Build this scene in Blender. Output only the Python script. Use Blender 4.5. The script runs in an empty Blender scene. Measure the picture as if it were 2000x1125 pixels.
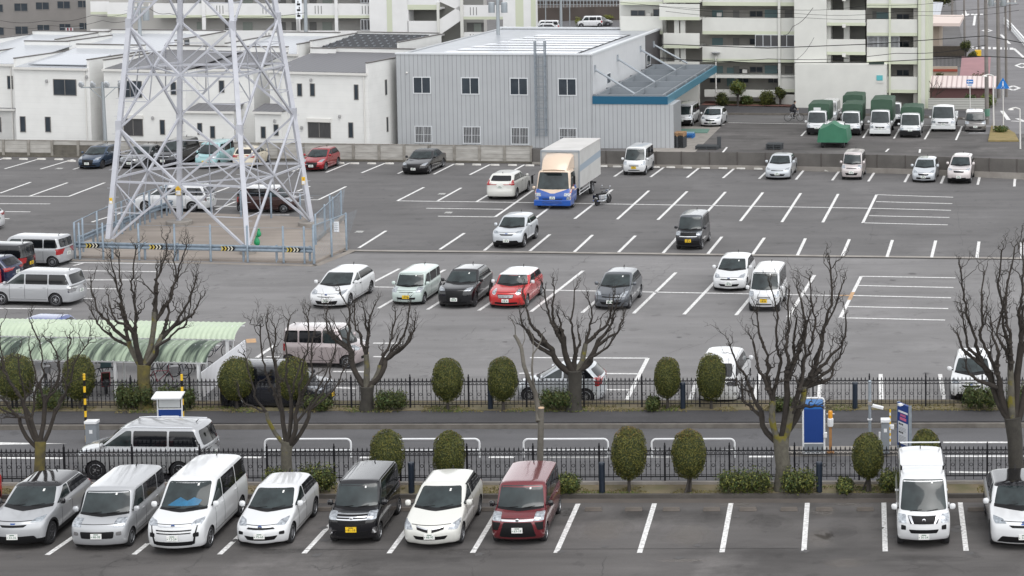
import bpy, bmesh, math, random
from mathutils import Vector, Matrix, noise
from mathutils.bvhtree import BVHTree
R = math.radians; PI = math.pi
SC = bpy.context.scene; COL = SC.collection
random.seed(7)

# ------------------------------------------------------------ camera, sky, sun
CF, CPX, CPY, CPIT, CROL, CH, CYAW = 3848.608591, 1781.127265, 115.767068, 0.091162, 0.000994, 20.238616, 0.02401
def _axes():
    F = Vector((0, math.cos(CPIT), -math.sin(CPIT))); U = Vector((0, math.sin(CPIT), math.cos(CPIT))); Rt = Vector((1, 0, 0))
    Z = Matrix.Rotation(-CYAW, 3, 'Z'); F, U, Rt = Z @ F, Z @ U, Z @ Rt
    c, s = math.cos(CROL), math.sin(CROL)
    return F, -s*Rt + c*U, c*Rt + s*U
AF, AU, AR = _axes()
EYE = Vector((0, 0, CH))
def ray(x, y): return AF*CF + AR*(x-CPX) + AU*(CPY-y)
def G(x, y, z=0.0):
    "the point at height z that the photograph shows at pixel x, y (2000 px wide)"
    d = ray(x, y); return EYE + d*((z-CH)/d.z)
def onplane(x, y, p, n):
    d = ray(x, y); return EYE + d*((p-EYE).dot(n)/d.dot(n))
def P(v):
    d = Vector(v)-EYE; z = d.dot(AF); return CPX+CF*d.dot(AR)/z, CPY-CF*d.dot(AU)/z
def hgt(x, ybase, ytop):
    "height of an upright thing standing at pixel x, ybase whose top shows at ytop"
    g = G(x, ybase); n = Vector((AF.x, AF.y, 0)).normalized(); return onplane(x, ytop, g, n).z
cam = bpy.data.objects.new('camera', bpy.data.cameras.new('camera')); COL.objects.link(cam); SC.camera = cam
cam.data.sensor_width = 36; cam.data.lens = CF/2000*36
cam.data.shift_x = (1000-CPX)/2000; cam.data.shift_y = -(562.5-CPY)/2000
cam.data.clip_start = 1; cam.data.clip_end = 3000
M4 = Matrix((AR, AU, -AF)).transposed().to_4x4(); M4.translation = EYE; cam.matrix_world = M4
w = bpy.data.worlds.new('World'); SC.world = w; w.use_nodes = True
nt = w.node_tree; bg = nt.nodes['Background']
sky = nt.nodes.new('ShaderNodeTexSky'); sky.sky_type = 'NISHITA'; sky.sun_disc = False
SUN_EL, SUN_AZ = R(58), R(150)
sky.sun_elevation = SUN_EL; sky.sun_rotation = SUN_AZ; sky.dust_density = 1.2; sky.air_density = 1.0; sky.ozone_density = 1
hs = nt.nodes.new('ShaderNodeHueSaturation'); hs.inputs['Saturation'].default_value = 0.10
nt.links.new(sky.outputs[0], hs.inputs['Color']); nt.links.new(hs.outputs[0], bg.inputs[0]); bg.inputs[1].default_value = 0.15
sun = bpy.data.objects.new('sun', bpy.data.lights.new('sun', 'SUN')); COL.objects.link(sun)
sun.data.energy = 0.5; sun.data.angle = R(40); sun.data.color = (1, .975, .94)
sd = Vector((math.sin(SUN_AZ)*math.cos(SUN_EL), math.cos(SUN_AZ)*math.cos(SUN_EL), math.sin(SUN_EL)))
sd = Vector((sd.x*.72, sd.y*.72, sd.z)).normalized()
sun.rotation_euler = sd.to_track_quat('Z', 'Y').to_euler(); sun.location = (0, 0, 60)
SC.view_settings.view_transform = 'Standard'; SC.view_settings.look = 'None'; SC.view_settings.gamma = 1
SC.view_settings.exposure = 0.93
SC.cycles.max_bounces = 5; SC.cycles.diffuse_bounces = 2; SC.cycles.glossy_bounces = 3; SC.cycles.transparent_max_bounces = 8

# ------------------------------------------------------------ materials
MATS = {}
def mat(name, col, rough=.6, metal=0, var=0, scale=3, bump=0, bscale=30, coat=0, spec=.5, col2=None, alpha=1, emit=0, detail=4, stretch=None):
    "principled material, optionally mottled between col and col2 with object-space noise"
    if name in MATS: return MATS[name]
    m = bpy.data.materials.new(name); m.use_nodes = True; MATS[name] = m
    n = m.node_tree; b = n.nodes['Principled BSDF']
    b.inputs['Base Color'].default_value = (*col, 1); b.inputs['Roughness'].default_value = rough
    b.inputs['Metallic'].default_value = metal; b.inputs['Coat Weight'].default_value = coat; b.inputs['Coat Roughness'].default_value = .06
    b.inputs['Specular IOR Level'].default_value = spec
    if alpha < 1: b.inputs['Alpha'].default_value = alpha
    if emit: b.inputs['Emission Color'].default_value = (*col, 1); b.inputs['Emission Strength'].default_value = emit
    if var or bump:
        tc = n.nodes.new('ShaderNodeTexCoord'); src = tc.outputs['Object']
        if stretch:
            mp = n.nodes.new('ShaderNodeMapping'); mp.inputs['Scale'].default_value = stretch; n.links.new(src, mp.inputs[0]); src = mp.outputs[0]
    if var:
        t = n.nodes.new('ShaderNodeTexNoise'); t.inputs['Scale'].default_value = scale; t.inputs['Detail'].default_value = detail; n.links.new(src, t.inputs['Vector'])
        r = n.nodes.new('ShaderNodeValToRGB'); r.color_ramp.elements[0].position = .5-.5*min(1, var); r.color_ramp.elements[1].position = .5+.5*min(1, var)
        r.color_ramp.elements[0].color = (*(col2 or tuple(c*.75 for c in col)), 1); r.color_ramp.elements[1].color = (*col, 1)
        n.links.new(t.outputs[0], r.inputs[0]); n.links.new(r.outputs[0], b.inputs['Base Color'])
    if bump:
        t2 = n.nodes.new('ShaderNodeTexNoise'); t2.inputs['Scale'].default_value = bscale; t2.inputs['Detail'].default_value = 5; n.links.new(src, t2.inputs['Vector'])
        bp = n.nodes.new('ShaderNodeBump'); bp.inputs['Strength'].default_value = bump; bp.inputs['Distance'].default_value = .02
        n.links.new(t2.outputs[0], bp.inputs['Height']); n.links.new(bp.outputs[0], b.inputs['Normal'])
    return m
def stripes(name, col, col2, axis, period, width, rough=.5, metal=0, bump=.5, var=0):
    "ribbed or boarded surface: dark grooves every period metres along an object axis"
    if name in MATS: return MATS[name]
    m = mat(name, col, rough, metal); n = m.node_tree; b = n.nodes['Principled BSDF']
    tc = n.nodes.new('ShaderNodeTexCoord'); sp = n.nodes.new('ShaderNodeSeparateXYZ'); n.links.new(tc.outputs['Object'], sp.inputs[0])
    a = n.nodes.new('ShaderNodeMath'); a.operation = 'DIVIDE'; a.inputs[1].default_value = period; n.links.new(sp.outputs[axis], a.inputs[0])
    f = n.nodes.new('ShaderNodeMath'); f.operation = 'FRACT'; n.links.new(a.outputs[0], f.inputs[0])
    r = n.nodes.new('ShaderNodeValToRGB'); e = r.color_ramp.elements; e[0].position = max(0, width/period*.5); e[1].position = min(1, width/period)
    e[0].color = (*col2, 1); e[1].color = (*col, 1); n.links.new(f.outputs[0], r.inputs[0])
    out = r.outputs[0]
    if var:
        t = n.nodes.new('ShaderNodeTexNoise'); t.inputs['Scale'].default_value = .9; t.inputs['Detail'].default_value = 6; n.links.new(tc.outputs['Object'], t.inputs['Vector'])
        r2 = n.nodes.new('ShaderNodeValToRGB'); r2.color_ramp.elements[0].position = .35; r2.color_ramp.elements[1].position = .6
        r2.color_ramp.elements[0].color = (1-var,)*3+(1,); r2.color_ramp.elements[1].color = (1, 1, 1, 1); n.links.new(t.outputs[0], r2.inputs[0])
        mx = n.nodes.new('ShaderNodeMixRGB'); mx.blend_type = 'MULTIPLY'; mx.inputs[0].default_value = 1; n.links.new(out, mx.inputs[1]); n.links.new(r2.outputs[0], mx.inputs[2]); out = mx.outputs[0]
    n.links.new(out, b.inputs['Base Color'])
    bp = n.nodes.new('ShaderNodeBump'); bp.inputs['Strength'].default_value = bump; bp.inputs['Distance'].default_value = .02
    n.links.new(r.outputs[0], bp.inputs['Height']); n.links.new(bp.outputs[0], b.inputs['Normal'])
    return m

# ------------------------------------------------------------ mesh helpers
class MB:
    "collects shapes, each with a material, and links them as one mesh object"
    def __init__(s): s.v = []; s.f = []; s.mi = []; s.ms = []
    def m(s, mt):
        if mt not in s.ms: s.ms.append(mt)
        return s.ms.index(mt)
    def add(s, vs, fs, mt):
        o = len(s.v); s.v += [tuple(v) for v in vs]; k = s.m(mt)
        for f in fs: s.f.append([i+o for i in f]); s.mi.append(k)
    def box(s, x0, y0, z0, x1, y1, z1, mt, mx=None):
        vs = [Vector((x, y, z)) for z in (z0, z1) for x, y in ((x0, y0), (x1, y0), (x1, y1), (x0, y1))]
        if mx is not None: vs = [mx @ v for v in vs]
        s.add(vs, [(3, 2, 1, 0), (4, 5, 6, 7), (0, 1, 5, 4), (1, 2, 6, 5), (2, 3, 7, 6), (3, 0, 4, 7)], mt)
    def bar(s, a, b, w, h, mt, up=(0, 0, 1)):
        a = Vector(a); b = Vector(b); d = (b-a)
        if d.length < 1e-6: return
        d.normalize(); u = Vector(up)
        if abs(d.dot(u)) > .99: u = Vector((0, 1, 0))
        x = d.cross(u).normalized(); z = x.cross(d)
        vs = [p + x*sx*w/2 + z*sz*h/2 for p in (a, b) for sx, sz in ((-1, -1), (1, -1), (1, 1), (-1, 1))]
        s.add(vs, [(3, 2, 1, 0), (4, 5, 6, 7), (0, 1, 5, 4), (1, 2, 6, 5), (2, 3, 7, 6), (3, 0, 4, 7)], mt)
    def tube(s, pts, rad, mt, n=8, caps=True):
        pts = [Vector(p) for p in pts]; k = len(pts)
        rs = rad if isinstance(rad, (list, tuple)) else [rad]*k
        t0 = (pts[1]-pts[0]).normalized(); u = t0.orthogonal().normalized(); vs = []
        for i, p in enumerate(pts):
            t = (pts[min(i+1, k-1)]-pts[max(i-1, 0)])
            t = t.normalized() if t.length > 1e-9 else t0
            u = (u - t*u.dot(t)); u = u.normalized() if u.length > 1e-6 else t.orthogonal().normalized(); w_ = t.cross(u)
            vs += [p + (u*math.cos(2*PI*j/n) + w_*math.sin(2*PI*j/n))*rs[i] for j in range(n)]
        fs = [(i*n+j, i*n+(j+1) % n, (i+1)*n+(j+1) % n, (i+1)*n+j) for i in range(k-1) for j in range(n)]
        if caps: fs += [tuple(range(n-1, -1, -1)), tuple((k-1)*n+j for j in range(n))]
        s.add(vs, fs, mt)
    def lathe(s, prof, mt, n=16, mx=None):
        "profile of (radius, height) about z"
        vs = []; k = len(prof)
        for r, z in prof: vs += [Vector((r*math.cos(2*PI*j/n), r*math.sin(2*PI*j/n), z)) for j in range(n)]
        if mx is not None: vs = [mx @ v for v in vs]
        fs = [(i*n+j, i*n+(j+1) % n, (i+1)*n+(j+1) % n, (i+1)*n+j) for i in range(k-1) for j in range(n)]
        fs += [tuple(range(n-1, -1, -1)), tuple((k-1)*n+j for j in range(n))]
        s.add(vs, fs, mt)
    def prism(s, poly, z0, z1, mt, mx=None):
        "polygon (x, y) raised from z0 to z1"
        n = len(poly); vs = [Vector((x, y, z)) for z in (z0, z1) for x, y in poly]
        if mx is not None: vs = [mx @ v for v in vs]
        s.add(vs, [tuple(range(n-1, -1, -1)), tuple(range(n, 2*n))] + [(i, (i+1) % n, n+(i+1) % n, n+i) for i in range(n)], mt)
    def slab(s, poly, n, t, mt):
        "planar polygon of 3D points thickened by t along n"
        k = len(poly); vs = [Vector(p) for p in poly] + [Vector(p)+Vector(n)*t for p in poly]
        s.add(vs, [tuple(range(k-1, -1, -1)), tuple(range(k, 2*k))] + [(i, (i+1) % k, k+(i+1) % k, k+i) for i in range(k)], mt)
    def build(s, name, parent=None, smooth=False, bevel=0):
        me = bpy.data.meshes.new(name); me.from_pydata(s.v, [], s.f)
        for mt in s.ms: me.materials.append(mt)
        me.polygons.foreach_set('material_index', s.mi)
        bm = bmesh.new(); bm.from_mesh(me); bmesh.ops.recalc_face_normals(bm, faces=bm.faces)
        if bevel: bmesh.ops.bevel(bm, geom=list(bm.edges), offset=bevel, segments=2, affect='EDGES', profile=.6)
        bm.to_mesh(me); bm.free()
        if smooth: shade(me, smooth if smooth is not True else 40)
        return obj(name, me, parent)
def shade(me, ang=40):
    me.polygons.foreach_set('use_smooth', [True]*len(me.polygons))
    me.set_sharp_from_angle(angle=R(ang))
def obj(name, me, parent=None):
    o = bpy.data.objects.new(name, me); COL.objects.link(o)
    if parent is not None: o.parent = parent
    return o
def tag(o, label=None, cat=None, group=None, kind=None):
    if label: o['label'] = label
    if cat: o['category'] = cat
    if group: o['group'] = group
    if kind: o['kind'] = kind
    return o
def empty(name, loc=(0, 0, 0), rz=0, label=None, cat=None, group=None):
    o = bpy.data.objects.new(name, None); COL.objects.link(o); o.location = loc; o.rotation_euler = (0, 0, rz); o.empty_display_size = .3
    return tag(o, label, cat, group)
def copy_tree(o, parent=None):
    c = o.copy(); COL.objects.link(c); c.parent = parent
    for ch in list(o.children): copy_tree(ch, c)
    return c
def text(s, size, mt, name, parent, loc, rot, ext=.002, align='CENTER'):
    c = bpy.data.curves.new(name, 'FONT'); c.body = s; c.size = size; c.extrude = ext; c.align_x = align; c.align_y = 'CENTER'; c.resolution_u = 2
    t = bpy.data.objects.new('t', c); COL.objects.link(t); me = bpy.data.meshes.new_from_object(t.evaluated_get(bpy.context.evaluated_depsgraph_get())); bpy.data.objects.remove(t); bpy.data.curves.remove(c)
    me.materials.clear(); me.materials.append(mt); o = bpy.data.objects.new(name, me); COL.objects.link(o); o.parent = parent; o.location = loc; o.rotation_euler = rot
    return o
# ------------------------------------------------------------ ground
def asphalt(name, c, dark=.75, crack=.3, patchs=.5, streak=.16, blot=.14):
    m = bpy.data.materials.new(name); m.use_nodes = True; n = m.node_tree; L_ = n.links.new; b = n.nodes['Principled BSDF']
    tc = n.nodes.new('ShaderNodeTexCoord'); co = tc.outputs['Object']
    def noise_(s, d, st=None, rough=.6):
        t = n.nodes.new('ShaderNodeTexNoise'); t.inputs['Scale'].default_value = s; t.inputs['Detail'].default_value = d; t.inputs['Roughness'].default_value = rough
        if st:
            mp = n.nodes.new('ShaderNodeMapping'); mp.inputs['Scale'].default_value = st; mp.inputs['Rotation'].default_value = (0, 0, .07); L_(co, mp.inputs[0]); L_(mp.outputs[0], t.inputs['Vector'])
        else: L_(co, t.inputs['Vector'])
        return t.outputs[0]
    def ramp(x, p0, p1, a, b_):
        r = n.nodes.new('ShaderNodeMapRange'); r.inputs[1].default_value = p0; r.inputs[2].default_value = p1; r.inputs[3].default_value = a; r.inputs[4].default_value = b_; L_(x, r.inputs[0]); return r.outputs[0]
    def mul(x, y):
        q = n.nodes.new('ShaderNodeMath'); q.operation = 'MULTIPLY'; L_(x, q.inputs[0]); L_(y, q.inputs[1]); return q.outputs[0]
    v = mul(ramp(noise_(.12, 5), .3, .7, 1-.13, 1.08), ramp(noise_(.55, 6, (.25, 1.5, 1)), .3, .72, 1-streak, 1.06))
    v = mul(v, ramp(noise_(28, 3, None, .8), .2, .8, .74, 1.26)); v = mul(v, ramp(noise_(3.1, 7, None, .75), .25, .42, .90, 1.0))
    v = mul(v, ramp(noise_(1.3, 8, (.5, 1, 1), .7), .64, .80, 1.0, 1.16))
    v = mul(v, ramp(noise_(.33, 7, (.6, 1.3, 1), .62), .50, .66, 1.0, 1-blot)); v = mul(v, ramp(noise_(.21, 6, (1, .7, 1), .7), .54, .68, 1.0, 1+blot*1.25)); v = mul(v, ramp(noise_(1.1, 3, None, .5),   .63, .70, 1.0, .80))
    vo = n.nodes.new('ShaderNodeTexVoronoi'); vo.feature = 'DISTANCE_TO_EDGE'; vo.inputs['Scale'].default_value = .13
    mx = n.nodes.new('ShaderNodeVectorMath'); mx.operation = 'ADD'; ns = n.nodes.new('ShaderNodeTexNoise'); ns.inputs['Scale'].default_value = .8; ns.inputs['Detail'].default_value = 6; L_(co, ns.inputs['Vector'])
    sc = n.nodes.new('ShaderNodeVectorMath'); sc.operation = 'SCALE'; sc.inputs['Scale'].default_value = 2.2; L_(ns.outputs[1], sc.inputs[0]); L_(co, mx.inputs[0]); L_(sc.outputs[0], mx.inputs[1]); L_(mx.outputs[0], vo.inputs['Vector'])
    ck = ramp(vo.outputs['Distance'], .0, .004, 1-crack, 1.0)
    mask = ramp(noise_(.07, 2), .5, .56, 0, 1)
    mm = n.nodes.new('ShaderNodeMix'); mm.data_type = 'FLOAT'; L_(mask, mm.inputs[0]); mm.inputs[2].default_value = 1; L_(ck, mm.inputs[3])
    v = mul(v, mm.outputs[0])
    cc = n.nodes.new('ShaderNodeVectorMath'); cc.operation = 'SCALE'; cc.inputs[0].default_value = c; L_(v, cc.inputs['Scale']); L_(cc.outputs[0], b.inputs['Base Color'])
    b.inputs['Roughness'].default_value = .85; b.inputs['Specular IOR Level'].default_value = .35
    bp = n.nodes.new('ShaderNodeBump'); bp.inputs['Strength'].default_value = .35; bp.inputs['Distance'].default_value = .01; L_(noise_(60, 3), bp.inputs['Height']); L_(bp.outputs[0], b.inputs['Normal'])
    MATS[name] = m; return m
AS1 = asphalt('asphalt_lot', (.136, .132, .132)); AS2 = asphalt('asphalt_lot_old', (.205, .200, .200), streak=.16); AS3 = asphalt('asphalt_road', (.118, .117, .122), crack=.3); AS4 = asphalt('asphalt_path', (.070, .068, .072), crack=0)
ASF = asphalt('asphalt_front', (.120, .113, .110), streak=.34, blot=.34)
CONC = mat('concrete', (.34, .32, .29), .85, var=.7, scale=1.6, col2=(.20, .18, .165), bump=.3, detail=8)
CONCD = mat('concrete_kerb', (.20, .185, .165), .9, var=.8, scale=2.5, col2=(.09, .08, .07), bump=.4, detail=8)
CPAD = mat('pad_concrete', (.34, .30, .265), .85, var=.6, scale=.7, col2=(.20, .17, .145), detail=9, stretch=(.3, 1.6, 1))
EARTH = mat('earth', (.22, .17, .115), .95, var=.6, scale=1.4, col2=(.10, .10, .045), bump=.6, bscale=18, detail=10)
def sheet(name, pts, z, mt, kind='structure', thick=0, px=True):
    ps = [G(*p) if px else Vector((*p, 0)) for p in pts]; m = MB()
    if thick: m.prism([(p.x, p.y) for p in ps], z-thick, z, mt)
    else: m.add([(p.x, p.y, z) for p in ps], [tuple(range(len(ps)))], mt)
    return tag(m.build(name), kind=kind)
g = MB(); g.add([(-700, -100, -.03), (700, -100, -.03), (700, 1600, -.03), (-700, 1600, -.03)], [(0, 1, 2, 3)], AS1); tag(g.build('ground'), kind='structure')
sheet('front_parking_lot', [(-600, 1500), (2600, 1500), (2600, 970), (-600, 973)], 0, ASF)
sheet('planting_strip', [(-600, 973), (2600, 970), (2600, 944), (-600, 951)], .10, EARTH, thick=.2)
sheet('road', [(-600, 951), (2600, 944), (2600, 834), (-600, 841)], -.004, AS3)
sheet('pavement', [(-600, 835), (2600, 828), (2600, 806), (-600, 811)], .13, AS4, thick=.3)
sheet('back_planting_strip', [(-600, 811), (2600, 806), (2600, 788), (-600, 793)], .16, EARTH, thick=.3)
sheet('rear_parking_lot', [(-700, 793), (2700, 788), (2700, 515), (-700, 481.5)], 0, AS2)
sheet('rear_parking_lot_upper', [(-700, 481), (600, 489.5), (1000, 492), (1500, 498), (2000, 505), (2700, 513), (2700, 358), (2000, 345), (1000, 323), (-700, 290)], .004, AS1)
def strip(mb, pts, wd, z, mt, h=0):
    ps = [Vector((p.x, p.y, 0)) for p in pts]
    for a, b in zip(ps, ps[1:]):
        d = (b-a).normalized(); n = Vector((-d.y, d.x, 0))*wd/2; q = [a-n, b-n, b+n, a+n]
        if h: mb.prism([(v.x, v.y) for v in q], z, z+h, mt)
        else: mb.add([(v.x, v.y, z) for v in q], [(0, 1, 2, 3)], mt)
m = MB(); strip(m, [G(x, y) for x, y in ((-100, 484), (640, 489), (1000, 492), (1500, 498.5), (2100, 506))], .45, .008, CONC); tag(m.build('gutter_strip'), kind='structure')
m = MB(); strip(m, [G(-600, 839.5), G(2600, 832.5)], .16, -.02, CONCD, .17); tag(m.build('road_kerb'), kind='structure')
m = MB(); strip(m, [G(-600, 974), G(2600, 971)], .14, -.02, mat('kerb_dark', (.11, .10, .09), .95, var=.8, scale=2, col2=(.05, .045, .04)), .15); tag(m.build('lot_kerb'), kind='structure')
sheet('dirt_strip', [(-600, 984), (2600, 981), (2600, 973), (-600, 976)], .003, mat('dirty_asphalt', (.135, .115, .10), .95, var=.9, scale=1.1, col2=(.06, .054, .05), detail=9))
m = MB(); strip(m, [G(-600, 955), G(2600, 948.5)], .13, .09, CONC, .10); tag(m.build('fence_kerb'), kind='structure')
m = MB(); strip(m, [G(-600, 793), G(2600, 788)], .12, -.02, CONCD, .2); tag(m.build('rear_lot_kerb'), kind='structure')
WP = mat('road_paint', (.84, .84, .83), .7, var=.3, scale=9, col2=(.50, .49, .48), detail=9)
WPW = mat('road_paint_worn', (.60, .60, .58), .75, var=.3, scale=7, col2=(.15, .148, .145), detail=10)
ORP = mat('road_paint_orange', (.62, .36, .16), .8, var=.5, scale=6, col2=(.3, .22, .16))
FL = [(x, y, 1129-149.3*(6-i)+(i > 6)*0, 984-(i-6)*.5) for i, (x, y) in enumerate([(92, 1084), (262, 1083), (429, 1083), (594, 1081), (760, 1081), (923, 1080), (1086, 1080), (1249, 1080), (1410, 1079), (1570, 1077), (1729, 1077), (1887, 1076)])]+[(-80, 1085, 80, 988), (2045, 1076, 2022, 980)]
LN = [(9, 330, 75, 311), (79, 330.5, 144, 311), (143, 331, 210, 312), (217, 331, 280, 314), (-62, 330, 9, 309), (427, 334.5, 472, 316), (571, 335, 612, 318), (637, 337, 684, 318), (706, 338, 752, 319), (777, 339.5, 820, 320), (847, 340.5, 887, 320.5), (917.5, 341.5, 957, 321.5), (987, 342, 1024, 322), (1200, 345, 1229, 325), (1270.5, 346, 1298, 326), (1342, 347, 1366, 327.5), (1412, 348, 1435, 328.5), (1482.5, 349.5, 1503, 330), (1554.5, 351, 1571, 331), (1625.5, 352.5, 1640, 333), (1696, 354.5, 1709, 335), (1767, 356, 1777.5, 337), (1838, 358.5, 1846, 339.5), (1909.5, 361, 1914.5, 341), (1981, 364.5, 1983, 344),
 (0, 377.5, 60, 356), (59, 383, 132, 357), (134, 384, 204.5, 357), (-60, 383, 134, 384), (-60, 398, 98, 398.5), (10, 413.5, 59, 414), (0, 427, 18, 427.5), (179, 434, 250, 412), (580, 374, 605, 364), (622, 390.5, 676, 364.5), (560, 390.5, 622, 390.5), (500, 420, 565, 420), (420, 376, 459, 362), (420, 389, 460, 389.5), (417, 403, 461, 403.5), (422, 410, 460, 394),
 (776, 392.5, 828, 366), (776, 392.5, 1041, 396), (1041, 396, 1127, 397.5), (1127, 397.5, 1700, 407), (855, 392.5, 901, 367), (931, 394, 975, 368), (832.5, 407, 982.5, 409), (855.5, 422.5, 967, 424), (967, 424, 1041, 372), (1047, 425.5, 1118, 371), (1122.5, 427.5, 1196, 370.5), (1205.5, 428.5, 1267.5, 372.5), (1285, 429.5, 1342, 374), (1366, 431, 1417, 375), (1446, 432, 1490, 376), (1527, 434, 1564, 377.5), (1607, 434.5, 1637, 379),
 (1685, 436, 1712, 380.5), (1712, 380.5, 1862, 385.5), (1711, 394, 1860, 398), (1700, 407, 1857.5, 411), (1697, 421.5, 1854.5, 425), (1685, 435.5, 1851, 439.5),
 (701, 484.5, 754, 451), (859, 487.5, 907, 455.5), (946, 489.5, 985, 457), (1035, 490.5, 1074, 458), (1122, 492, 1157.5, 459), (1208, 493, 1241, 460.5), (1295, 494.5, 1325, 461.5), (1382.5, 496, 1410, 462.5), (1470, 497, 1493, 464.5), (1557.5, 499, 1573, 466), (1645, 500, 1659, 467.5), (1732.5, 502, 1743, 469), (1819.5, 503, 1827.5, 470), (1908, 504, 1912, 472), (1996, 505, 1996, 474),
 (135, 513, 350, 516), (144, 519, 162, 514), (159, 529, 312, 531), (163, 547, 269, 547), (166, 564, 230, 564.5), (162, 583, 185, 584), (-50, 602, 139, 604),
 (634, 601, 780, 525), (739, 602.5, 869, 527), (835, 605, 957, 528), (935, 607, 1050, 529), (1037, 609, 1139, 529), (1137, 611, 1230, 531), (1237.5, 612.5, 1320, 532.5), (1336, 614.5, 1411, 535), (1437.5, 616, 1503, 536), (1539, 619.5, 1591, 537.5), (1641, 621, 1682, 540), (1682, 540, 1866, 543), (1675, 558, 1862, 562), (1664, 577.5, 1857.5, 582), (1655, 599, 1852, 603), (1641, 621, 1846, 625.5), (640, 559, 1664, 578),
 (729, 670.5, 785, 671), (729, 697, 757, 697.5), (650, 726, 720, 726.5), (655, 757.5, 696, 759), (501, 699, 537.5, 674), (520, 697, 547, 697.5), (1035, 699, 1265, 700), (1265, 700, 1217.5, 794), (1180, 730, 1245, 730.5), (1014, 729.5, 1037, 729), (1185, 761.5, 1232, 762), (1344, 793.5, 1374, 705), (1470, 794, 1485, 728), (1599, 792, 1603, 731), (1722, 794, 1720, 731), (1846, 794, 1836, 731)]
UL = [(1565, 266, 1574, 256), (1685.5, 270, 1697, 252), (1746, 271, 1757, 252), (1806, 272.5, 1819, 250), (1867, 274, 1879, 247), (1877.5, 258, 1922, 259.5), (1422, 240, 1575, 242.5), (1575, 242.5, 1940, 247), (1400, 247, 1415, 243), (1730, 297, 1736, 291), (1796, 299, 1797, 292), (1410, 300, 1420, 288)]
def markings(name, L_, wd, mt, z):
    m = MB()
    for i, (a, b, c, d) in enumerate(L_):
        p, q = G(a, b), G(c, d); p.z = q.z = 0; v = (q-p).normalized(); n = Vector((-v.y, v.x, 0))*wd/2; zz = z+.0005*(i % 5)
        m.add([(*(p-n).xy, zz), (*(q-n).xy, zz), (*(q+n).xy, zz), (*(p+n).xy, zz)], [(0, 1, 2, 3)], mt)
    return tag(m.build(name), kind='structure')
markings('front_lot_markings', FL, .16, WP, .005)
markings('rear_lot_markings', LN, .17, WP, .010)
markings('road_markings', [(-40, 894, 123, 895), (476, 893, 510, 893.5), (703, 893.5, 745, 894), (955, 893, 1005, 893), (1463, 892, 1510, 892), (1842, 864, 1990, 864), (1846, 891, 2040, 891), (1854, 922, 1934, 923), (-40, 865.5, 20, 865.5)], .18, WP, .002)
markings('worn_road_markings', [(1060, 893, 1190, 893), (1200, 893, 1330, 892.6), (240, 893.5, 400, 893.5), (-60, 955.5, 40, 955)], .14, WPW, .002)
m = MB(); a, b, c = G(0, 861.5), G(0, 870), G(131, 866.4); m.add([(a.x-2, a.y, .003), (b.x-2, b.y, .003), (c.x, c.y, .003)], [(0, 1, 2)], WP); tag(m.build('lane_taper_marking'), kind='structure')
markings('orange_marking', [(481, 666.5, 500, 665)], .8, ORP, .006); markings('orange_repair_mark', [(1640, 577.4, 1662, 577.8), (1659, 586, 1666, 571)], .19, ORP, .015)
def wheel_stop(x, y, wd, h, mt, label, grp, rz):
    p = G(x, y); m = MB(); m.add([(-wd/2, -.08, 0), (wd/2, -.08, 0), (wd/2, .08, 0), (-wd/2, .08, 0), (-wd/2+.02, -.05, h), (wd/2-.02, -.05, h), (wd/2-.02, .05, h), (-wd/2+.02, .05, h)], [(3, 2, 1, 0), (4, 5, 6, 7), (0, 1, 5, 4), (1, 2, 6, 5), (2, 3, 7, 6), (3, 0, 4, 7)], mt)
    if mt not in WS: WS[mt] = m.build('wheel_stop', bevel=.008); o = WS[mt]
    else: o = WS[mt].copy(); COL.objects.link(o)
    o.location = (p.x, p.y, .006); o.rotation_euler.z = rz; tag(o, label, 'wheel stop', grp)
CRK = mat('crack_tar', (.065, .062, .062), .9); rc = random.Random(2); m = MB()
for pl in ([(1150, 500), (1140, 512), (1112, 526)], [(857, 613), (812, 646)], [(932, 638), (904, 663)], [(1003, 677), (980, 699)], [(249, 1086), (202, 1107), (196, 1130)], [(400, 1082), (361, 1118)], [(1183, 1090), (1174, 1130)], [(120, 436), (92, 446)], [(1885, 1120), (1820, 1092), (1790, 1085)], [(1310, 520), (1260, 560), (1205, 590)], [(1420, 640), (1380, 668), (1300, 690)], [(700, 1100), (650, 1112), (600, 1108)], [(1716, 380), (1708, 430), (1700, 470)], [(1868, 395), (1880, 480)], [(640, 366), (600, 350)]):
    ps = [G(*q) for q in pl]; out = []
    for a, b in zip(ps, ps[1:]):
        for k in range(10): out.append(a.lerp(b, k/10)+Vector((rc.gauss(0, .05), rc.gauss(0, .12), 0)))
    out.append(ps[-1]); strip(m, out, .013, .0075, CRK)
strip(m, [G(480, 1074), G(800, 1073), G(1100, 1072.5), G(1560, 1071)], .03, .0075, CRK); tag(m.build('asphalt_cracks'), kind='structure')
m = MB(); STN = mat('oil_stain', (.085, .082, .082), .7)
for _ in range(90):
    k = rc.random(); x, y = (rc.uniform(0, 2000), rc.choice((rc.uniform(346, 480), rc.uniform(520, 780), rc.uniform(1005, 1090)))); c_ = G(x, y); n_ = 12; r_ = rc.uniform(.05, .22); m.add([(c_.x+r_*rc.uniform(.5, 1.3)*math.cos(q*PI/6), c_.y+r_*rc.uniform(.5, 1.3)*math.sin(q*PI/6), .0072) for q in range(n_)], [tuple(range(n_))], STN)
tag(m.build('oil_stains'), kind='structure')
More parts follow.
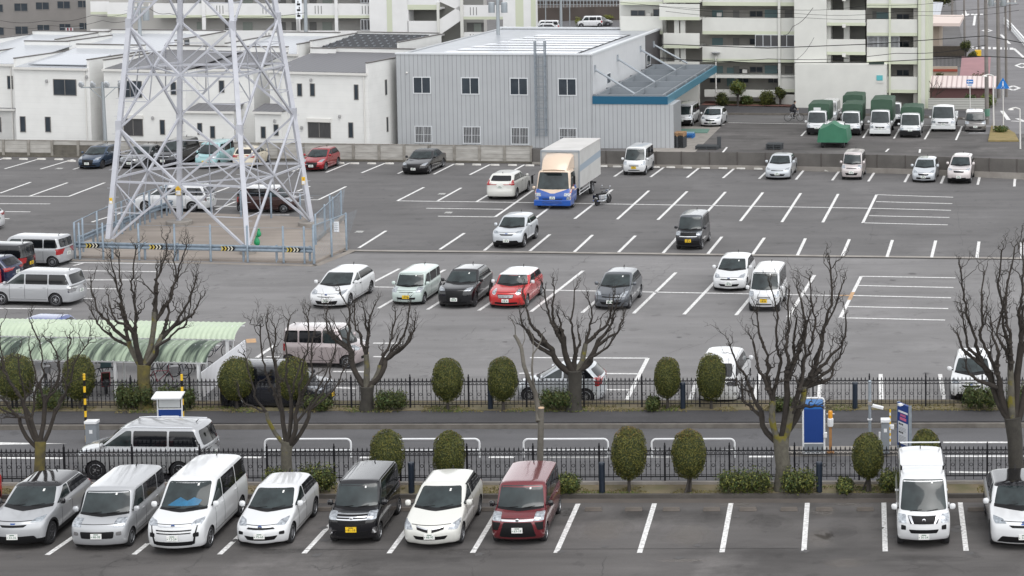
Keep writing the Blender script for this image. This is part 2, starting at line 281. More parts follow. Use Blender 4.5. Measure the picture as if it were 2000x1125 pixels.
def soft_patch(name, spots, mt):
    m = MB(); i = 0
    for x, y, rx, ry in spots:
        c_ = G(x, y)
        for k in (1, .8, .62, .45):
            i += 1; ph = rc.uniform(0, 6); m.add([(c_.x+rx*k*math.cos(q*PI/14)*(1+.22*math.sin(3*q*PI/14+ph)+rc.uniform(-.06, .06)), c_.y+ry*k*math.sin(q*PI/14)*(1+.22*math.sin(2*q*PI/14+ph)), .0012+.0001*i) for q in range(28)], [tuple(range(28))], mt)
    tag(m.build(name), kind='structure')
soft_patch('pale_worn_patches', [(1180, 1035, .8, 1.2), (1345, 1045, .8, 1.1), (1440, 985, .9, .35), (1610, 1000, .5, .5), (1600, 1050, .5, .8), (1330, 1095, .9, .15), (1650, 1100, .7, .5), (1660, 985, .6, .2), (1010, 1010, .5, .8)], mat('worn_pale', (.27, .245, .22), .95, alpha=.07))
soft_patch('dark_damp_patches', [(1240, 1005, .7, .7), (1500, 1020, .9, 1.0), (1640, 1040, .7, 1.0), (1390, 1010, .5, .8), (1110, 1000, .6, .6), (1800, 1090, 1.6, .5), (560, 1075, 1.2, .4), (880, 1078, .8, .4), (1905, 1020, .6, 1.0)], mat('damp_dark', (.03, .028, .027), .8, alpha=.045))
WS = {}; WST = mat('wheel_stop_grey', (.16, .14, .125), .9, var=.8, scale=5, col2=(.08, .07, .06)); WSW = mat('wheel_stop_white', (.72, .71, .68), .8, var=.6, scale=5, col2=(.42, .40, .37))
ORD = 'first second third fourth fifth sixth seventh eighth ninth tenth eleventh twelfth thirteenth fourteenth fifteenth sixteenth seventeenth eighteenth nineteenth twentieth twenty-first twenty-second twenty-third twenty-fourth twenty-fifth twenty-sixth twenty-seventh twenty-eighth twenty-ninth thirtieth'.split()
for i, x in enumerate((631, 790, 948, 1159, 1237.5, 1311, 1390, 1461, 1541, 1610, 1690, 1907)): wheel_stop(x, 997.5, .56, .11, WST, 'weathered brown-grey wheel stop of the front lot, %s counted from the left' % ORD[i], 'wheel stops of the front parking row', 0)
for i, (x, y) in enumerate([(14, 311), (46, 312), (81, 312), (115, 312.5), (140, 315.8), (664, 320), (693, 320.5), (726, 320.7), (761, 320.7), (898, 322.5), (931, 323), (967, 323.5), (1001, 323.8), (1035, 324.5), (1178, 326), (1205.5, 326.7), (1280, 327.7), (1310, 328.2), (1343, 329), (1378, 329.5), (1412, 330), (1447, 330.5), (1481, 331.2), (1586, 333.3), (1619, 334.5), (1692, 336.5), (1724, 337.2), (1757, 338.2), (1933, 344.5), (1965, 345.7)]):
    wheel_stop(x, y, .62, .11, WSW, 'pale concrete wheel stop along the back wall, %s counted from the left' % ORD[i], 'wheel stops along the back wall', -.09)
for x, y in ((116, 329.5), (863, 379), (876, 415.5), (702, 453)):
    p = G(x, y); m = MB(); m.box(-.22, -.3, 0, .22, .3, .006, WPW); o = m.build('patch_marking'); o.location = (p.x, p.y, .012); tag(o, kind='structure')
# ------------------------------------------------------------ cars
# profile numbers are fractions of length (y, from the nose) and height
CT = {
 'hatch':   dict(hz=.50, hy=.035, cy=.25, cz=.645, ry=.46, rr=.86, by=.975, bz=.66, tb=.78, bf=.17, rf=.30, ax=(.19, .815), wr=.31),
 'mini':    dict(hz=.56, hy=.03, cy=.29, cz=.665, ry=.40, rr=.88, by=.965, bz=.69, tb=.82, bf=.15, rf=.30, ax=(.19, .85), wr=.31),
 'suv':     dict(hz=.58, hy=.03, cy=.27, cz=.66, ry=.44, rr=.84, by=.955, bz=.69, tb=.78, bf=.15, rf=.26, ax=(.19, .82), wr=.35),
 'sedan':   dict(hz=.50, hy=.03, cy=.29, cz=.645, ry=.45, rr=.73, by=.87, bz=.68, tb=.76, bf=.16, rf=.30, ax=(.185, .80), wr=.33, trunk=1),
 'minivan': dict(hz=.50, hy=.025, cy=.19, cz=.60, ry=.36, rr=.93, by=.985, bz=.60, tb=.84, bf=.14, rf=.26, ax=(.19, .80), wr=.32),
 'keibox':  dict(hz=.50, hy=.02, cy=.16, cz=.58, ry=.27, rr=.95, by=.99, bz=.60, tb=.87, bf=.10, rf=.20, ax=(.17, .88), wr=.28),
 'van':     dict(hz=.46, hy=.012, cy=.07, cz=.53, ry=.21, rr=.965, by=.992, bz=.56, tb=.86, bf=.12, rf=.22, ax=(.16, .80), wr=.31),
 'cab':     dict(hz=.42, hy=.02, cy=.07, cz=.50, ry=.25, rr=.96, by=.985, bz=.52, tb=.86, bf=.08, rf=.18, ax=(.45, 3), wr=.32),
}
def levels(t, L, W, H):
    T = CT[t]; hz, cz, bz = T['hz'], T['cz'], T['bz']; w2 = W/2; zb = .125 if t in ('van', 'cab', 'suv') else .105
    bf, rf = T['bf'], T['rf']; tk = T.get('trunk')
    q = lambda zF, zR, yF, yR, w, b, r, b2=.06, r2=.2: (zF*H, zR*H, yF*L, yR*L, w*w2, b, r, b2, r2)
    lv = [q(zb-.02, zb-.01, .05, .97, .86, bf*.9, rf, .05, .2),
          q(zb+.005, zb+.01, .016, .99, .965, bf, rf, .08, .22),
          q(.24, .25, .002, 1.0, .985, bf, rf, .09, .24),
          q(.33, .34, 0, 1.0, 1.0, bf, rf, .09, .24),
          q(hz-.10, .42, .006, .992, 1.0, bf, rf, .08, .24),
          q(hz-.02, .50, T['hy']*.6, .987, .995, bf, rf, .07, .22),
          q(hz+.015, bz-.07, T['hy']+.012, .985 if not tk else .98, .985, bf*1.05, rf*1.05),
          q((hz+cz)/2+.012, bz-.03, (T['hy']+T['cy'])*.5, .98 if not tk else .965, .965, bf*1.1, rf*1.1),
          q(cz-.005, bz-.008, T['cy']-.012, T['by']+.004, .945, bf, rf*.9),
          q(cz+.02, bz+.02, T['cy']+.01, T['by']-.004, .925, bf*.95, rf*.7),
          q((cz+.95)/2, (bz+.95)/2, (T['cy']+T['ry'])/2, (T['by']*.45+T['rr']*.55), (.93+T['tb'])/2+.02, bf*.75, .2, .06, .17),
          q(.935, .925, T['ry']-.015, T['rr']+.012, T['tb']+.01, bf*.55, .17, .05, .15),
          q(.972, .96, T['ry']+.035, T['rr']-.02, T['tb']-.055, bf*.5, .15, .05, .14)]
    return lv
def ring(l, side=11):
    zF, zR, yF, yR, w, b, r, b2, r2 = l; pts = []
    r = min(r, w*.45); r2 = min(r2, w*.45)
    xi = w-r; ne = 4; nc = 4
    for i in range(ne): x = xi*i/ne; pts.append((x, yF + b*(x/xi)**2))
    for i in range(nc+1):
        a = PI/2*i/nc; pts.append((xi + r*math.sin(a), yF+b + r*(1-math.cos(a))))
    y0 = yF+b+r; y1 = yR-b2-r2
    for i in range(1, side): t = i/side; pts.append((w, y0+(y1-y0)*t))
    xi2 = w-r2
    for i in range(nc+1):
        a = PI/2*i/nc; pts.append((xi2 + r2*math.cos(a), y1 + r2*math.sin(a)))
    for i in range(1, ne+1): x = xi2*(1-i/ne); pts.append((x, yR - b2*(x/xi2)**2))
    return [(x, y, zF+(zR-zF)*max(0, min(1, (y-yF)/(yR-yF)))) for x, y in pts]
def patch(bv, poly, way, off=.006, step=.09, mt=None, name='patch', parent=None, L=4, rnd=0, mb=None):
    "a thin panel of the given outline laid on the body surface, seen from way (F, B, L, R or T)"
    if rnd: poly = rounded(poly, rnd)
    bm = bmesh.new(); vs = [bm.verts.new((a, b, 0)) for a, b in poly]; bm.faces.new(vs)
    for ax in (0, 1):
        lo = min(p[ax] for p in poly); hi = max(p[ax] for p in poly); n = int((hi-lo)/step)
        for i in range(1, n+1):
            co = [0, 0, 0]; co[ax] = lo+(hi-lo)*i/(n+1); no = [0, 0, 0]; no[ax] = 1
            bmesh.ops.bisect_plane(bm, geom=bm.verts[:]+bm.edges[:]+bm.faces[:], plane_co=co, plane_no=no)
    for v in bm.verts:
        a, b = v.co.x, v.co.y
        o, d = {'F': ((a, -3, b), (0, 1, 0)), 'B': ((a, L+3, b), (0, -1, 0)), 'L': ((-3, a, b), (1, 0, 0)), 'R': ((3, a, b), (-1, 0, 0)), 'T': ((a, b, 5), (0, 0, -1))}[way]
        h, n, i, dist = bv.ray_cast(Vector(o), Vector(d))
        if h is None:
            q = {'F': (a, 0, b), 'B': (a, L, b), 'L': (-.9, a, b), 'R': (.9, a, b), 'T': (a, b, 1.6)}[way]
            h, n, i, dist = bv.find_nearest(Vector(q))
        if n.dot(Vector(d)) > 0: n = -n
        v.co = h + n*off
    bm.normal_update()
    dv = {'F': Vector((0, 1, 0)), 'B': Vector((0, -1, 0)), 'L': Vector((1, 0, 0)), 'R': Vector((-1, 0, 0)), 'T': Vector((0, 0, -1))}[way]
    if sum((f.normal*f.calc_area() for f in bm.faces), Vector()).dot(dv) > 0: bmesh.ops.reverse_faces(bm, faces=bm.faces)
    be = [e for e in bm.edges if e.is_boundary]
    r = bmesh.ops.extrude_edge_only(bm, edges=be)
    for v in r['geom']:
        if isinstance(v, bmesh.types.BMVert): v.co += dv*off*2.5
    bm.verts.index_update()
    if mb is not None:
        mb.add([v.co.copy() for v in bm.verts], [[v.index for v in f.verts] for f in bm.faces], mt); bm.free(); return
    me = bpy.data.meshes.new(name); bm.to_mesh(me); bm.free(); me.materials.append(mt); shade(me, 35)
    return obj(name, me, parent)
def rounded(poly, r):
    out = []; n = len(poly)
    for i in range(n):
        p = Vector(poly[i]); a = Vector(poly[i-1]); b = Vector(poly[(i+1) % n])
        la, lb = (a-p).length, (b-p).length; k = min(r, la*.45, lb*.45)
        q0 = p+(a-p)/la*k; q1 = p+(b-p)/lb*k
        for t in (0, .35, .65, 1): out.append(tuple(q0*(1-t)**2 + p*2*t*(1-t) + q1*t*t))
    return out
GL = mat('car_glass', (.006, .009, .010), .05, var=.7, scale=2.4, col2=(.036, .050, .052), spec=.55, detail=2)
GLD = mat('privacy_glass', (.006, .007, .009), .06, spec=.6)
BLK = mat('black_trim', (.008, .008, .009), .5, spec=.25); RUB = mat('tyre_rubber', (.018, .018, .02), .8)
LMP = mat('headlamp', (.62, .66, .70), .08, metal=.35, var=.5, scale=11, col2=(.10, .11, .13), coat=1)
LMD = mat('headlamp_dark', (.05, .055, .06), .08, coat=1, var=1, scale=14, col2=(.45, .5, .55))
RED = mat('tail_lamp', (.32, .01, .012), .12, coat=1); CHR = mat('chrome', (.75, .76, .78), .12, metal=1)
ALY = mat('alloy', (.46, .47, .49), .3, metal=.8); ALD = mat('alloy_dark', (.08, .08, .09), .35, metal=.6); HUB = mat('wheel_cover', (.34, .35, .37), .35, metal=.6)
PW = mat('plate_white', (.78, .78, .76), .4); PY = mat('plate_yellow', (.80, .52, .02), .4); PG = mat('plate_green_ink', (.02, .12, .06), .5); PK = mat('plate_black_ink', (.02, .02, .02), .5)
AMB = mat('amber_lamp', (.7, .25, .02), .2); BLU = mat('emblem_blue', (.03, .09, .3), .2, metal=.4)
PAINT = dict(white=((.66, .67, .68), .3, 0), pearl=((.66, .66, .62), .3, 0), silver=((.43, .44, .455), .28, .3), grey=((.11, .12, .135), .28, .55), dark=((.022, .023, .028), .22, .3),
  black=((.006, .006, .008), .12, 0), navy=((.012, .020, .06), .2, .3), blue=((.03, .055, .10), .25, .5), bluecar=((.055, .09, .28), .3, .3), red=((.30, .008, .014), .22, .3), wine=((.16, .018, .025), .22, .35),
  brightred=((.48, .02, .02), .22, 0), mint=((.50, .58, .55), .3, .1), teal=((.30, .50, .52), .35, 0), pink=((.46, .40, .40), .3, .45), cream=((.62, .56, .44), .35, 0), brown=((.05, .022, .02), .25, .3), gunmetal=((.13, .135, .14), .28, .4), taupe=((.20, .19, .185), .3, .5), palepink=((.62, .57, .56), .3, .3), bluewhite=((.54, .57, .60), .3, .2))
def paint(k):
    c, r, m = PAINT[k]; return mat('paint_'+k, c, r, metal=m, coat=1, spec=.25 if max(c) < .06 else .5)
WHEELS = {}
def wheel_mesh(rad, style):
    key = (round(rad, 2), style)
    if key in WHEELS: return WHEELS[key]
    ro = rad; ri = rad*.68; mx = Matrix.Rotation(PI/2, 4, 'Y')     # axle along x, outer face towards +x
    t = MB(); t.lathe([(ri, -.09), (ro-.03, -.1), (ro-.005, -.075), (ro, -.04), (ro, .04), (ro-.005, .075), (ro-.03, .1), (ri+.012, .097), (ri, .085)], RUB, 28, mx); tm = t.build('t', smooth=True); td = tm.data; bpy.data.objects.remove(tm)
    r = MB(); am = {'alloy': ALY, 'dark': ALD, 'cover': HUB, 'steel': HUB}[style]
    r.lathe([(ri*.99, .06), (ri*.99, .088), (ri*.93, .095), (ri*.88, .06)], am, 28, mx); r.lathe([(ri*.9, -.02), (ri*.9, .03)], BLK, 20, mx)
    r.lathe([(ri*.24, .02), (ri*.24, .085), (ri*.12, .092)], am, 14, mx)
    ns = {'alloy': 5, 'dark': 5, 'cover': 9, 'steel': 12}[style]; wd = {'alloy': .055, 'dark': .05, 'cover': .05, 'steel': .055}[style]
    for i in range(ns):
        for k in ((-.13, .13) if style in ('alloy', 'dark') else (0,)):
            a = 2*PI*i/ns; b = a+k
            r.bar((.075, ri*.2*math.cos(a), ri*.2*math.sin(a)), (.07, ri*.93*math.cos(b), ri*.93*math.sin(b)), wd*ri*3.2 if k == 0 else wd*ri*2, .025, am, up=(1, 0, 0))
    rm = r.build('r', smooth=True); rd = rm.data; bpy.data.objects.remove(rm)
    WHEELS[key] = (td, rd); return td, rd
def body_mesh(t, L, W, H, mt, roofmt=None, flare=None, sub=1, cut=True):
    T = CT[t]; lv = levels(t, L, W, H); rings = []
    for l in lv:
        half = ring(l); rings.append(half + [(-x, y, z) for x, y, z in half[-2:0:-1]])
    n = len(rings[0]); V = [v for r_ in rings for v in r_]
    Fc = [(i*n+j, i*n+(j+1) % n, (i+1)*n+(j+1) % n, (i+1)*n+j) for i in range(len(rings)-1) for j in range(n)]
    h = len(half := ring(lv[-1])); k = len(rings)-1
    # roof: strips between the left and the right half ring, crowned
    def capping(base, crown):
        prev = None; cl = []
        for j in range(h):
            a = base+j; b = base+(n-j) % n
            cl.append((a, b))
        for j in range(h-1):
            a0, b0 = cl[j]; a1, b1 = cl[j+1]
            m0 = mids.get((base, j)); m1 = mids.get((base, j+1))
            if j == 0: Fc.append((a0, a1, m1, b1) if m1 is not None else (a0, a1, b1))
            elif j == h-2: Fc.append((a0, a1, b0, m0) if m0 is not None else (a0, a1, b0))
            else: Fc.append((a0, a1, m1, m0)); Fc.append((m0, m1, b1, b0))
    mids = {}
    for base, crown in ((k*n, .035), (0, 0)):
        for j in range(1, h-1):
            x, y, z = V[base+j]; mids[(base, j)] = len(V)
            V.append((0, y + (V[base][1]-y)*(.25 if j < 9 else 0) + (V[base+h-1][1]-y)*(.25 if j > h-9 else 0), z+crown*math.sin(PI*j/(h-1))**.6))
        capping(base, crown)
    me = bpy.data.meshes.new('body'); me.from_pydata(V, [], Fc); me.materials.append(mt); me.materials.append(BLK)
    bm = bmesh.new(); bm.from_mesh(me); bmesh.ops.recalc_face_normals(bm, faces=bm.faces)
    for f in bm.faces:
        c = f.calc_center_median()
        if c.z < H*(.135 if not flare else .19): f.material_index = 1
    bm.to_mesh(me); bm.free()
    if roofmt:
        me.materials.append(roofmt)
        for p in me.polygons:
            if p.center.z > H*.94: p.material_index = 2
    o = bpy.data.objects.new('tmp', me); COL.objects.link(o)
    s = o.modifiers.new('s', 'SUBSURF'); s.levels = sub; s.render_levels = sub
    tmp = [o]
    dg = bpy.context.evaluated_depsgraph_get(); m1 = bpy.data.meshes.new_from_object(o.evaluated_get(dg))
    bm = bmesh.new(); bm.from_mesh(m1); bv = BVHTree.FromBMesh(bm); bm.free()
    if cut:
        for i, a in enumerate(T['ax']):
            if a > 1: continue
            c = MB(); rr = T['wr']+.045
            for sx in (-1, 1): c.lathe([(rr, -.14), (rr, .3)], BLK, 26, Matrix.Translation((sx*(W/2-.12), a*L, T['wr'])) @ Matrix.Rotation(sx*PI/2, 4, 'Y'))
            co = c.build('tmpc'); tmp.append(co); b = o.modifiers.new('b%d' % i, 'BOOLEAN'); b.operation = 'DIFFERENCE'; b.object = co; b.solver = 'EXACT'; b.material_mode = 'TRANSFER'
        dg = bpy.context.evaluated_depsgraph_get(); dg.update(); m2 = bpy.data.meshes.new_from_object(o.evaluated_get(dg))
    else: m2 = m1
    for q in tmp: bpy.data.objects.remove(q)
    m2.name = 'body'; shade(m2, 42)
    return m2, bv
def plate(parent, y, z, col, num, back=False, tiny=False):
    b = MB(); mt = PY if col == 'y' else PW; b.box(-.165, -.008, -.0825, .165, .008, .0825, mt)
    o = b.build('licence_plate', parent, bevel=.004); o.location = (0, y, z); s = 1 if back else -1
    if back: o.rotation_euler = (0, 0, PI)
    ink = PK if col == 'y' else PG
    if num: text(num, .10, ink, 'plate_number', o, (.018, -.0095, -.018), (PI/2, 0, 0), .001)
    k = MB()
    k.box(-.07, -.0105, .045, .07, -.0085, .068, ink)
    if not num:
        for x in (-.12, -.06, -.02, .05, .09): k.box(x, -.0105, -.055, x+.025, -.0085, .025, ink)
    else: k.box(-.148, -.0105, -.035, -.128, -.0085, -.005, ink)
    k.build('plate_marks', o)
def make_car(name, t, L, W, H, col, x, y, deg, label, cat='car', group=None, spec=None):
    """one vehicle: Empty at its centre on the ground, body and parts below it; nose towards local -y"""
    S = dict(wheel='cover', plate='w', num='', glass2=GLD, face='thin', roof=None, lamp=LMP, detail=2); S.update(spec or {})
    e = empty(name, (x, y, 0), R(deg), label, cat, group)
    T = CT[t]; pm = paint(col); o2 = empty('tmp'); roofm = paint(S['roof']) if S['roof'] else None
    me, bv = body_mesh(t, L, W, H, pm, roofm, S.get('flare'))
    off = Matrix.Translation((0, -L/2, 0)); parts = []
    def pt(o): parts.append(o); return o
    b = pt(obj('body', me, e))
    w2 = W/2; hz, cz, bz, tb = T['hz']*H, T['cz']*H, T['bz']*H, T['tb']
    A = lambda way, poly, mt, nm, **k: pt(patch(bv, poly, way, mt=mt, name=nm, parent=e, L=L, **k))
    def both(way, poly, mt, nm, **k):
        A(way, poly, mt, nm, **k)
        A(way, [(-a, b_) for a, b_ in poly][::-1], mt, nm, **k)
    # glass
    top = .925*H; wb = w2*(.86 if t in ('van', 'cab', 'keibox') else .82); wt = w2*(tb-.10)
    A('F', [(-wb, cz+.035), (0, cz+.015), (wb, cz+.035), (wt, top), (0, top+.012), (-wt, top)], GL, 'windscreen', rnd=.06)
    if t not in ('van', 'cab'): A('F', [(-wb*1.02, cz-.005), (0, cz-.03), (wb*1.02, cz-.005), (wb, cz+.05), (0, cz+.03), (-wb, cz+.05)], BLK, 'cowl', off=.004)
    A('F', [(w2*.30, top-.09), (w2*.36, top-.09), (w2*.36, top-.04), (w2*.30, top-.04)], PW, 'inspection_sticker', off=.009) if S['detail'] > 1 else None
    if t != 'cab': A('B', [(-w2*.72, bz+.05), (w2*.72, bz+.05), (w2*(tb-.14), H*.90), (-w2*(tb-.14), H*.90)], S['glass2'], 'rear_window', rnd=.07)
    bf = T['bf']; ya = T['cy']*L+bf+.16; yb = T['ry']*L+bf*.6+.16; zt = .905*H
    yr0 = T['by']*L-.22; yr1 = T['rr']*L-.16; sl = (bz-cz)
    if t in ('keibox', 'minivan', 'van'): yr0 = T['by']*L-.16; yr1 = T['rr']*L-.13
    if t == 'sedan': yr0 = T['by']*L-.35; yr1 = T['rr']*L-.12
    zb = lambda yy: cz+.035+sl*(yy-ya)/(L-ya)+.01
    cuts = S.get('cuts') or {'hatch': (.56,), 'mini': (.58,), 'suv': (.56,), 'sedan': (.57,), 'minivan': (.46, .72), 'keibox': (.47, .76), 'van': (.36, .66), 'cab': ()}[t]
    edges = [None]+[c*L for c in cuts]+[None]
    for sd_ in 'LR':
        for i in range(len(edges)-1):
            p0, p1 = edges[i], edges[i+1]; g = .035
            bl = ya if p0 is None else p0+g; tl = yb if p0 is None else p0+g
            br = yr0 if p1 is None else p1-g; tr = yr1 if p1 is None else p1-g
            tl = min(tl, tr-.12)
            A(sd_, [(bl, zb(bl)), (br, zb(br)), (tr, zt), (tl, zt)], GL if i == 0 else S['glass2'], 'side_window', rnd=.045 if t != 'keibox' else .06)
    # door seams, sills, handles
    d = MB(); z0 = .17*H
    for sd_ in 'LR':
        for c in [T['cy']+(.1 if t not in ('van', 'cab') else .03)]+[c_ for c_ in cuts]+([.80] if t in ('hatch', 'suv', 'sedan') else []):
            yy = min(c*L, L*.93); patch(bv, [(yy, z0+.05), (yy+.014, z0+.05), (yy+.014, cz), (yy, cz)], sd_, off=.003, mt=BLK, mb=d, L=L, step=.15)
        patch(bv, [(T['ax'][0]*L+.45, z0+.04), (min(T['ax'][1], .9)*L-.42, z0+.04), (min(T['ax'][1], .9)*L-.42, z0+.055), (T['ax'][0]*L+.45, z0+.055)], sd_, off=.003, mt=BLK, mb=d, L=L, step=.15)
    wv = w2*.86; hzv = hz+.02
    if t not in ('van', 'cab'):
        patch(bv, [(-wv*.8, hz-.015), (wv*.8, hz-.015), (wv*.8, hz-.003), (-wv*.8, hz-.003)], 'F', off=.003, mt=BLK, mb=d, L=L, step=.1)
    pt(d.build('door_gaps', e))
    hd = pm if S['detail'] > 1 else BLK
    for sd_ in ((1, -1) if S['detail'] > 0 else ()):
        for c in [c_ for c_ in (cuts if cuts else (.8,))][:2]:
            m = MB(); m.box(-.012, -.075, -.014, .018, .075, .014, CHR if S.get('chromeh') else hd)
            o = pt(m.build('door_handle', e, bevel=.006)); h, n_, i_, _ = bv.ray_cast(Vector((sd_*3, c*L-.17, cz-.10)), Vector((-sd_, 0, 0)))
            if h is not None: o.location = h + Vector((sd_*.012, 0, 0))
    # lamps
    lh = S.get('lh') or {'hatch': (.52, .90, -.045, .085), 'mini': (.5, .86, -.13, .06), 'suv': (.52, .92, -.07, .035), 'sedan': (.55, .92, -.07, .05), 'minivan': (.55, .94, -.05, .10), 'keibox': (.60, .95, -.09, .09), 'van': (.64, .94, -.13, .09), 'cab': (.62, .94, -.2, .0)}[t]
    a0, a1, l0, l1 = lh; a0 *= w2; a1 *= w2
    if S.get('round'):
        both('F', [(a0+.13+.105*math.cos(q*PI/9), hz-.03+.105*math.sin(q*PI/9)) for q in range(18)], CHR, 'headlight_ring', off=.010, step=.05)
        both('F', [(a0+.13+.085*math.cos(q*PI/9), hz-.03+.085*math.sin(q*PI/9)) for q in range(18)], S['lamp'], 'headlight', off=.018, step=.05)
    else:
        both('F', [(a0, hz+l0+.01), (a1*.93, hz+l0-.01), (a1, hz+(l0+l1)/2+.02), (a1*.985, hz+l1+.015), (a0+.10, hz+(l0+l1)/2+.04)] if t in ('hatch', 'suv', 'sedan', 'minivan', 'mini') else [(a0, hz+l0), (a1, hz+l0), (a1, hz+l1), (a0+.02, hz+l1)], S['lamp'], 'headlight', off=.008, step=.06, rnd=.03)
    if t != 'cab':
        tz = S.get('tz', (bz-.32, bz-.02) if t in ('keibox', 'minivan', 'van') else (bz-.20, bz-.02))
        both('B', [(w2*.74, tz[0]), (w2*.97, tz[0]), (w2*.95, tz[1]), (w2*.78, tz[1])], S.get('tl', RED), 'tail_light', off=.008, step=.05, rnd=.03)
        for s_ in 'LR': A(s_, [(L-.22, tz[0]+.02), (L-.03, tz[0]+.02), (L-.05, tz[1]), (L-.20, tz[1])], S.get('tl', RED), 'tail_light', off=.008, step=.05, rnd=.02)
    # face: grille and lower intake
    for nm, poly, mt_, rd in faces(S['face'], w2, H, hz, t, pm):
        A('F', poly, mt_, nm, off=.007 if nm != 'chrome_bar' else .014, step=.07, rnd=rd)
    if S.get('fog'): both('F', [(w2*.66, .30*H), (w2*.84, .30*H), (w2*.84, .37*H), (w2*.66, .36*H)], BLK if S['fog'] == 1 else CHR, 'fog_lamp', off=.008, step=.06, rnd=.03)
    if S.get('emblem'):
        m = MB(); m.lathe([(.055, 0), (.06, .006), (.05, .014)], CHR if S['emblem'] != 2 else BLU, 16, Matrix.Rotation(PI/2, 4, 'X')); m.lathe([(.036, .010), (.036, .017)], BLK if S['emblem'] != 2 else CHR, 14, Matrix.Rotation(PI/2, 4, 'X'))
        m.box(-.05, -.018, -.008, .05, -.012, .008, CHR)
        h = bv.ray_cast(Vector((0, -3, hz-S.get('ez', .045))), Vector((0, 1, 0)))[0]; o = pt(m.build('front_emblem', e, smooth=True)); o.location = h+Vector((0, -.004, 0))
    # plates
    pz = S.get('pz', .30*H)
    h = bv.ray_cast(Vector((0, -3, pz)), Vector((0, 1, 0)))[0]; n0 = len(e.children); plate(e, h.y-.022, pz, S['plate'], S['num']); parts.append(e.children[-1] if False else [c for c in e.children if c.name.startswith('licence_plate')][-1])
    if t != 'cab':
        pz2 = bz-.30 if t not in ('keibox', 'van', 'minivan') else .40*H
        h = bv.ray_cast(Vector((0, L+3, pz2)), Vector((0, -1, 0)))[0]; plate(e, h.y+.022, pz2, S['plate'], '', True); parts.append([c for c in e.children if c.name.startswith('licence_plate') and c not in parts][0])
    # mirrors
    for sd_ in (1, -1):
        m = MB(); mm = Matrix.Translation((sd_*(w2+.075), ya-.02, cz+.10)); k = paint(S['mirror']) if S.get('mirror') else pm
        v = []
        for zz, sc in ((-.085, .55), (-.06, .9), (0, 1), (.06, .9), (.085, .55)): v.append([(.095*sc*math.cos(a*PI/5), .055*sc*math.sin(a*PI/5)-(.01), zz) for a in range(10)])
        vv = [mm @ Vector(p) for r_ in v for p in r_]; m.add(vv, [(i*10+j, i*10+(j+1) % 10, (i+1)*10+(j+1) % 10, (i+1)*10+j) for i in range(4) for j in range(10)]+[tuple(range(9, -1, -1)), tuple(range(40, 50))], k)
        m.bar((sd_*(w2-.08), ya-.0, cz+.05), (sd_*(w2+.06), ya-.02, cz+.06), .04, .03, BLK)
        pt(m.build('mirror', e, smooth=60))
    # wipers, aerial
    if S['detail'] > 0 and t != 'cab':
        m = MB()
        for xs in (-.5, .12):
            pts = [bv.ray_cast(Vector((w2*(xs+q*.42), -3, cz+.03+.035*q)), Vector((0, 1, 0)))[0] for q in (0, .5, 1)]
            pts = [p+Vector((0, -.022, .004)) for p in pts if p is not None]
            if len(pts) > 1: m.tube(pts, .011, BLK, 5)
        if m.v: pt(m.build('wipers', e))
        hy = L*(.86 if t not in ('sedan',) else .68) if not S.get('aer') else L*S['aer']
        h = bv.ray_cast(Vector((0, min(hy, T['rr']*L-.15), 4)), Vector((0, 0, -1)))[0]
        m = MB(); m.bar(h-Vector((0, 0, .01)), h+Vector((0, .10, .09)), .03, .02, BLK); pt(m.build('aerial', e))
    if S.get('visor'):
        for s_ in 'LR': A(s_, [(yb-.05, zt+.005), (yr1, zt+.005), (yr1, zt+.03), (yb-.05, zt+.03)], BLK, 'door_visor', off=.02, step=.15)
    if S.get('rails'):
        for sd_ in (1, -1):
            pts = [bv.ray_cast(Vector((sd_*w2*(tb-.09), yy, 4)), Vector((0, 0, -1)))[0] for yy in [T['ry']*L+.12+(T['rr']*L-.3-T['ry']*L)*q/6 for q in range(7)]]
            m = MB(); m.tube([p+Vector((0, 0, .025)) for p in pts if p], .016, pm if S['rails'] == 1 else CHR, 6); pt(m.build('roof_rail', e, smooth=True))
    if S.get('decal'): S['decal'](A, e, bv, pt, L, w2, H)
    # wheels
    td, rd = wheel_mesh(T['wr'], S['wheel'])
    for a in T['ax']:
        if a > 1: continue
        for sd_ in (1, -1):
            o = empty('wheel', (sd_*(w2-.115), a*L, T['wr']), 0); o.parent = e; parts.append(o); o.rotation_euler = (0, 0, 0 if sd_ > 0 else PI)
            obj('tyre', td, o); obj('rim', rd, o)
    if S.get('flare'):
        for a in T['ax']:
            for s_ in 'LR':
                rr = T['wr']+.035; A(s_, [(a*L+rr*math.cos(q*PI/12), T['wr']+rr*math.sin(q*PI/12)) for q in range(-1, 14)]+[(a*L+(rr+.075)*math.cos(q*PI/12), T['wr']+(rr+.075)*math.sin(q*PI/12)) for q in range(13, -2, -1)], BLK, 'arch_trim', off=.012, step=.09)
    for o in parts:
        if o.name.startswith('body') and False: pass
        o.matrix_parent_inverse = off
    bpy.data.objects.remove(o2)
    return e, bv, off
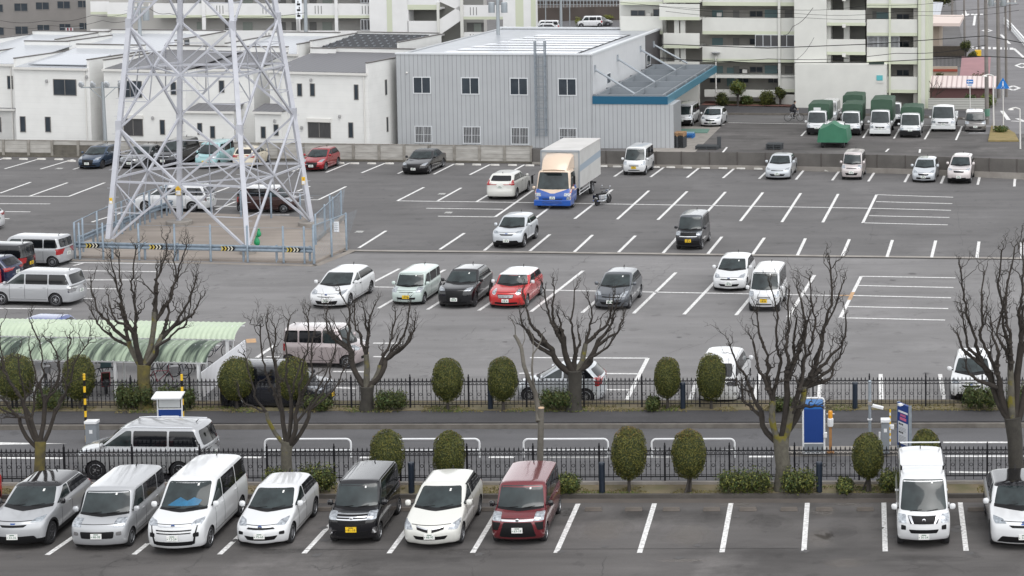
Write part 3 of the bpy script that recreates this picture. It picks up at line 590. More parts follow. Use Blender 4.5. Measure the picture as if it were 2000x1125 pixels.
def faces(kind, w, H, hz, t, pm):
    f = []
    q = lambda x0, z0, x1, z1: [(-x1, z1), (-x0, z0), (x0, z0), (x1, z1)]
    if kind == 'thin':      # slim upper slot and a wide low intake
        f += [('grille', q(.52*w, hz-.12, .46*w, hz-.07), BLK, .015), ('intake', q(.50*w, .20*H, .62*w, .285*H), BLK, .03)]
    elif kind == 'suv':
        f += [('grille', q(.36*w, hz-.17, .46*w, hz-.10), BLK, .03), ('intake', q(.82*w, .175*H, .66*w, .30*H), BLK, .04), ('emblem_bar', q(.07*w, hz-.085, .09*w, hz-.05), BLU, .01)]
    elif kind == 'porte':
        f += [('intake', q(.56*w, .25*H, .60*w, .37*H), BLK, .04)]
    elif kind == 'noah':
        f += [('chrome_bar', q(.52*w, hz-.075, .56*w, hz-.05), CHR, .01), ('grille', q(.60*w, hz-.20, .62*w, hz-.165), BLK, .012), ('grille', q(.58*w, hz-.28, .60*w, hz-.25), BLK, .012), ('intake', q(.62*w, .17*H, .68*w, .235*H), BLK, .02),
              ('chrome_bar', [(.62*w, .18*H), (.70*w, .19*H), (.80*w, hz-.06), (.775*w, hz-.06)], BLK, 0), ('chrome_bar', [(-.775*w, hz-.06), (-.80*w, hz-.06), (-.70*w, .19*H), (-.62*w, .18*H)], BLK, 0)]
    elif kind == 'tanto':
        f += [('chrome_bar', q(.60*w, hz-.085, .62*w, hz-.055), CHR, .01), ('chrome_bar', q(.58*w, hz-.02, .60*w, hz+.005), CHR, .01), ('grille', q(.60*w, hz-.055, .60*w, hz+.05), BLK, 0), ('chrome_bar', q(.62*w, hz+.045, .60*w, hz+.07), CHR, .01), ('intake', q(.52*w, hz-.24, .58*w, hz-.11), BLK, .03), ('intake', q(.70*w, .175*H, .64*w, .26*H), BLK, .03),
              ('chrome_bar', [(.78*w, .22*H), (.95*w, .21*H), (.95*w, .32*H), (.84*w, .31*H)], CHR, .02), ('chrome_bar', [(-.84*w, .31*H), (-.95*w, .32*H), (-.95*w, .21*H), (-.78*w, .22*H)], CHR, .02)]
    elif kind == 'tiida':
        f += [('chrome_bar', [(.08*w, hz-.12), (.48*w, hz-.06), (.48*w, hz-.03), (.08*w, hz-.09)], CHR, 0), ('chrome_bar', [(-.08*w, hz-.09), (-.48*w, hz-.03), (-.48*w, hz-.06), (-.08*w, hz-.12)], CHR, 0), ('grille', [(.07*w, hz-.20), (.46*w, hz-.125), (.50*w, hz-.03), (.07*w, hz-.10)], BLK, 0), ('grille', [(-.07*w, hz-.10), (-.50*w, hz-.03), (-.46*w, hz-.125), (-.07*w, hz-.20)], BLK, 0), ('intake', q(.50*w, .225*H, .60*w, .295*H), BLK, .02)]
    elif kind == 'roomy':
        f += [('chrome_bar', q(.58*w, hz-.09, .60*w, hz-.04), CHR, .01), ('intake', q(.68*w, .17*H, .52*w, hz-.12), BLK, .05), ('side_vent', [(.74*w, .29*H), (.93*w, .29*H), (.93*w, hz-.13), (.62*w, hz-.13)], BLK, .02), ('side_vent', [(-.62*w, hz-.13), (-.93*w, hz-.13), (-.93*w, .29*H), (-.74*w, .29*H)], BLK, .02)]
    elif kind == 'caravan':
        f += [('grille', q(.50*w, hz-.14, .60*w, hz+.07), BLK, .02), ('chrome_bar', [(.36*w, hz-.15), (.42*w, hz-.15), (.58*w, hz+.06), (.46*w, hz+.06)], CHR, 0), ('chrome_bar', [(-.46*w, hz+.06), (-.58*w, hz+.06), (-.42*w, hz-.15), (-.36*w, hz-.15)], CHR, 0), ('intake', q(.48*w, .255*H, .56*w, .31*H), BLK, .03)]
    elif kind == 'big':     # large dark grille joined to the intake
        f += [('grille', q(.42*w, .25*H, .50*w, hz-.05), BLK, .05), ('intake', q(.70*w, .17*H, .60*w, .235*H), BLK, .03)]
    elif kind == 'chrome':
        f += [('grille', q(.40*w, hz-.20, .46*w, hz-.06), BLK, .03), ('chrome_bar', q(.44*w, hz-.09, .48*w, hz-.065), CHR, .01), ('intake', q(.60*w, .19*H, .60*w, .27*H), BLK, .03)]
    elif kind == 'mini':
        f += [('grille', q(.36*w, hz-.28, .46*w, hz-.10), BLK, .05)]+[('chrome_bar', q(.37*w+.01*i, hz-.27+.04*i, .37*w+.01*i, hz-.255+.04*i), CHR, 0) for i in range(4)]+[('intake', q(.60*w, .18*H, .60*w, .24*H), BLK, .03)]
    elif kind == 'nbox':
        f += [('chrome_bar', q(.90*w, hz+.05, .88*w, hz+.075), CHR, .01), ('grille', q(.62*w, hz-.12, .62*w, hz+.03), BLK, .02), ('chrome_bar', q(.66*w, hz-.16, .66*w, hz-.13), CHR, 0), ('intake', q(.86*w, .17*H, .80*w, .30*H), BLK, .04)]
    elif kind == 'vanslots':
        f += [('grille', q(.42*w, hz-.16, .42*w, hz-.13), BLK, .01), ('grille', q(.42*w, hz-.23, .42*w, hz-.20), BLK, .01), ('intake', q(.5*w, .19*H, .5*w, .22*H), BLK, .02)]
    elif kind == 'blackbumper':
        f += [('bumper', q(.97*w, .14*H, .97*w, .32*H), BLK, .03), ('grille', q(.3*w, hz-.03, .3*w, hz-.015), BLK, 0)]
    elif kind == 'prius':
        f += [('grille', q(.42*w, hz-.14, .5*w, hz-.115), BLK, .01), ('intake', q(.50*w, .17*H, .60*w, .285*H), BLK, .04)]
    elif kind == 'plain':
        f += [('intake', q(.55*w, .21*H, .6*w, .28*H), BLK, .03), ('grille', q(.45*w, hz-.09, .45*w, hz-.07), BLK, 0)]
    return f
# ------------------------------------------------------------ the cars: type, length, width, height, x, y, heading (fitted to the photograph)
CARS = {
 'A': ('suv', 4.18, 1.78, 1.57, -25.70, 60.53, 0),
 'B': ('keibox', 3.92, 1.69, 1.70, -23.15, 60.29, 0),
 'C': ('minivan', 4.84, 1.72, 1.94, -20.72, 60.30, 0),
 'D': ('hatch', 3.94, 1.63, 1.48, -18.31, 60.40, 0),
 'E': ('keibox', 3.53, 1.50, 1.78, -15.63, 60.49, 0),
 'F': ('hatch', 4.28, 1.73, 1.52, -13.16, 60.39, 0),
 'G': ('keibox', 3.67, 1.64, 1.74, -10.58, 60.41, 0),
 'H': ('van', 4.58, 1.63, 2.06, 1.77, 60.29, 0),
 'I': ('suv', 4.47, 1.98, 1.54, 4.79, 60.05, 0),
 'J': ('minivan', 4.68, 1.72, 1.84, -24.50, 66.42, -93),
 'K': ('hatch', 3.50, 1.65, 1.48, -11.84, 75.81, -95),
 'L': ('minivan', 4.13, 1.64, 1.80, -5.55, 76.62, 175),
 'M': ('suv', 4.06, 1.66, 1.56, 4.26, 76.36, -5),
 'N': ('minivan', 4.30, 1.70, 1.80, -22.57, 74.90, 85),
 'O': ('keibox', 3.46, 1.48, 1.74, -22.54, 81.50, 85),
 'P': ('hatch', 3.90, 1.69, 1.50, -35.84, 84.47, -97),
 'Q': ('minivan', 4.46, 1.70, 1.67, -39.62, 93.95, -97),
 'R': ('keibox', 4.05, 1.69, 1.60, -43.88, 103.59, -97),
 'S': ('keibox', 3.40, 1.48, 1.75, -44.24, 100.54, -97),
 'T': ('hatch', 4.00, 1.69, 1.50, -44.29, 98.39, -97),
 'V': ('minivan', 4.81, 1.76, 1.62, -42.31, 120.68, -96),
 'W': ('keibox', 3.73, 1.49, 1.64, -36.42, 119.96, 84),
 'X': ('hatch', 3.76, 1.65, 1.48, -54.04, 139.25, -5),
 'Y': ('sedan', 4.50, 1.75, 1.45, -51.16, 139.80, -5),
 'Z': ('minivan', 4.63, 1.74, 1.83, -48.93, 140.17, -5),
 'a': ('keibox', 3.75, 1.55, 1.79, -45.94, 139.32, -5),
 'b': ('hatch', 3.46, 1.62, 1.47, -43.42, 139.47, 175),
 'c': ('hatch', 3.80, 1.66, 1.45, -38.16, 137.94, -5),
 'd': ('sedan', 4.94, 1.84, 1.48, -30.70, 136.85, -5),
 'e': ('suv', 4.57, 1.83, 1.66, -22.86, 125.97, 175),
 'h': ('van', 3.65, 1.57, 1.93, -15.65, 135.66, -5),
 'i': ('suv', 4.04, 1.72, 1.60, -19.49, 109.12, -5),
 'j': ('keibox', 3.40, 1.45, 1.85, -9.52, 108.20, -5),
 'k': ('sedan', 4.70, 1.71, 1.51, -5.72, 133.98, -5),
 'l': ('keibox', 3.36, 1.39, 1.82, -0.75, 133.22, -6),
 'm': ('hatch', 3.89, 1.58, 1.45, 4.12, 132.18, -7),
 'n': ('suv', 4.34, 1.59, 1.72, 6.52, 131.78, -8),
 'o': ('hatch', 4.73, 1.80, 1.47, -25.20, 94.32, -5),
 'p': ('keibox', 3.50, 1.51, 1.48, -21.67, 94.47, -5),
 'q': ('suv', 4.04, 1.72, 1.60, -19.21, 93.95, -5),
 'r': ('mini', 4.03, 1.78, 1.46, -16.78, 93.84, -5),
 's': ('hatch', 3.93, 1.68, 1.52, -11.81, 93.36, -5),
 't': ('hatch', 3.97, 1.67, 1.45, -6.54, 97.51, -5),
 'u': ('van', 3.43, 1.48, 1.92, -4.61, 92.64, -5),
 'v': ('van', 4.15, 1.76, 1.78, -14.86, 162.78, -5),
 'w': ('hatch', 4.12, 1.71, 1.43, -12.49, 162.32, -5),
 'x': ('keibox', 3.94, 1.71, 1.56, 8.95, 158.56, -3),
 'y': ('keibox', 3.51, 1.47, 1.56, -37.66, 270.57, -85),
 'z': ('hatch', 3.30, 1.69, 1.49, -36.43, 272.12, 95),
 '1': ('hatch', 4.20, 1.70, 1.50, -42.14, 257.44, -85),
 '2': ('keibox', 3.60, 1.60, 1.60, -42.22, 261.68, -85),
 '3': ('hatch', 4.00, 1.69, 1.50, -51.93, 113.97, -97),
 '4': ('hatch', 4.00, 1.69, 1.50, -44.64, 96.65, -97),
 '5': ('hatch', 4.00, 1.69, 1.50, -28.87, 61.47, 0),
}
FR, MR, WR, DR = 'cars of the front row', 'cars parked in the middle row', 'cars parked along the back wall', 'cars beside the side wall'
def dec_sun(A, e, bv, pt, L, w, H):   # blue sunshade behind the screen
    A('F', [(-w*.58, .64*H), (w*.15, .64*H), (w*.5, .645*H), (w*.58, .70*H), (w*.30, .74*H), (w*.1, .70*H), (-w*.18, .745*H)], mat('sunshade_blue', (.015, .17, .34), .3, var=.8, scale=6, col2=(.02, .07, .12)), 'sunshade', off=.009, step=.08)
def dec_rack(A, e, bv, pt, L, w, H):
    for yy in (1.75, 4.25):
        m = MB(); z = H*1.0; m.bar((-w*.80, yy, z+.06), (w*.80, yy, z+.06), .05, .03, mat('paint_white', (1, 1, 1)))
        for s in (-1, 1): m.bar((s*w*.80, yy, z-.09), (s*w*.80, yy, z+.07), .06, .04, BLK)
        pt(m.build('roof_bar', e))
def dec_twotone(A, e, bv, pt, L, w, H): pass
def dec_sliver(A, e, bv, pt, L, w, H): A('F', [(-w*.9, H*.16), (w*.9, H*.16), (w*.85, H*.19), (-w*.85, H*.19)], paint('silver'), 'lip', off=.012)
SPEC = {
 'A': ('silver', 'silver compact SUV with glossy black roof, leftmost whole car of the front row', FR, dict(roof='black', face='suv', lamp=LMD, num='33-36', wheel='dark', flare=1, mirror='black', aer=.84)),
 'B': ('silver', 'silver rounded tall hatchback with oval black grille in the front row', FR, dict(face='porte', num='48-08', wheel='steel', fog=2, lh=(.56, .93, -.09, .085))),
 'C': ('white', 'large white minivan with blue sunshade behind its windscreen', FR, dict(face='noah', num='12-24', wheel='alloy', emblem=2, fog=1, decal=dec_sun, lh=(.54, .94, -.06, .06))),
 'D': ('white', 'white compact hatchback parked between the large white minivan and the black boxy car', FR, dict(face='thin', num='75-66', wheel='steel', emblem=2, fog=1)),
 'E': ('black', 'black boxy kei car with chrome grille and yellow plate in the front row', FR, dict(face='tanto', plate='y', num='81-18', wheel='alloy', emblem=1, rails=1, mirror='black')),
 'F': ('pearl', 'cream-white hatchback with split chrome grille in the front row', FR, dict(face='tiida', num='48-95', wheel='cover', visor=1, lh=(.60, .97, -.15, .05))),
 'G': ('wine', 'dark red boxy car with black lower grille in the front row', FR, dict(face='roomy', num='63-18', wheel='alloy', emblem=1, visor=1, mirror='black', ez=.06)),
 'H': ('white', 'tall white van with black roof bar feet parked alone on the right', FR, dict(face='caravan', num='30-54', wheel='steel', emblem=1, ez=.035, fog=1, decal=dec_rack, pz=.205*2.06)),
 'I': ('white', 'white SUV with black roof cut off by the right edge', FR, dict(roof='black', face='suv', lamp=LMD, num='3-39', wheel='dark', emblem=2, ez=.03)),
 '5': ('brightred', 'red car just peeping in at the left edge behind the silver SUV', None, dict(detail=0)),
 'J': ('silver', 'silver minivan driving on the road behind the iron fence', None, dict(face='plain', wheel='alloy', tl=CHR, rails=2)),
 'K': ('bluewhite', 'pale silver small hatchback parked sideways behind the back fence', None, dict(face='plain', wheel='cover', tl=RED, tz=(.72, 1.05))),
 'L': ('white', 'white minivan seen from behind beside the clipped shrub', None, dict(face='plain', wheel='alloy', tl=CHR)),
 'M': ('white', 'white SUV facing the back fence near the big tree', None, dict(face='suv', lamp=LMD, wheel='dark', flare=1)),
 'N': ('dark', 'black van with white bonnet parked behind the clipped shrubs and bare tree', None, dict(face='plain', wheel='alloy', plate='y')),
 'O': ('pink', 'pinkish beige boxy kei car parked sideways with white roof', None, dict(face='plain', roof='palepink', wheel='alloy', plate='y')),
 'P': ('bluecar', 'blue small hatchback half hidden by the green shelter roof', None, dict(face='plain')),
 'Q': ('silver', 'silver long minivan parked sideways at the left edge', None, dict(face='plain', wheel='alloy', tl=CHR)),
 'R': ('silver', 'silver rounded tall car with red tail lamps beside the tower enclosure', None, dict(face='porte', wheel='cover')),
 'S': ('black', 'black boxy kei car with yellow plate between two cars at the left edge', None, dict(face='plain', plate='y')),
 'T': ('navy', 'dark blue hatchback cut by the left edge behind the silver minivan', None, dict(face='plain')),
 '4': ('brightred', 'red car of which only a tail lamp shows at the left edge', None, dict(detail=0)),
 '3': ('white', 'white car whose tail just shows at the left edge of the lot', None, dict(face='plain', tl=RED)),
 'V': ('white', 'white low minivan parked behind the steel tower', None, dict(face='plain', wheel='alloy', tl=CHR)),
 'W': ('brown', 'dark brown kei car with white roof behind the steel tower', None, dict(face='plain', roof='white', wheel='alloy')),
 'X': ('blue', 'dark blue hatchback parked against the wall left of the tower', WR, dict(face='big', wheel='dark', detail=1)),
 'Y': ('gunmetal', 'dark grey sedan half hidden by the left tower leg', WR, dict(face='chrome', wheel='cover', detail=1)),
 'Z': ('dark', 'dark grey minivan parked behind the tower against the wall', WR, dict(face='chrome', detail=1)),
 'a': ('teal', 'pale turquoise boxy kei van behind the tower', WR, dict(face='plain', plate='y', detail=1)),
 'b': ('cream', 'cream hatchback seen from behind through the tower legs', WR, dict(face='plain', detail=1)),
 'c': ('red', 'bright red hatchback right of the tower against the wall', WR, dict(face='big', lamp=LMD, wheel='alloy', detail=1)),
 'd': ('black', 'black low sedan with spindle grille against the wall', WR, dict(face='big', wheel='alloy', detail=1, rails=0)),
 'e': ('pearl', 'pearl white SUV seen from behind beside the box truck', None, dict(face='plain', wheel='cover', detail=1, tz=(.95, 1.25))),
 'h': ('white', 'white kei van with yellow plate against the wall right of the truck', WR, dict(face='vanslots', plate='y', detail=1)),
 'i': ('bluewhite', 'pale silver compact SUV parked in front of the box truck', None, dict(face='suv', lamp=LMD, wheel='alloy', flare=1, detail=1)),
 'j': ('dark', 'dark grey boxy kei car alone in the middle of the lot', None, dict(face='nbox', plate='y', wheel='alloy', roof='grey', detail=1)),
 'k': ('bluewhite', 'silver white sedan parked against the mesh fence', WR, dict(face='thin', detail=1)),
 'l': ('palepink', 'pale pink boxy kei car against the mesh fence', WR, dict(face='thin', detail=1)),
 'm': ('bluewhite', 'silver hatchback with dark pointed grille against the mesh fence', WR, dict(face='chrome', lamp=LMD, detail=1)),
 'n': ('palepink', 'light beige boxy SUV at the right end of the wall row', WR, dict(face='chrome', flare=1, detail=1)),
 'o': ('white', 'white liftback with blue sticker, leftmost of the middle row', MR, dict(face='prius', wheel='alloy', emblem=2, detail=1, cuts=(.53,))),
 'p': ('mint', 'pale mint green boxy small car with yellow plate', MR, dict(face='plain', plate='y', wheel='steel')),
 'q': ('black', 'black compact SUV between the mint car and the red car', MR, dict(face='big', wheel='dark', rails=1)),
 'r': ('brightred', 'red small hatchback with white roof and round headlamps', MR, dict(face='mini', roof='white', round=1, wheel='alloy', mirror='white', cuts=(.62,))),
 's': ('grey', 'grey compact hatchback alone behind the bare tree', MR, dict(face='thin', wheel='cover')),
 't': ('white', 'white compact hatchback just behind the white kei van', MR, dict(face='thin', emblem=2, wheel='steel')),
 'u': ('white', 'white kei van with yellow plate at the end of the middle row', MR, dict(face='vanslots', plate='y', wheel='steel')),
 'v': ('white', 'white van with black bumper under the blue canopy of the grey building', None, dict(face='blackbumper', detail=1)),
 'w': ('white', 'white station wagon beside the canopy of the grey building', None, dict(face='chrome', detail=1)),
 'x': ('taupe', 'taupe grey small car at the right end of the upper lot', None, dict(face='plain', detail=1)),
 'y': ('white', 'white small wagon on the ramp far beyond the grey building', None, dict(face='plain', detail=0)),
 'z': ('gunmetal', 'dark silver car behind the white wagon on the far ramp', None, dict(face='plain', detail=0)),
 '1': ('silver', 'silver car just above the roof edge of the grey building', None, dict(face='plain', detail=0)),
 '2': ('white', 'white car behind the silver car above the grey roof edge', None, dict(face='plain', detail=0)),
}
KIND = {'keibox': 'small_car', 'minivan': 'minivan', 'suv': 'suv', 'hatch': 'hatchback', 'mini': 'hatchback', 'sedan': 'sedan', 'van': 'van'}
CATS = {'keibox': 'car', 'minivan': 'minivan', 'suv': 'SUV', 'hatch': 'car', 'mini': 'car', 'sedan': 'car', 'van': 'van'}
for k, (t, L, W, H, x, y, dg_) in CARS.items():
    c, lab, grp, sp = SPEC[k]
    make_car(KIND[t], t, L, W, H, c, x, y, dg_, lab, CATS[t], grp, sp)
# ------------------------------------------------------------ iron fences
IRON = mat('black_iron', (.010, .010, .013), .5, spec=.3)
def iron_panel(wd):
    m = MB(); n = max(2, round(wd/.155)); sp = wd/n
    for z, h in ((.10, .035), (.985, .035), (.86, .02)): m.box(0, -.016, z, wd, .016, z+h, IRON)
    m.box(0, -.012, .17, wd, .012, .185, IRON)
    for i in range(1, n):
        x = i*sp; m.box(x-.0105, -.0105, .0 if i % 2 else .1, x+.0105, .0105, 1.06, IRON)
        m.add([(x-.026, 0, 1.06), (x, -.026, 1.06), (x+.026, 0, 1.06), (x, .026, 1.06), (x, 0, 1.15)], [(0, 1, 4), (1, 2, 4), (2, 3, 4), (3, 0, 4), (3, 2, 1, 0)], IRON)
        m.box(x-.022, -.016, 1.03, x+.022, .016, 1.055, IRON); m.box(x-.019, -.014, .62, x+.019, .014, .65, IRON); m.box(x-.019, -.014, .35, x+.019, .014, .38, IRON)
    for i in range(n):
        x = (i+.5)*sp; rr = sp*.36
        rings = [(x, .92, .048)]
        if i % 2 == 0: rings.append((x, .50, .055))
        for cx, cz, r in rings: m.tube([(cx+r*math.cos(a*PI/4), 0, cz+r*math.sin(a*PI/4)) for a in range(9)], .010, IRON, 4, caps=False)
        if i % 2 == 0: m.box(x-sp/2, -.008, .495, x-.05, .008, .507, IRON); m.box(x+.05, -.008, .495, x+sp/2, .008, .507, IRON)
    return m
def iron_fence(label, xs, y0, y1, z, name='iron_fence'):
    "posts at the pixel columns xs; the line runs from y0 at x=0 to y1 at x=2000"
    yy = lambda x: y0+(y1-y0)*x/2000
    e = empty(name, (*G(xs[0], yy(xs[0])).xy, z), 0, label, 'fence'); pm = None; pn = {}
    for i, x in enumerate(xs):
        p = G(x, yy(x)); loc = Vector((p.x-e.location.x, p.y-e.location.y, 0))
        if pm is None:
            m = MB(); m.box(-.03, -.03, -.02, .03, .03, 1.17, IRON); m.lathe([(.036, 1.17), (.04, 1.185), (.015, 1.20), (.028, 1.235), (.004, 1.29)], IRON, 8); o = m.build('fence_post', e); pm = o.data
        else: o = obj('fence_post', pm, e)
        o.location = loc
        if i < len(xs)-1:
            q = G(xs[i+1], yy(xs[i+1])); d = (q-p).length; k = round(d, 1)
            if k not in pn: o = iron_panel(k).build('fence_panel', e); pn[k] = o.data
            else: o = obj('fence_panel', pn[k], e)
            o.location = loc; o.rotation_euler.z = math.atan2(q.y-p.y, q.x-p.x); o.scale.x = d/k
    return e
iron_fence('black wrought iron fence along the near side of the road', [-135+131.2*i for i in range(3)]+[260, 392, 523, 654, 783, 913, 1042, 1171, 1299, 1425, 1552, 1678, 1803, 1928, 2053], 951.5, 945.5, .18)
iron_fence('black wrought iron fence between the pavement and the rear lot', [-90, 25, 141, 257, 372, 460, 575, 687, 802, 916, 1029, 1141, 1254, 1367, 1480, 1588, 1698, 1808, 1918, 2028], 806, 801, .17)
# ------------------------------------------------------------ clipped shrubs and bushes
LF = [mat('leaf_dark', (.038, .046, .008), .75, var=.9, scale=5, col2=(.020, .030, .005)), mat('leaf_mid', (.092, .096, .012), .7, var=.9, scale=5, col2=(.050, .062, .008)), mat('leaf_olive', (.140, .125, .018), .75, var=.9, scale=5, col2=(.085, .082, .013)), mat('leaf_yellow', (.20, .20, .035), .7, var=.8, scale=4, col2=(.09, .11, .02)), mat('leaf_green', (.075, .125, .03), .65, var=.9, scale=3, col2=(.025, .05, .012))]
RUST = mat('leaf_rust', (.22, .12, .025), .8, var=.8, scale=5, col2=(.11, .075, .02))
BARK = mat('bark', (.085, .075, .066), .95, var=.8, scale=9, col2=(.028, .024, .022), bump=.6, bscale=22, detail=9, stretch=(1, 1, .4))
def blob(m, c, r, n, size, mats, rnd, egg=0, skin=.10, core=True, rough=.05):
    "leaf faces through the outer layer of an egg-shaped volume"
    c = Vector(c)
    def rad(d):
        k = 1+egg*d.z*-1*.0
        w_ = 1 if not egg else min(1.5, (1-abs(d.z)**(2.7 if d.z > 0 else 2.3))**.47/max(.06, math.sqrt(max(0, 1-d.z*d.z))))*(.93+.07*(1-max(0, d.z)))
        f = 1+rough*2*noise.noise(d*2.3+c)
        return Vector((d.x*r[0]*w_, d.y*r[1]*w_, d.z*r[2]))*f
    if core:
        u, v = 14, 9; vs = []
        for j in range(v+1):
            th = PI*j/v
            for i in range(u): vs.append(c+rad(Vector((math.sin(th)*math.cos(2*PI*i/u), math.sin(th)*math.sin(2*PI*i/u), math.cos(th))))*(.90 if core is True else core))
        m.add(vs, [(j*u+i, (j+1)*u+i, (j+1)*u+(i+1) % u, j*u+(i+1) % u) for j in range(v) for i in range(u)], LF[0])
    for _ in range(n):
        z = rnd.uniform(-1, 1); a = rnd.uniform(0, 2*PI); s = math.sqrt(1-z*z); d = Vector((s*math.cos(a), s*math.sin(a), z))
        p = c+rad(d)*(1-skin*rnd.random()**1.5+.012*rnd.random()); nn = (d+Vector((rnd.gauss(0, .5), rnd.gauss(0, .5), rnd.gauss(0, .5)))).normalized(); u_ = nn.orthogonal().normalized()
        a2 = rnd.uniform(0, PI); v_ = nn.cross(u_); u2 = u_*math.cos(a2)+v_*math.sin(a2); v2 = nn.cross(u2); k = size*rnd.uniform(.6, 1.3)
        mt = mats[min(len(mats)-1, int(rnd.random()*len(mats)))]
        m.add([p-u2*k, p-v2*k*.5, p+u2*k, p+v2*k*.5], [(0, 1, 2, 3)], mt)
def topiary(x, yb, w_px, y0, y1, label, grp, z=.1, seed=0, brown=0, legs=0):
    "clipped egg-shaped conifer: crown shows from y0 to y1, w_px wide"
    rnd = random.Random(seed); b = G(x, yb, z); s = CF/(b-EYE).dot(AF)
    zt = hgt(x, yb, y0)*1.0; n = Vector((AF.x, AF.y, 0)).normalized(); zb_ = onplane(x, y1, b, n).z; zt = onplane(x, y0, b, n).z-z; zb_ = max(.32, zb_-z)
    rw = w_px/s/2; e = empty('clipped_shrub', b, rnd.uniform(0, 6), label, 'shrub', grp)
    m = MB(); rz = (zt-zb_)/2; ml = [LF[0], LF[1], LF[1], LF[2], LF[2]] if brown else [LF[0], LF[1], LF[1], LF[1], LF[2]]
    blob(m, (0, 0, (zt+zb_)/2), (rw*1.0, rw*1.0, rz), 6400, .030, ml, rnd, egg=1, skin=.09, rough=.05); zc_ = (zt+zb_)/2
    for _ in range(260 if brown else 70):     # rusty tips on the top
        a = rnd.uniform(0, 6.28); h_ = rnd.uniform(.72, 1.0); s_ = math.sqrt(1-h_*h_); q_ = Vector((s_*math.cos(a)*rw*1.13, s_*math.sin(a)*rw*1.13, zc_+h_*rz*1.01)); u_ = Vector((rnd.uniform(-1, 1), rnd.uniform(-1, 1), rnd.uniform(-.4, .4)))*.022; v_ = Vector((rnd.uniform(-1, 1), rnd.uniform(-1, 1), rnd.uniform(-1, 1)))*.016; m.add([q_-u_, q_-v_, q_+u_, q_+v_], [(0, 1, 2, 3)], RUST)
    m.build('crown', e)
    m = MB(); m.tube([(0, 0, -.1), (.01, 0, .3), (0, 0, zb_+.3)], [.07, .055, .05], BARK, 7)
    for k in range(legs): m.tube([(rnd.uniform(-.3, .3), rnd.uniform(-.15, .1), -.1), (rnd.uniform(-.1, .1), 0, zb_+.25)], .035, BARK, 6)
    m.build('trunk', e, smooth=True)
tops = [(32, 797, 76, 692, 783, 'leftmost clipped shrub behind the back fence, under the bike shelter', 1), (157, 797, 60, 693, 785, 'clipped shrub in front of the green bike shelter roof', 2), (463, 797, 68, 697, 788, 'clipped shrub beside the white end panel of the bike shelter', 3), (573, 797, 62, 697, 790, 'clipped shrub in front of the black van', 4),
        (875, 800, 60, 699, 785, 'clipped shrub alone behind the back fence with open lot behind it', 5), (983, 800, 58, 697, 783, 'clipped shrub left of the pale silver hatchback', 6), (1304, 798, 51, 698, 777, 'slimmer clipped shrub left of the one touching the white minivan', 7), (1389, 798, 56, 690, 791, 'clipped shrub touching the tail of the white minivan', 8)]
for x, yb, wp, y0, y1, lab, sd in tops: topiary(x, yb, wp, y0, y1, lab, 'clipped shrubs behind the back fence', .16, sd)
for x, yb, wp, y0, y1, lab, sd in [(757, 960, 65, 839, 940, 'clipped shrub behind the black boxy kei car', 11), (879, 960, 61, 841, 940, 'clipped shrub behind the cream-white hatchback', 12), (1229, 961, 69, 834, 936, 'brown-tipped clipped shrub left of the pair right of the red car', 13), (1346, 961, 67, 839, 934, 'clipped shrub propped on three stakes', 14), (1695, 960, 61, 846, 934, 'clipped shrub below the ticket machine', 15), (1807, 960, 56, 838, 930, 'clipped shrub half hidden by the tall white van', 16)]:
    topiary(x, yb, wp, y0, y1, lab, 'clipped shrubs of the near planting strip', .1, sd, brown=sd in (13, 14), legs=3 if sd in (14, 15) else 0)
def bush(x, yb, wd, ht, label, seed, z=.1, mats=(1, 4, 3), n=2600, grp=None, dp=.45, size=.040):
    rnd = random.Random(seed); b = G(x, yb, z); s = CF/(b-EYE).dot(AF); W_ = wd/s/2; H_ = ht/s; m = MB(); k = max(2, int(W_/.2))
    for i in range(k): blob(m, ((-W_+W_*2*(i+.5)/k)*.8, rnd.uniform(-.08, .08), H_*.5), (W_/k*1.35, dp, H_*.52*rnd.uniform(.92, 1.05)), n//k, size, [LF[0]]+[LF[q] for q in mats], rnd, skin=.6, rough=.30, core=.62)
    e = empty('bush', b, -.05, label, 'bush', grp); m.build('foliage', e)
    m = MB()
    for i in range(3): m.tube([(rnd.uniform(-.1, .1), 0, -.05), (rnd.uniform(-W_*.5, W_*.5), 0, H_*.5)], .014, BARK, 5)
    m.build('stem', e)
GB = 'low bushes of the planting strips'
for a in [(620, 962, 75, 55, 'bush behind the white compact hatchback', 1), (545, 962, 60, 45, 'yellow-green low bush at the foot of the second bare tree', 2), (1110, 962, 42, 36, 'small bush right behind the red boxy car', 3), (1455, 962, 122, 46, 'long low bush left of the mossy tree trunk', 4), (1560, 963, 74, 48, 'round bush right of the mossy tree trunk', 5), (1650, 962, 30, 26, 'tiny bush left of the clipped shrub', 6), (1745, 960, 60, 44, 'bush between the clipped shrub and the tall white van', 7)]:
    bush(*a, grp=GB)
for a in [(764, 800, 66, 38, 'low bush right of the fourth bare tree behind the back fence', 21), (1090, 801, 78, 42, 'dense bush in front of the pale silver hatchback', 22), (1915, 799, 78, 48, 'bush in front of the white SUV behind the back fence', 23), (262, 799, 84, 52, 'dark bush left of the trunk in front of the bike shelter', 24), (345, 799, 84, 46, 'bush right of the trunk in front of the bike shelter', 25), (620, 800, 60, 30, 'yellowish bush in front of the black van nose', 26), (1275, 800, 26, 24, 'thin sprig beside the slim clipped shrub', 27), (1530, 800, 50, 24, 'low bush behind the mossy tree branches', 28), (1990, 799, 50, 46, 'bush at the right edge behind the back fence', 29), (100, 799, 60, 44, 'low bush at the left end behind the back fence', 30)]:
    bush(*a, z=.16, mats=(0, 1, 4), grp='low bushes behind the back fence')
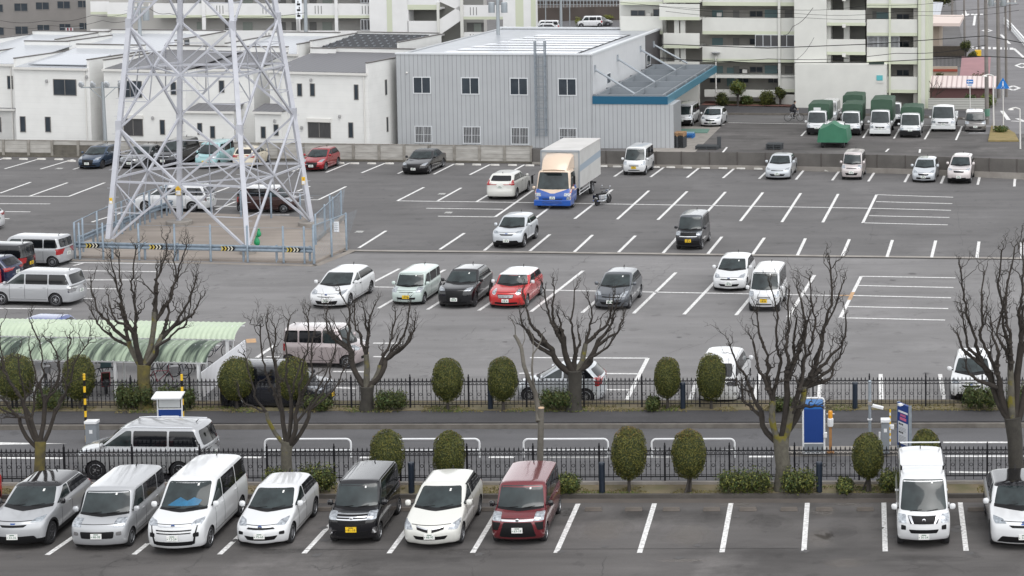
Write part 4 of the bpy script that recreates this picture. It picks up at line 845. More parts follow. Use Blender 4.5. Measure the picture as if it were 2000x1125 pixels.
# grass tufts
gr = MB(); rg = random.Random(5); GRM = [mat('dry_grass', (.24, .20, .09), .9, var=.8, scale=3, col2=(.12, .11, .04)), mat('moss_grass', (.10, .13, .03), .9)]
for (ya, yb_, z) in ((955, 969, .10), (795.5, 808, .16)):
    for _ in range(9000):
        x = rg.uniform(-30, 2030); y = rg.uniform(ya, yb_)-x*.003; f = noise.noise(Vector((x*.012, y*.05, 3)))
        if f < -.12: continue
        p = G(x, y, z); a = rg.uniform(0, PI); c = Vector((math.cos(a), math.sin(a), 0))*.03; h = Vector((rg.uniform(-.03, .03), rg.uniform(-.03, .03), rg.uniform(.02, .065)))
        gr.add([p-c, p+c, p+h], [(0, 1, 2)], GRM[1 if f > .12 and rg.random() < .75 else 0])
tag(gr.build('grass'), 'short patchy grass and moss in the planting strips', 'grass', kind='stuff')
# ------------------------------------------------------------ bare trees
def moss_bark():
    m = mat('mossy_bark', (.155, .145, .115), .95, var=.9, scale=7, col2=(.045, .040, .032), bump=.8, bscale=26, detail=9); n = m.node_tree; b = n.nodes['Principled BSDF']
    old = b.inputs['Base Color'].links[0].from_socket; tc = n.nodes['Texture Coordinate']
    t = n.nodes.new('ShaderNodeTexNoise'); t.inputs['Scale'].default_value = 2.6; t.inputs['Detail'].default_value = 8; n.links.new(tc.outputs['Object'], t.inputs['Vector'])
    sp = n.nodes.new('ShaderNodeSeparateXYZ'); n.links.new(tc.outputs['Object'], sp.inputs[0])
    mr = n.nodes.new('ShaderNodeMapRange'); mr.inputs[1].default_value = .9; mr.inputs[2].default_value = 1.6; mr.inputs[3].default_value = -.14; mr.inputs[4].default_value = .08; n.links.new(sp.outputs[2], mr.inputs[0])
    ad = n.nodes.new('ShaderNodeMath'); ad.operation = 'ADD'; n.links.new(t.outputs[0], ad.inputs[0]); n.links.new(mr.outputs[0], ad.inputs[1])
    r = n.nodes.new('ShaderNodeValToRGB'); r.color_ramp.elements[0].position = .60; r.color_ramp.elements[1].position = .70; n.links.new(ad.outputs[0], r.inputs[0])
    mx = n.nodes.new('ShaderNodeMixRGB'); n.links.new(r.outputs[0], mx.inputs[0]); n.links.new(old, mx.inputs[1]); mx.inputs[2].default_value = (.15, .13, .02, 1); n.links.new(mx.outputs[0], b.inputs['Base Color'])
    return m
MOSS = moss_bark(); DTR = mat('dark_trunk', (.065, .060, .050), .95, var=.9, scale=6, col2=(.022, .02, .018), bump=.8, bscale=22, detail=9); YTR = mat('yellow_moss_trunk', (.15, .125, .03), .95, var=.45, scale=3.5, col2=(.05, .045, .035), bump=.8, bscale=22, detail=9); CUT = mat('cut_wood', (.50, .36, .24), .9)
TRUNK = mat('grey_trunk_bark', (.16, .15, .13), .95, var=.9, scale=7, col2=(.07, .062, .05), bump=.6, bscale=18, detail=9)
BR = mat('branch_bark', (.050, .041, .033), .95, var=.9, scale=6, col2=(.014, .012, .011), bump=.5, detail=6)
def wob(rnd, a, b, n, amp, curve=Vector()):
    d = b-a; L_ = d.length; s = d.normalized(); u = s.orthogonal().normalized(); v = s.cross(u); pts = []; ou = ov = 0
    for i in range(n+1):
        t = i/n; ou += rnd.gauss(0, amp); ov += rnd.gauss(0, amp); k = math.sin(PI*t)
        pts.append(a+d*t+(u*ou+v*ov)*k+curve*math.sin(PI*t)**.8)
    return pts
def bare_tree(base, fork, tips, r0, label, seed, z=.1, dense=1.0, name='bare_tree', twig=1.0, tm=None):
    rnd = random.Random(seed); B = G(*base, z); n = Vector((AF.x, AF.y, 0)).normalized()
    Q = lambda x, y: onplane(x, y, B, n)-B
    e = empty(name, B, 0, label, 'tree', 'bare pollarded trees'); F_ = Q(*fork)
    m = MB(); tr = [Vector((0, 0, -.1))]+[F_*t+Vector((rnd.gauss(0, .02), rnd.gauss(0, .02), 0)) for t in (.12, .4, .7, 1)]
    m.tube([Vector((0, 0, -.2))]+tr[1:], [r0*1.35, r0*1.08, r0*.95, r0*.95, r0*1.05], tm or MOSS, 12); m.build('trunk', e, smooth=60)
    m = MB()
    def twigs(p, d, L_, r, lev):
        if lev <= 0 or L_ < .1: return
        dd = (d+Vector((rnd.gauss(0, .35), rnd.gauss(0, .35), rnd.gauss(.25, .3)))).normalized(); q = p+dd*L_
        pts = wob(rnd, p, q, max(4, int(L_/.08)), .034); m.tube(pts, [r*(1-.55*i/(len(pts)-1)) for i in range(len(pts))], BR, 5)
        for _ in range(rnd.choice((1, 2, 2))): twigs(pts[rnd.randint(len(pts)//2, len(pts)-1)], dd, L_*rnd.uniform(.45, .8), r*.55, lev-1)
    st_ = sorted(tips, key=lambda q: q[0]+rnd.uniform(-6, 6)); groups = []; i = 0
    while i < len(st_): g_ = min(rnd.choice((2, 3, 3)), len(st_)-i); groups.append(st_[i:i+g_]); i += g_
    jobs = []
    for gp in groups:
        c = sum((Q(*q) for q in gp), Vector())/len(gp); dn = n*rnd.uniform(-.7, .7); s0 = F_*rnd.uniform(.78, .98); J = s0+(c-s0)*rnd.uniform(.28, .5)+dn*.5
        rj = r0*(.29+.06*len(gp)); jp = wob(rnd, s0, J, 5, .02, Vector(((c-s0).x, (c-s0).y, 0))*.10); m.tube(jp, [rj*(1-.22*i_/5)*(1+rnd.uniform(-.05, .1)) for i_ in range(6)], BR if rnd.random() < .7 else MOSS, 9)
        for q in gp: jobs.append((jp[-rnd.choice((1, 1, 2))], q, rj*.62, dn))
    for (st, (tx, ty), rb, dn) in jobs:
        T_ = F_+(Q(tx, ty)-F_)*.93+dn+n*rnd.uniform(-.4, .4); d = T_-st; L_ = d.length
        side = Vector((d.x, d.y, 0))*.16; pts = wob(rnd, st, T_, max(8, int(L_/.15)), .040, side+Vector((0, 0, -.03*L_)))
        k = len(pts); ra = rb*rnd.uniform(.85, 1.1); rs = [max(.022, ra*(1-.72*(i/(k-1))**.9))*(1+rnd.uniform(-.12, .22)) for i in range(k)]; m.tube(pts, rs, BR, 8)
        for i in range(2, k):
            if rnd.random() < .34*dense:
                dd = (pts[i]-pts[i-1]).normalized()+Vector((rnd.gauss(0, .65), rnd.gauss(0, .65), rnd.uniform(.1, .7))); dd.normalize(); l2 = rnd.uniform(.22, .85)*min(1, L_/2.2)
                twigs(pts[i], dd, l2, rs[i]*rnd.uniform(.4, .68), 3)
            elif rnd.random() < .55: m.lathe([(.01, -rs[i]*1.1), (rs[i]*1.4, -rs[i]*.4), (rs[i]*1.35, rs[i]*.5), (.01, rs[i]*1.2)], BR, 6, Matrix.Translation(pts[i]))
        for _ in range(3):
            dd = (pts[-1]-pts[-2]).normalized(); twigs(pts[-1], dd, rnd.uniform(.2, .5), rs[-1]*.7, 3)
        for _ in range(int(4*twig)):     # fine whips
            i = rnd.randint(k//3, k-1); dd = ((pts[i]-pts[i-1]).normalized()+Vector((rnd.gauss(0, .5), rnd.gauss(0, .5), .5))).normalized(); q = pts[i]+dd*rnd.uniform(.35, .8)
            m.tube(wob(rnd, pts[i], q, 4, .02), [.010, .008, .006, .005, .003], BR, 4)
    m.build('crown', e, smooth=60)
    m = MB()
    for _ in range(5):
        tx, ty = rnd.choice(tips); p = F_*.9+(Q(tx, ty)-F_)*rnd.uniform(.05, .5); m.lathe([(.045, -.05), (.045, .03), (.03, .035)], CUT, 7, Matrix.Translation(p))
    return e
bare_tree((77, 960), (78, 862), [(7, 617), (-8, 647), (54, 628), (100, 655), (144, 647), (170, 662), (-5, 712), (8, 812), (120, 700), (60, 680), (30, 690), (-30, 760)], .17, 'mossy bare tree at the left edge behind the silver SUV', 31, dense=.7, tm=YTR)
bare_tree((562, 960), (560, 862), [(500, 625), (512, 617), (537, 625), (575, 603), (615, 598), (618, 640), (648, 660), (676, 705), (650, 700), (490, 668), (478, 742), (600, 690)], .18, 'bare tree rising behind the white compact hatchback', 32, dense=.7)
bare_tree((285, 797), (281, 712), [(165, 603), (172, 540), (205, 492), (240, 482), (275, 467), (312, 460), (357, 470), (330, 500), (380, 535), (392, 555), (378, 590), (225, 560), (295, 520)], .24, 'mossy bare tree growing in front of the green bike shelter', 33, .16, 1.0, tm=YTR)
bare_tree((717, 800), (716, 755), [(635, 627), (625, 600), (655, 568), (692, 588), (712, 588), (735, 585), (768, 605), (797, 590), (808, 628), (811, 640), (798, 652)], .25, 'bare tree between the beige kei car and the clipped shrub', 34, .16, .8, tm=DTR)
bare_tree((1122, 800), (1124, 722), [(1014, 624), (1015, 602), (1026, 562), (1067, 547), (1082, 547), (1126, 549), (1152, 577), (1200, 573), (1205, 590), (1221, 614), (1219, 632), (1126, 638), (1090, 600)], .27, 'spreading bare tree in front of the pale silver hatchback', 35, .16, .8, tm=DTR)
bare_tree((1530, 957), (1524, 850), [(1417, 672), (1440, 751), (1468, 642), (1477, 589), (1507, 533), (1545, 540), (1562, 527), (1588, 514), (1626, 499), (1654, 533), (1660, 606), (1652, 668), (1633, 715), (1605, 785), (1560, 600), (1590, 580)], .26, 'tallest mossy bare tree left of the blue board', 36, .1, 1.1)
bare_tree((1990, 957), (1978, 815), [(1868, 503), (1862, 636), (1879, 695), (1872, 597), (1918, 514), (1953, 460), (1980, 452), (1999, 452), (2030, 480), (2060, 560), (2040, 640), (1930, 600), (1960, 560), (2010, 560)], .27, 'dark dense bare tree at the right edge', 37, .1, 1.0, tm=DTR)
def cut_tree():
    rnd = random.Random(9); B = G(1055, 960, .1); n = Vector((AF.x, AF.y, 0)).normalized(); Q = lambda x, y, d=0: onplane(x, y, B, n)-B+n*d
    e = empty('pruned_tree', B, 0, 'slim pruned tree with a sawn-off top behind the red boxy car', 'tree')
    m = MB(); m.tube([Q(1055, 965), Q(1055, 900), Q(1056, 850), Q(1057, 797)], [.115, .105, .10, .095], TRUNK, 10); m.lathe([(.1, -.02), (.098, .006)], CUT, 10, Matrix.Translation(Q(1057, 796))); m.build('trunk', e, smooth=50)
    m = MB()
    for pl, r in (([(1052, 822), (1048, 800), (1043, 770), (1036, 740), (1026, 710), (1017, 682), (1008, 668), (1001, 658)], .07), ([(1043, 770), (1043, 740), (1042, 715), (1041, 690)], .035), ([(1041, 692), (1049, 680), (1054, 668)], .02), ([(1041, 690), (1038, 665), (1030, 640)], .014), ([(1003, 660), (1004, 640), (1000, 622)], .014), ([(1017, 682), (1022, 665), (1020, 645)], .012), ([(1054, 668), (1056, 655)], .01)):
        m.tube([Q(x, y, .3*math.sin(y*.05)) for x, y in pl], [r*1.25*(1-.45*i/len(pl)) for i in range(len(pl))], TRUNK, 7)
    m.build('crown', e, smooth=60)
cut_tree()
# ------------------------------------------------------------ bollards, guard rails
NAVY = mat('bollard_navy', (.010, .018, .032), .45)
for x, y, lab in ((804, 962, 'dark bollard behind the cream-white hatchback'), (1176, 962, 'dark bollard right of the red boxy car'), (1600, 961, 'dark bollard right of the mossy trunk'), (1334, 798, 'dark bollard between two clipped shrubs'), (1670, 798, 'dark bollard behind the back fence near the camera pole'), (958, 798, 'dark bollard left of a clipped shrub behind the back fence')):
    m = MB(); z = .1 if y > 900 else .16; m.lathe([(.10, -.05), (.10, .93), (.105, .935), (.105, 1.0), (.09, 1.02)], NAVY, 18); o = m.build('bollard', smooth=True); o.location = G(x, y, z); tag(o, lab, 'bollard', 'dark bollards')
WPAINT = mat('white_enamel', (.74, .75, .76), .35, coat=.4)
for x0, x1, lab in ((518, 686, 'white pipe guard rail left, behind the second bare tree'), (768, 937, 'white pipe guard rail partly behind two clipped shrubs'), (1023, 1188, 'white pipe guard rail behind the pruned slim tree'), (1273, 1435, 'bent white pipe guard rail near the blue board')):
    p, q = G(x0, 893.5), G(x1, 893); e = empty('guard_rail', p, math.atan2(q.y-p.y, q.x-p.x), lab, 'guard rail', 'white guard rails of the road'); L_ = (q-p).length; r = .16; H_ = .66; rr = .036
    m = MB(); arc = lambda cx, s: [(cx-s*r*math.cos(a*PI/10), 0, H_-r+r*math.sin(a*PI/10)) for a in range(6)]
    m.tube([(0, 0, -.05), (0, 0, .2)]+arc(r, 1)+arc(L_-r, -1)[::-1]+[(L_, 0, .2), (L_, 0, -.05)], rr, WPAINT, 8); m.build('frame', e, smooth=True)
    m = MB(); bend = -.05 if x0 > 1200 else 0; m.tube([(0, 0, .26), (L_*.5, 0, .26+bend), (L_, 0, .26)], .024, WPAINT, 8); m.build('lower_rail', e, smooth=True)
# ------------------------------------------------------------ entry equipment on the road island
sheet('traffic_island', [(1538, 891), (1760, 890), (1760, 877), (1542, 878)], .12, CONC, thick=.2)
BLUE1 = mat('board_blue', (.008, .045, .22), .45); BLUE2 = mat('board_blue_mid', (.02, .13, .42), .45); BLUE3 = mat('board_blue_light', (.14, .30, .62), .45); GREYP = mat('grey_panel', (.22, .24, .26), .5); STEEL = mat('painted_steel', (.34, .37, .40), .45, metal=.3); GALV = mat('galvanised', (.33, .37, .41), .45, metal=.5, var=.5, scale=6, col2=(.24, .27, .30))
def blue_board():
    p = G(1589.5, 886, .12); e = empty('information_board', p, .0, 'tall blue board with white tube frame on the road island', 'sign'); w2 = .37; H_ = 2.0; r = .12
    m = MB(); m.tube([(-w2, 0, -.02), (-w2, 0, H_-r)]+[(-w2+r-r*math.cos(a*PI/8), 0, H_-r+r*math.sin(a*PI/8)) for a in range(1, 5)]+[(w2-r+r*math.sin(a*PI/8), 0, H_-r+r*math.cos(a*PI/8)) for a in range(0, 4)]+[(w2, 0, H_-r), (w2, 0, -.02)], .035, WPAINT, 8); m.tube([(-w2, 0, .37), (w2, 0, .37)], .022, WPAINT, 6); m.tube([(-w2, 0, .02), (w2, 0, .02)], .022, WPAINT, 6); m.build('frame', e, smooth=True)
    m = MB(); m.box(-w2+.03, -.02, .40, w2-.03, .02, 1.60, BLUE1); m.box(-w2+.03, -.0215, 1.60, w2-.03, .02, 1.79, BLUE2); m.box(-w2+.04, -.020, 1.79, w2-.04, .02, 1.95, BLUE3); m.build('panel', e)
    m = MB(); m.box(-w2+.04, -.015, .04, w2-.04, .015, .36, GREYP); m.build('lower_panel', e)
    m = MB(); m.box(w2-.03, -.07, .58, w2+.10, .05, .76, WPAINT); m.build('switch_box', e, bevel=.01)
blue_board()
def gate_lamp():
    e = empty('gate_signal', G(1622, 884, .12), 0, 'orange gate signal on a wooden-coloured post right of the blue board', 'signal'); O = mat('signal_orange', (.70, .30, .02), .4); T = mat('tan_post', (.42, .22, .08), .6, var=.6, scale=6, col2=(.25, .12, .05))
    m = MB(); m.box(-.05, -.04, 0, .05, .04, .95, T); m.box(-.13, -.1, 0, .13, .1, .05, T); m.build('post', e, bevel=.006)
    m = MB(); m.lathe([(.095, .95), (.11, 1.0), (.11, 1.22), (.09, 1.24)], WPAINT, 12); m.build('housing', e, smooth=True)
    m = MB(); m.lathe([(.075, 1.24), (.08, 1.45), (.07, 1.50)], O, 12); m.box(-.14, -.01, 1.38, .14, .01, 1.41, WPAINT); m.build('lamp', e, smooth=True)
gate_lamp()
def cam_pole():
    e = empty('camera_pole', G(1699, 884, .12), 0, 'grey pole with a white camera standing behind the clipped shrub', 'pole')
    m = MB(); m.lathe([(.055, -.1), (.055, 2.5), (.05, 2.52)], GALV, 12); m.box(-.075, -.075, 1.72, .075, .075, 1.84, CONC); m.box(-.08, -.06, 1.18, .08, .06, 1.22, WPAINT); m.build('pole', e, smooth=True)
    m = MB(); m.lathe([(.0605, 2.52), (.075, 2.56), (.03, 2.6)], GALV, 10); m.build('cap', e)
    m = MB(); mx = Matrix.Translation((.28, -.05, 1.66)) @ Matrix.Rotation(.25, 4, 'Y'); m.box(-.2, -.07, -.05, .2, .07, .05, WPAINT, mx); m.build('camera', e, bevel=.02)
    m = MB(); m.bar((0, 0, 1.66), (.15, -.04, 1.66), .03, .03, WPAINT); m.build('bracket', e)
cam_pole()
def ticket_machine(x, y, label, H_=1.12, stripe=True, w2=.14):
    e = empty('ticket_machine', G(x, y, .12 if stripe else 0), 0, label, 'machine')
    m = MB(); m.box(-w2, -.14, 0, w2, .14, H_, GREYP); m.build('cabinet', e, bevel=.01)
    m = MB(); m.box(-w2-.02, -.17, H_, w2+.02, .16, H_+.1, WPAINT); m.build('top', e, bevel=.01)
    m = MB(); m.box(-.05, -.15, H_-.35, .06, -.141, H_-.22, WPAINT); m.build('display', e)
    if stripe:
        m = MB(); m.box(.17, -.06, .85, .31, .08, 1.0, WPAINT); m.box(-w2-.09, -.06, .2, -w2-.01, .02, .75, WPAINT); m.build('reader', e, bevel=.02)
ticket_machine(1729, 884, 'grey ticket machine with white top right of the camera pole')
YEL = mat('safety_yellow', (.72, .45, .02), .45)
def striped_pole(x, yb, ytop, label, r=.045, z=0, n=11, white=False):
    b = G(x, yb, z); H_ = hgt(x, yb, ytop)-z; e = empty('striped_pole', b, 0, label, 'pole'); m = MB(); 
    for i in range(n): m.lathe([(r, H_*i/n), (r, H_*(i+1)/n)], (YEL if i % 2 == (0 if not white else 1) else (WPAINT if white else BLK)), 10)
    m.build('pole', e, smooth=True)
striped_pole(1738.5, 868, 800, 'thin yellow and white striped pole beside the ticket machine', .03, 0, 12, True)
striped_pole(169, 862, 730, 'yellow and black striped pole beside the grey box', .045); striped_pole(359, 862, 731, 'yellow and black striped pole right of the blue notice stand', .045)
ticket_machine(181, 866, 'grey control box beside the striped pole on the left', .75, False, .2)
def price_board():
    p = G(1766, 886, .0); e = empty('price_board', p, R(-58), 'slanted blue and white price board behind the tall white van', 'sign'); w2 = .36; z0, z1 = .25, 1.78
    m = MB(); m.box(-w2, -.05, z0, w2, .05, z1, BLUE1); m.build('panel', e)
    m = MB(); m.box(-w2-.03, -.06, 0, -w2, .06, z1+.03, GALV); m.box(w2, -.06, 0, w2+.03, .06, z1+.03, GALV); m.build('frame', e)
    IW = mat('sign_white', (.75, .77, .80), .5); IP = mat('sign_pink', (.75, .16, .28), .5)
    m = MB()
    m.box(-w2+.06, -.054, 1.46, w2-.06, -.0505, 1.53, IW); m.box(-w2+.05, -.054, z0+.10, w2-.05, -.0505, 1.13, IW)
    for q in range(5): m.box(-.16+.07*q, -.054, 1.34, -.115+.07*q, -.0505, 1.42, IP); m.box(-.2+.085*q, -.054, 1.20, -.135+.085*q, -.0505, 1.30, IP)
    for zz in (1.02, .72):
        for q in range(3): m.box(-.26+.1*q, -.058, zz, -.19+.1*q, -.0545, zz+.06, BLK)
    for zz in (.92, .87, .82, .62, .57, .52, .47, .42): m.box(-.26, -.058, zz, .20, -.0545, zz+.012, GREYP)
    m.build('notice', e)
    m = MB(); m.bar((0, 0, z1), (.12, -.22, z1+.06), .03, .03, WPAINT); m.box(.06, -.32, z1+.02, .20, -.18, z1+.09, WPAINT); m.build('lamp', e)
price_board()
def notice_stand():
    p = G(334, 868); e = empty('notice_stand', p, 0, 'blue notice stand with a white slanted roof behind the silver minivan', 'sign'); w2 = .43
    m = MB(); [m.lathe([(.03, 0), (.03, 1.75)], WPAINT, 8, Matrix.Translation((s*w2, 0, 0))) for s in (-1, 1)]; m.box(-w2, -.015, 1.28, w2, .015, 1.32, WPAINT); m.build('frame', e)
    m = MB(); m.box(-w2+.03, -.02, .3, w2-.03, .02, 1.28, BLUE1); m.build('panel', e)
    m = MB(); m.box(-w2+.06, -.026, 1.36, w2-.06, .0, 1.66, mat('pale_notice', (.60, .62, .62), .5)); m.build('upper_notice', e)
    m = MB(); m.box(-.30, -.026, .70, .32, -.0215, 1.06, mat('sign_white', (.75, .77, .80), .5)); m.build('notice', e)
    m = MB(); PKI = mat('sign_pink', (.75, .16, .28), .5)
    for q in range(4): m.box(-.24+.08*q, -.03, .93, -.18+.08*q, -.0265, .99, PKI)
    for q in range(3): m.box(-.24, -.03, .86-.05*q, .24, -.0265, .875-.05*q, GREYP)
    m.build('notice_marks', e)
    m = MB(); m.slab([(-w2-.12, -.28, 1.72), (w2+.06, -.28, 1.72), (w2+.06, .22, 1.84), (-w2-.12, .22, 1.84)], (0, 0, 1), .05, WPAINT); m.build('roof', e, bevel=.01)
notice_stand()
# ------------------------------------------------------------ steel tower and its enclosure
TW = mat('tower_paint', (.47, .48, .52), .5, var=.5, scale=2, col2=(.40, .41, .45))
PADZ = .12
sheet('tower_pad', [(145, 504), (617, 515), (680, 486), (672, 433), (600, 428), (335, 417), (147, 482)], PADZ, CPAD, thick=.2)
m = MB(); strip(m, [G(136, 508), G(617, 519), G(690, 489)], .45, .010, mat('pale_edge', (.30, .27, .24), .9, var=.6, scale=1.2, col2=(.17, .15, .13))); tag(m.build('pad_apron'), kind='structure')
BS = {'fl': (211, 474), 'fr': (484, 487), 'bl': (350, 432), 'br': (608, 434)}
TP = {'fl': (259.5, 112.2), 'fr': (448.5, 110.6), 'bl': (352, 115.6), 'br': (532, 117.0)}
leg = {}
for k in BS:
    b = G(*BS[k], .35 if k in ('fl', 'fr') else .3); d = ray(TP[k][0], -25); t = EYE+d*((TP[k][1]-EYE.y)/d.y); leg[k] = (b, t+(t-b)*.22)
def LP(k, f): return leg[k][0].lerp(leg[k][1], f)
NF = {}
for k in BS:
    def fy(ypx, k=k):
        lo, hi = 0, 1
        for _ in range(30):
            mid = (lo+hi)/2
            if P(LP(k, mid))[1] > ypx: lo = mid
            else: hi = mid
        return lo
    NF[k] = fy
h0 = NF['fl'](243)*leg['fl'][1].z; h1 = NF['fl'](48)*leg['fl'][1].z
def at(k, z): b, t = leg[k]; return b.lerp(t, (z-b.z)/(t.z-b.z))
tower = empty('pylon', G(400, 450, PADZ), 0, 'pale grey steel lattice transmission tower inside its fenced pad', 'tower'); TO = tower.location.copy()
def tb(name, segs, w_, mt=TW):
    m = MB()
    for a, b in segs: m.bar(a-TO, b-TO, w_, w_, mt)
    return m.build(name, tower)
for k in BS:
    m = MB(); a, b = leg[k]; m.bar(a-TO, b-TO, .25, .25, TW)
    for q in range(6, 70, 2):
        p = a.lerp(b, q/70)-TO; m.bar(p, p+Vector((.34 if q % 4 else -.34, 0, 0)), .02, .02, TW)
    for z in (h0, h1): p = at(k, z)-TO; m.bar(p-Vector((0, 0, .45)), p+Vector((0, 0, .45)), .31, .31, TW)
    m.build('leg', tower)
    m = MB(); r = .42 if k in ('fl', 'fr') else .75; m.lathe([(r, -.2), (r, .42 if k in ('fl', 'fr') else .2), (r-.03, .45 if k in ('fl', 'fr') else .23)], CONC, 20); o = m.build('footing', tower, smooth=35); o.location = a-TO; o.location.z = 0
lev = [.35, h0, h1, h1+5.2]; faces4 = [('fl', 'fr'), ('fr', 'br'), ('br', 'bl'), ('bl', 'fl')]
for i in range(3):
    za, zb_ = lev[i], lev[i+1]
    diag, hor = [], []
    mids = {}
    for a, b in faces4:
        A0, A1, B0, B1 = at(a, za), at(a, zb_), at(b, za), at(b, zb_)
        diag += [(A0, B1), (B0, A1)]; wa = (A0-B0).length; wb_ = (A1-B1).length; t = wa/(wa+wb_); X = A0.lerp(B1, t); zx = X.z
        Ha, Hb = at(a, zx), at(b, zx); hor += [(Ha, Hb)]; mids[(a, b)] = X
        sec = []
        for (p, q, lg, lz) in ((A0, X, a, .45), (B0, X, b, .45), (A1, X, a, -.45), (B1, X, b, -.45)):
            M_ = p.lerp(X, .5); zl = M_.z; Lm = at(lg, zl)
            sec += [(M_, Lm), (M_, at(lg, zx)), (M_, (Ha if lg == a else Hb).lerp(X, .5))]
        for q_ in (0, 1): tb('secondary_bracing', sec[3*q_:3*q_+3]+sec[6+3*q_:9+3*q_]+[(A0.lerp(X, .5) if q_ == 0 else B0.lerp(X, .5), A1.lerp(X, .5) if q_ == 0 else B1.lerp(X, .5))], .05)
    for s in diag: tb('diagonal_brace', [s], .115)
    for s in hor: tb('horizontal_brace', [s], .11)
    k4 = [at(k, mids[('fl', 'fr')].z) for k in ('fl', 'fr', 'br', 'bl')]
    mm = [mids[f] for f in faces4]; tb('plan_bracing', [(mm[j], mm[(j+1) % 4]) for j in range(4)]+[(mm[0], mm[2])], .08)
WY = mat('warning_yellow', (.75, .50, .03), .5)
def sign_on(k, ypx, w_, h, mt):
    f = NF[k](ypx); p = LP(k, f)-TO+Vector((0, -.19, 0)); m = MB(); m.box(-w_/2, -.01, -h/2, w_/2, .01, h/2, mt); m.box(-w_*.42, -.014, -h*.45, w_*.42, -.0105, -h*.02, mat('sign_white', (.75, .77, .80), .5)); m.add([(-w_*.3, -.014, h*.05), (w_*.3, -.014, h*.05), (0, -.014, h*.42)], [(0, 1, 2)], mat('signal_orange', (.70, .30, .02), .4))
    o = m.build('warning_plate', tower); o.location = p
sign_on('bl', 371, .30, .55, WY); sign_on('fl', 391, .16, .32, WY); sign_on('br', 352, .2, .45, WY)
m = MB(); mt_ = mat('green_bag', (.02, .30, .12), .35)
for c, r in (((0, 0, .3), .17), ((.12, 0, .75), .13)): m.lathe([(.03, -r*1.6), (r*.9, -r), (r, 0), (r*.6, r), (.05, r*1.7), (.08, r*2)], mt_, 10, Matrix.Translation(c))
o = m.build('green_bag', smooth=60); o.location = G(502, 482, PADZ); tag(o, 'green plastic bags tied at the foot of the front tower leg', 'bag')
# enclosure
FGALV = mat('fence_galv', (.30, .36, .42), .5, metal=.4, var=.5, scale=5, col2=(.2, .25, .3))
def mesh_fence(name, pts, posts, H_, label, rail=True, cat='fence', wires=5, mesh=True):
    e = empty(name, G(*pts[0], PADZ), 0, label, cat); O = e.location.copy()
    for x, y in posts:
        m = MB(); p = G(x, y, PADZ)-O; m.lathe([(.055, -.1), (.055, H_), (.03, H_+.03)], FGALV, 8, Matrix.Translation(p)); m.build('fence_post', e, smooth=40)
    m = MB(); ws = [G(*p, PADZ)-O for p in pts]
    for a, b in zip(ws, ws[1:]):
        if rail: m.tube([a+Vector((0, 0, H_-.03)), b+Vector((0, 0, H_-.03))], .03, FGALV, 6)
        else: m.tube([a+Vector((0, 0, H_-.06)), b+Vector((0, 0, H_-.06))], .008, FGALV, 4)
    m.build('rail', e)
    if mesh:
        m = MB()
        for a, b in zip(ws, ws[1:]):
            d = b-a; n = int(d.length/.16)
            for i in range(n): 
                for s in (1, -1):
                    p = a+d*(i/n); q = p+d.normalized()*s*(H_-.2)*.9; t0, t1 = 0, 1
                    m.bar(p+Vector((0, 0, .1)), q+Vector((0, 0, H_-.05)), .005, .005, FGALV)
        m.build('wire_mesh', e)
    return e
mesh_fence('mesh_fence', [(147, 502), (614, 512)], [(147, 502), (156, 503), (202, 503), (272, 504.5), (342, 505.5), (412, 507), (484, 508.5), (554, 510), (595, 511), (613, 511.5)], 1.85, 'tall thin wire fence along the front of the tower pad', rail=False, mesh=False)
mesh_fence('mesh_fence', [(147, 500), (190, 477), (240, 455), (290, 434), (335, 418)], [(163, 492), (191, 478), (228, 462), (239, 457), (255, 450), (264, 446), (283, 438), (293, 434), (316, 425), (326, 421)], 1.85, 'wire fence running back along the left side of the tower pad', rail=True, mesh=False)
mesh_fence('mesh_fence', [(335, 418), (420, 421), (560, 427), (668, 431)], [(356, 419), (413, 421), (471, 423), (530, 426), (587, 428), (645, 430)], 1.5, 'wire fence along the back of the tower pad', rail=False, mesh=False)
mesh_fence('gate_fence', [(617, 478), (668, 428)], [(617, 478), (635, 458), (651, 442), (667, 428)], 1.7, 'mesh gate fence on the right side of the tower pad', rail=True)
mesh_fence('gate_fence', [(614, 511), (647, 498), (677, 485)], [(614, 511), (648, 498), (677, 485)], 1.95, 'mesh gate with a white notice at the right corner of the tower pad', rail=True)
m = MB(); m.box(-.14, -.01, -.28, .14, .01, .28, mat('sign_white', (.75, .77, .80), .5)); [m.box(-.1, -.013, .15-.1*q, .1, -.0105, .17-.1*q, GREYP) for q in range(4)]; o = m.build('white_notice'); o.location = onplane(657, 443, G(657, 493, PADZ), Vector((0, 1, 0))); tag(o, 'white notice hanging on the mesh gate of the tower pad', 'sign')
m = MB(); strip(m, [G(617, 476), G(672, 431)], .2, PADZ-.01, CONC, .25); tag(m.build('low_wall'), 'low concrete edge wall inside the mesh gate', 'wall')
CHY = mat('chevron_yellow', (.55, .42, .08), .6); CHW = mat('chevron_white', (.62, .60, .50), .6)
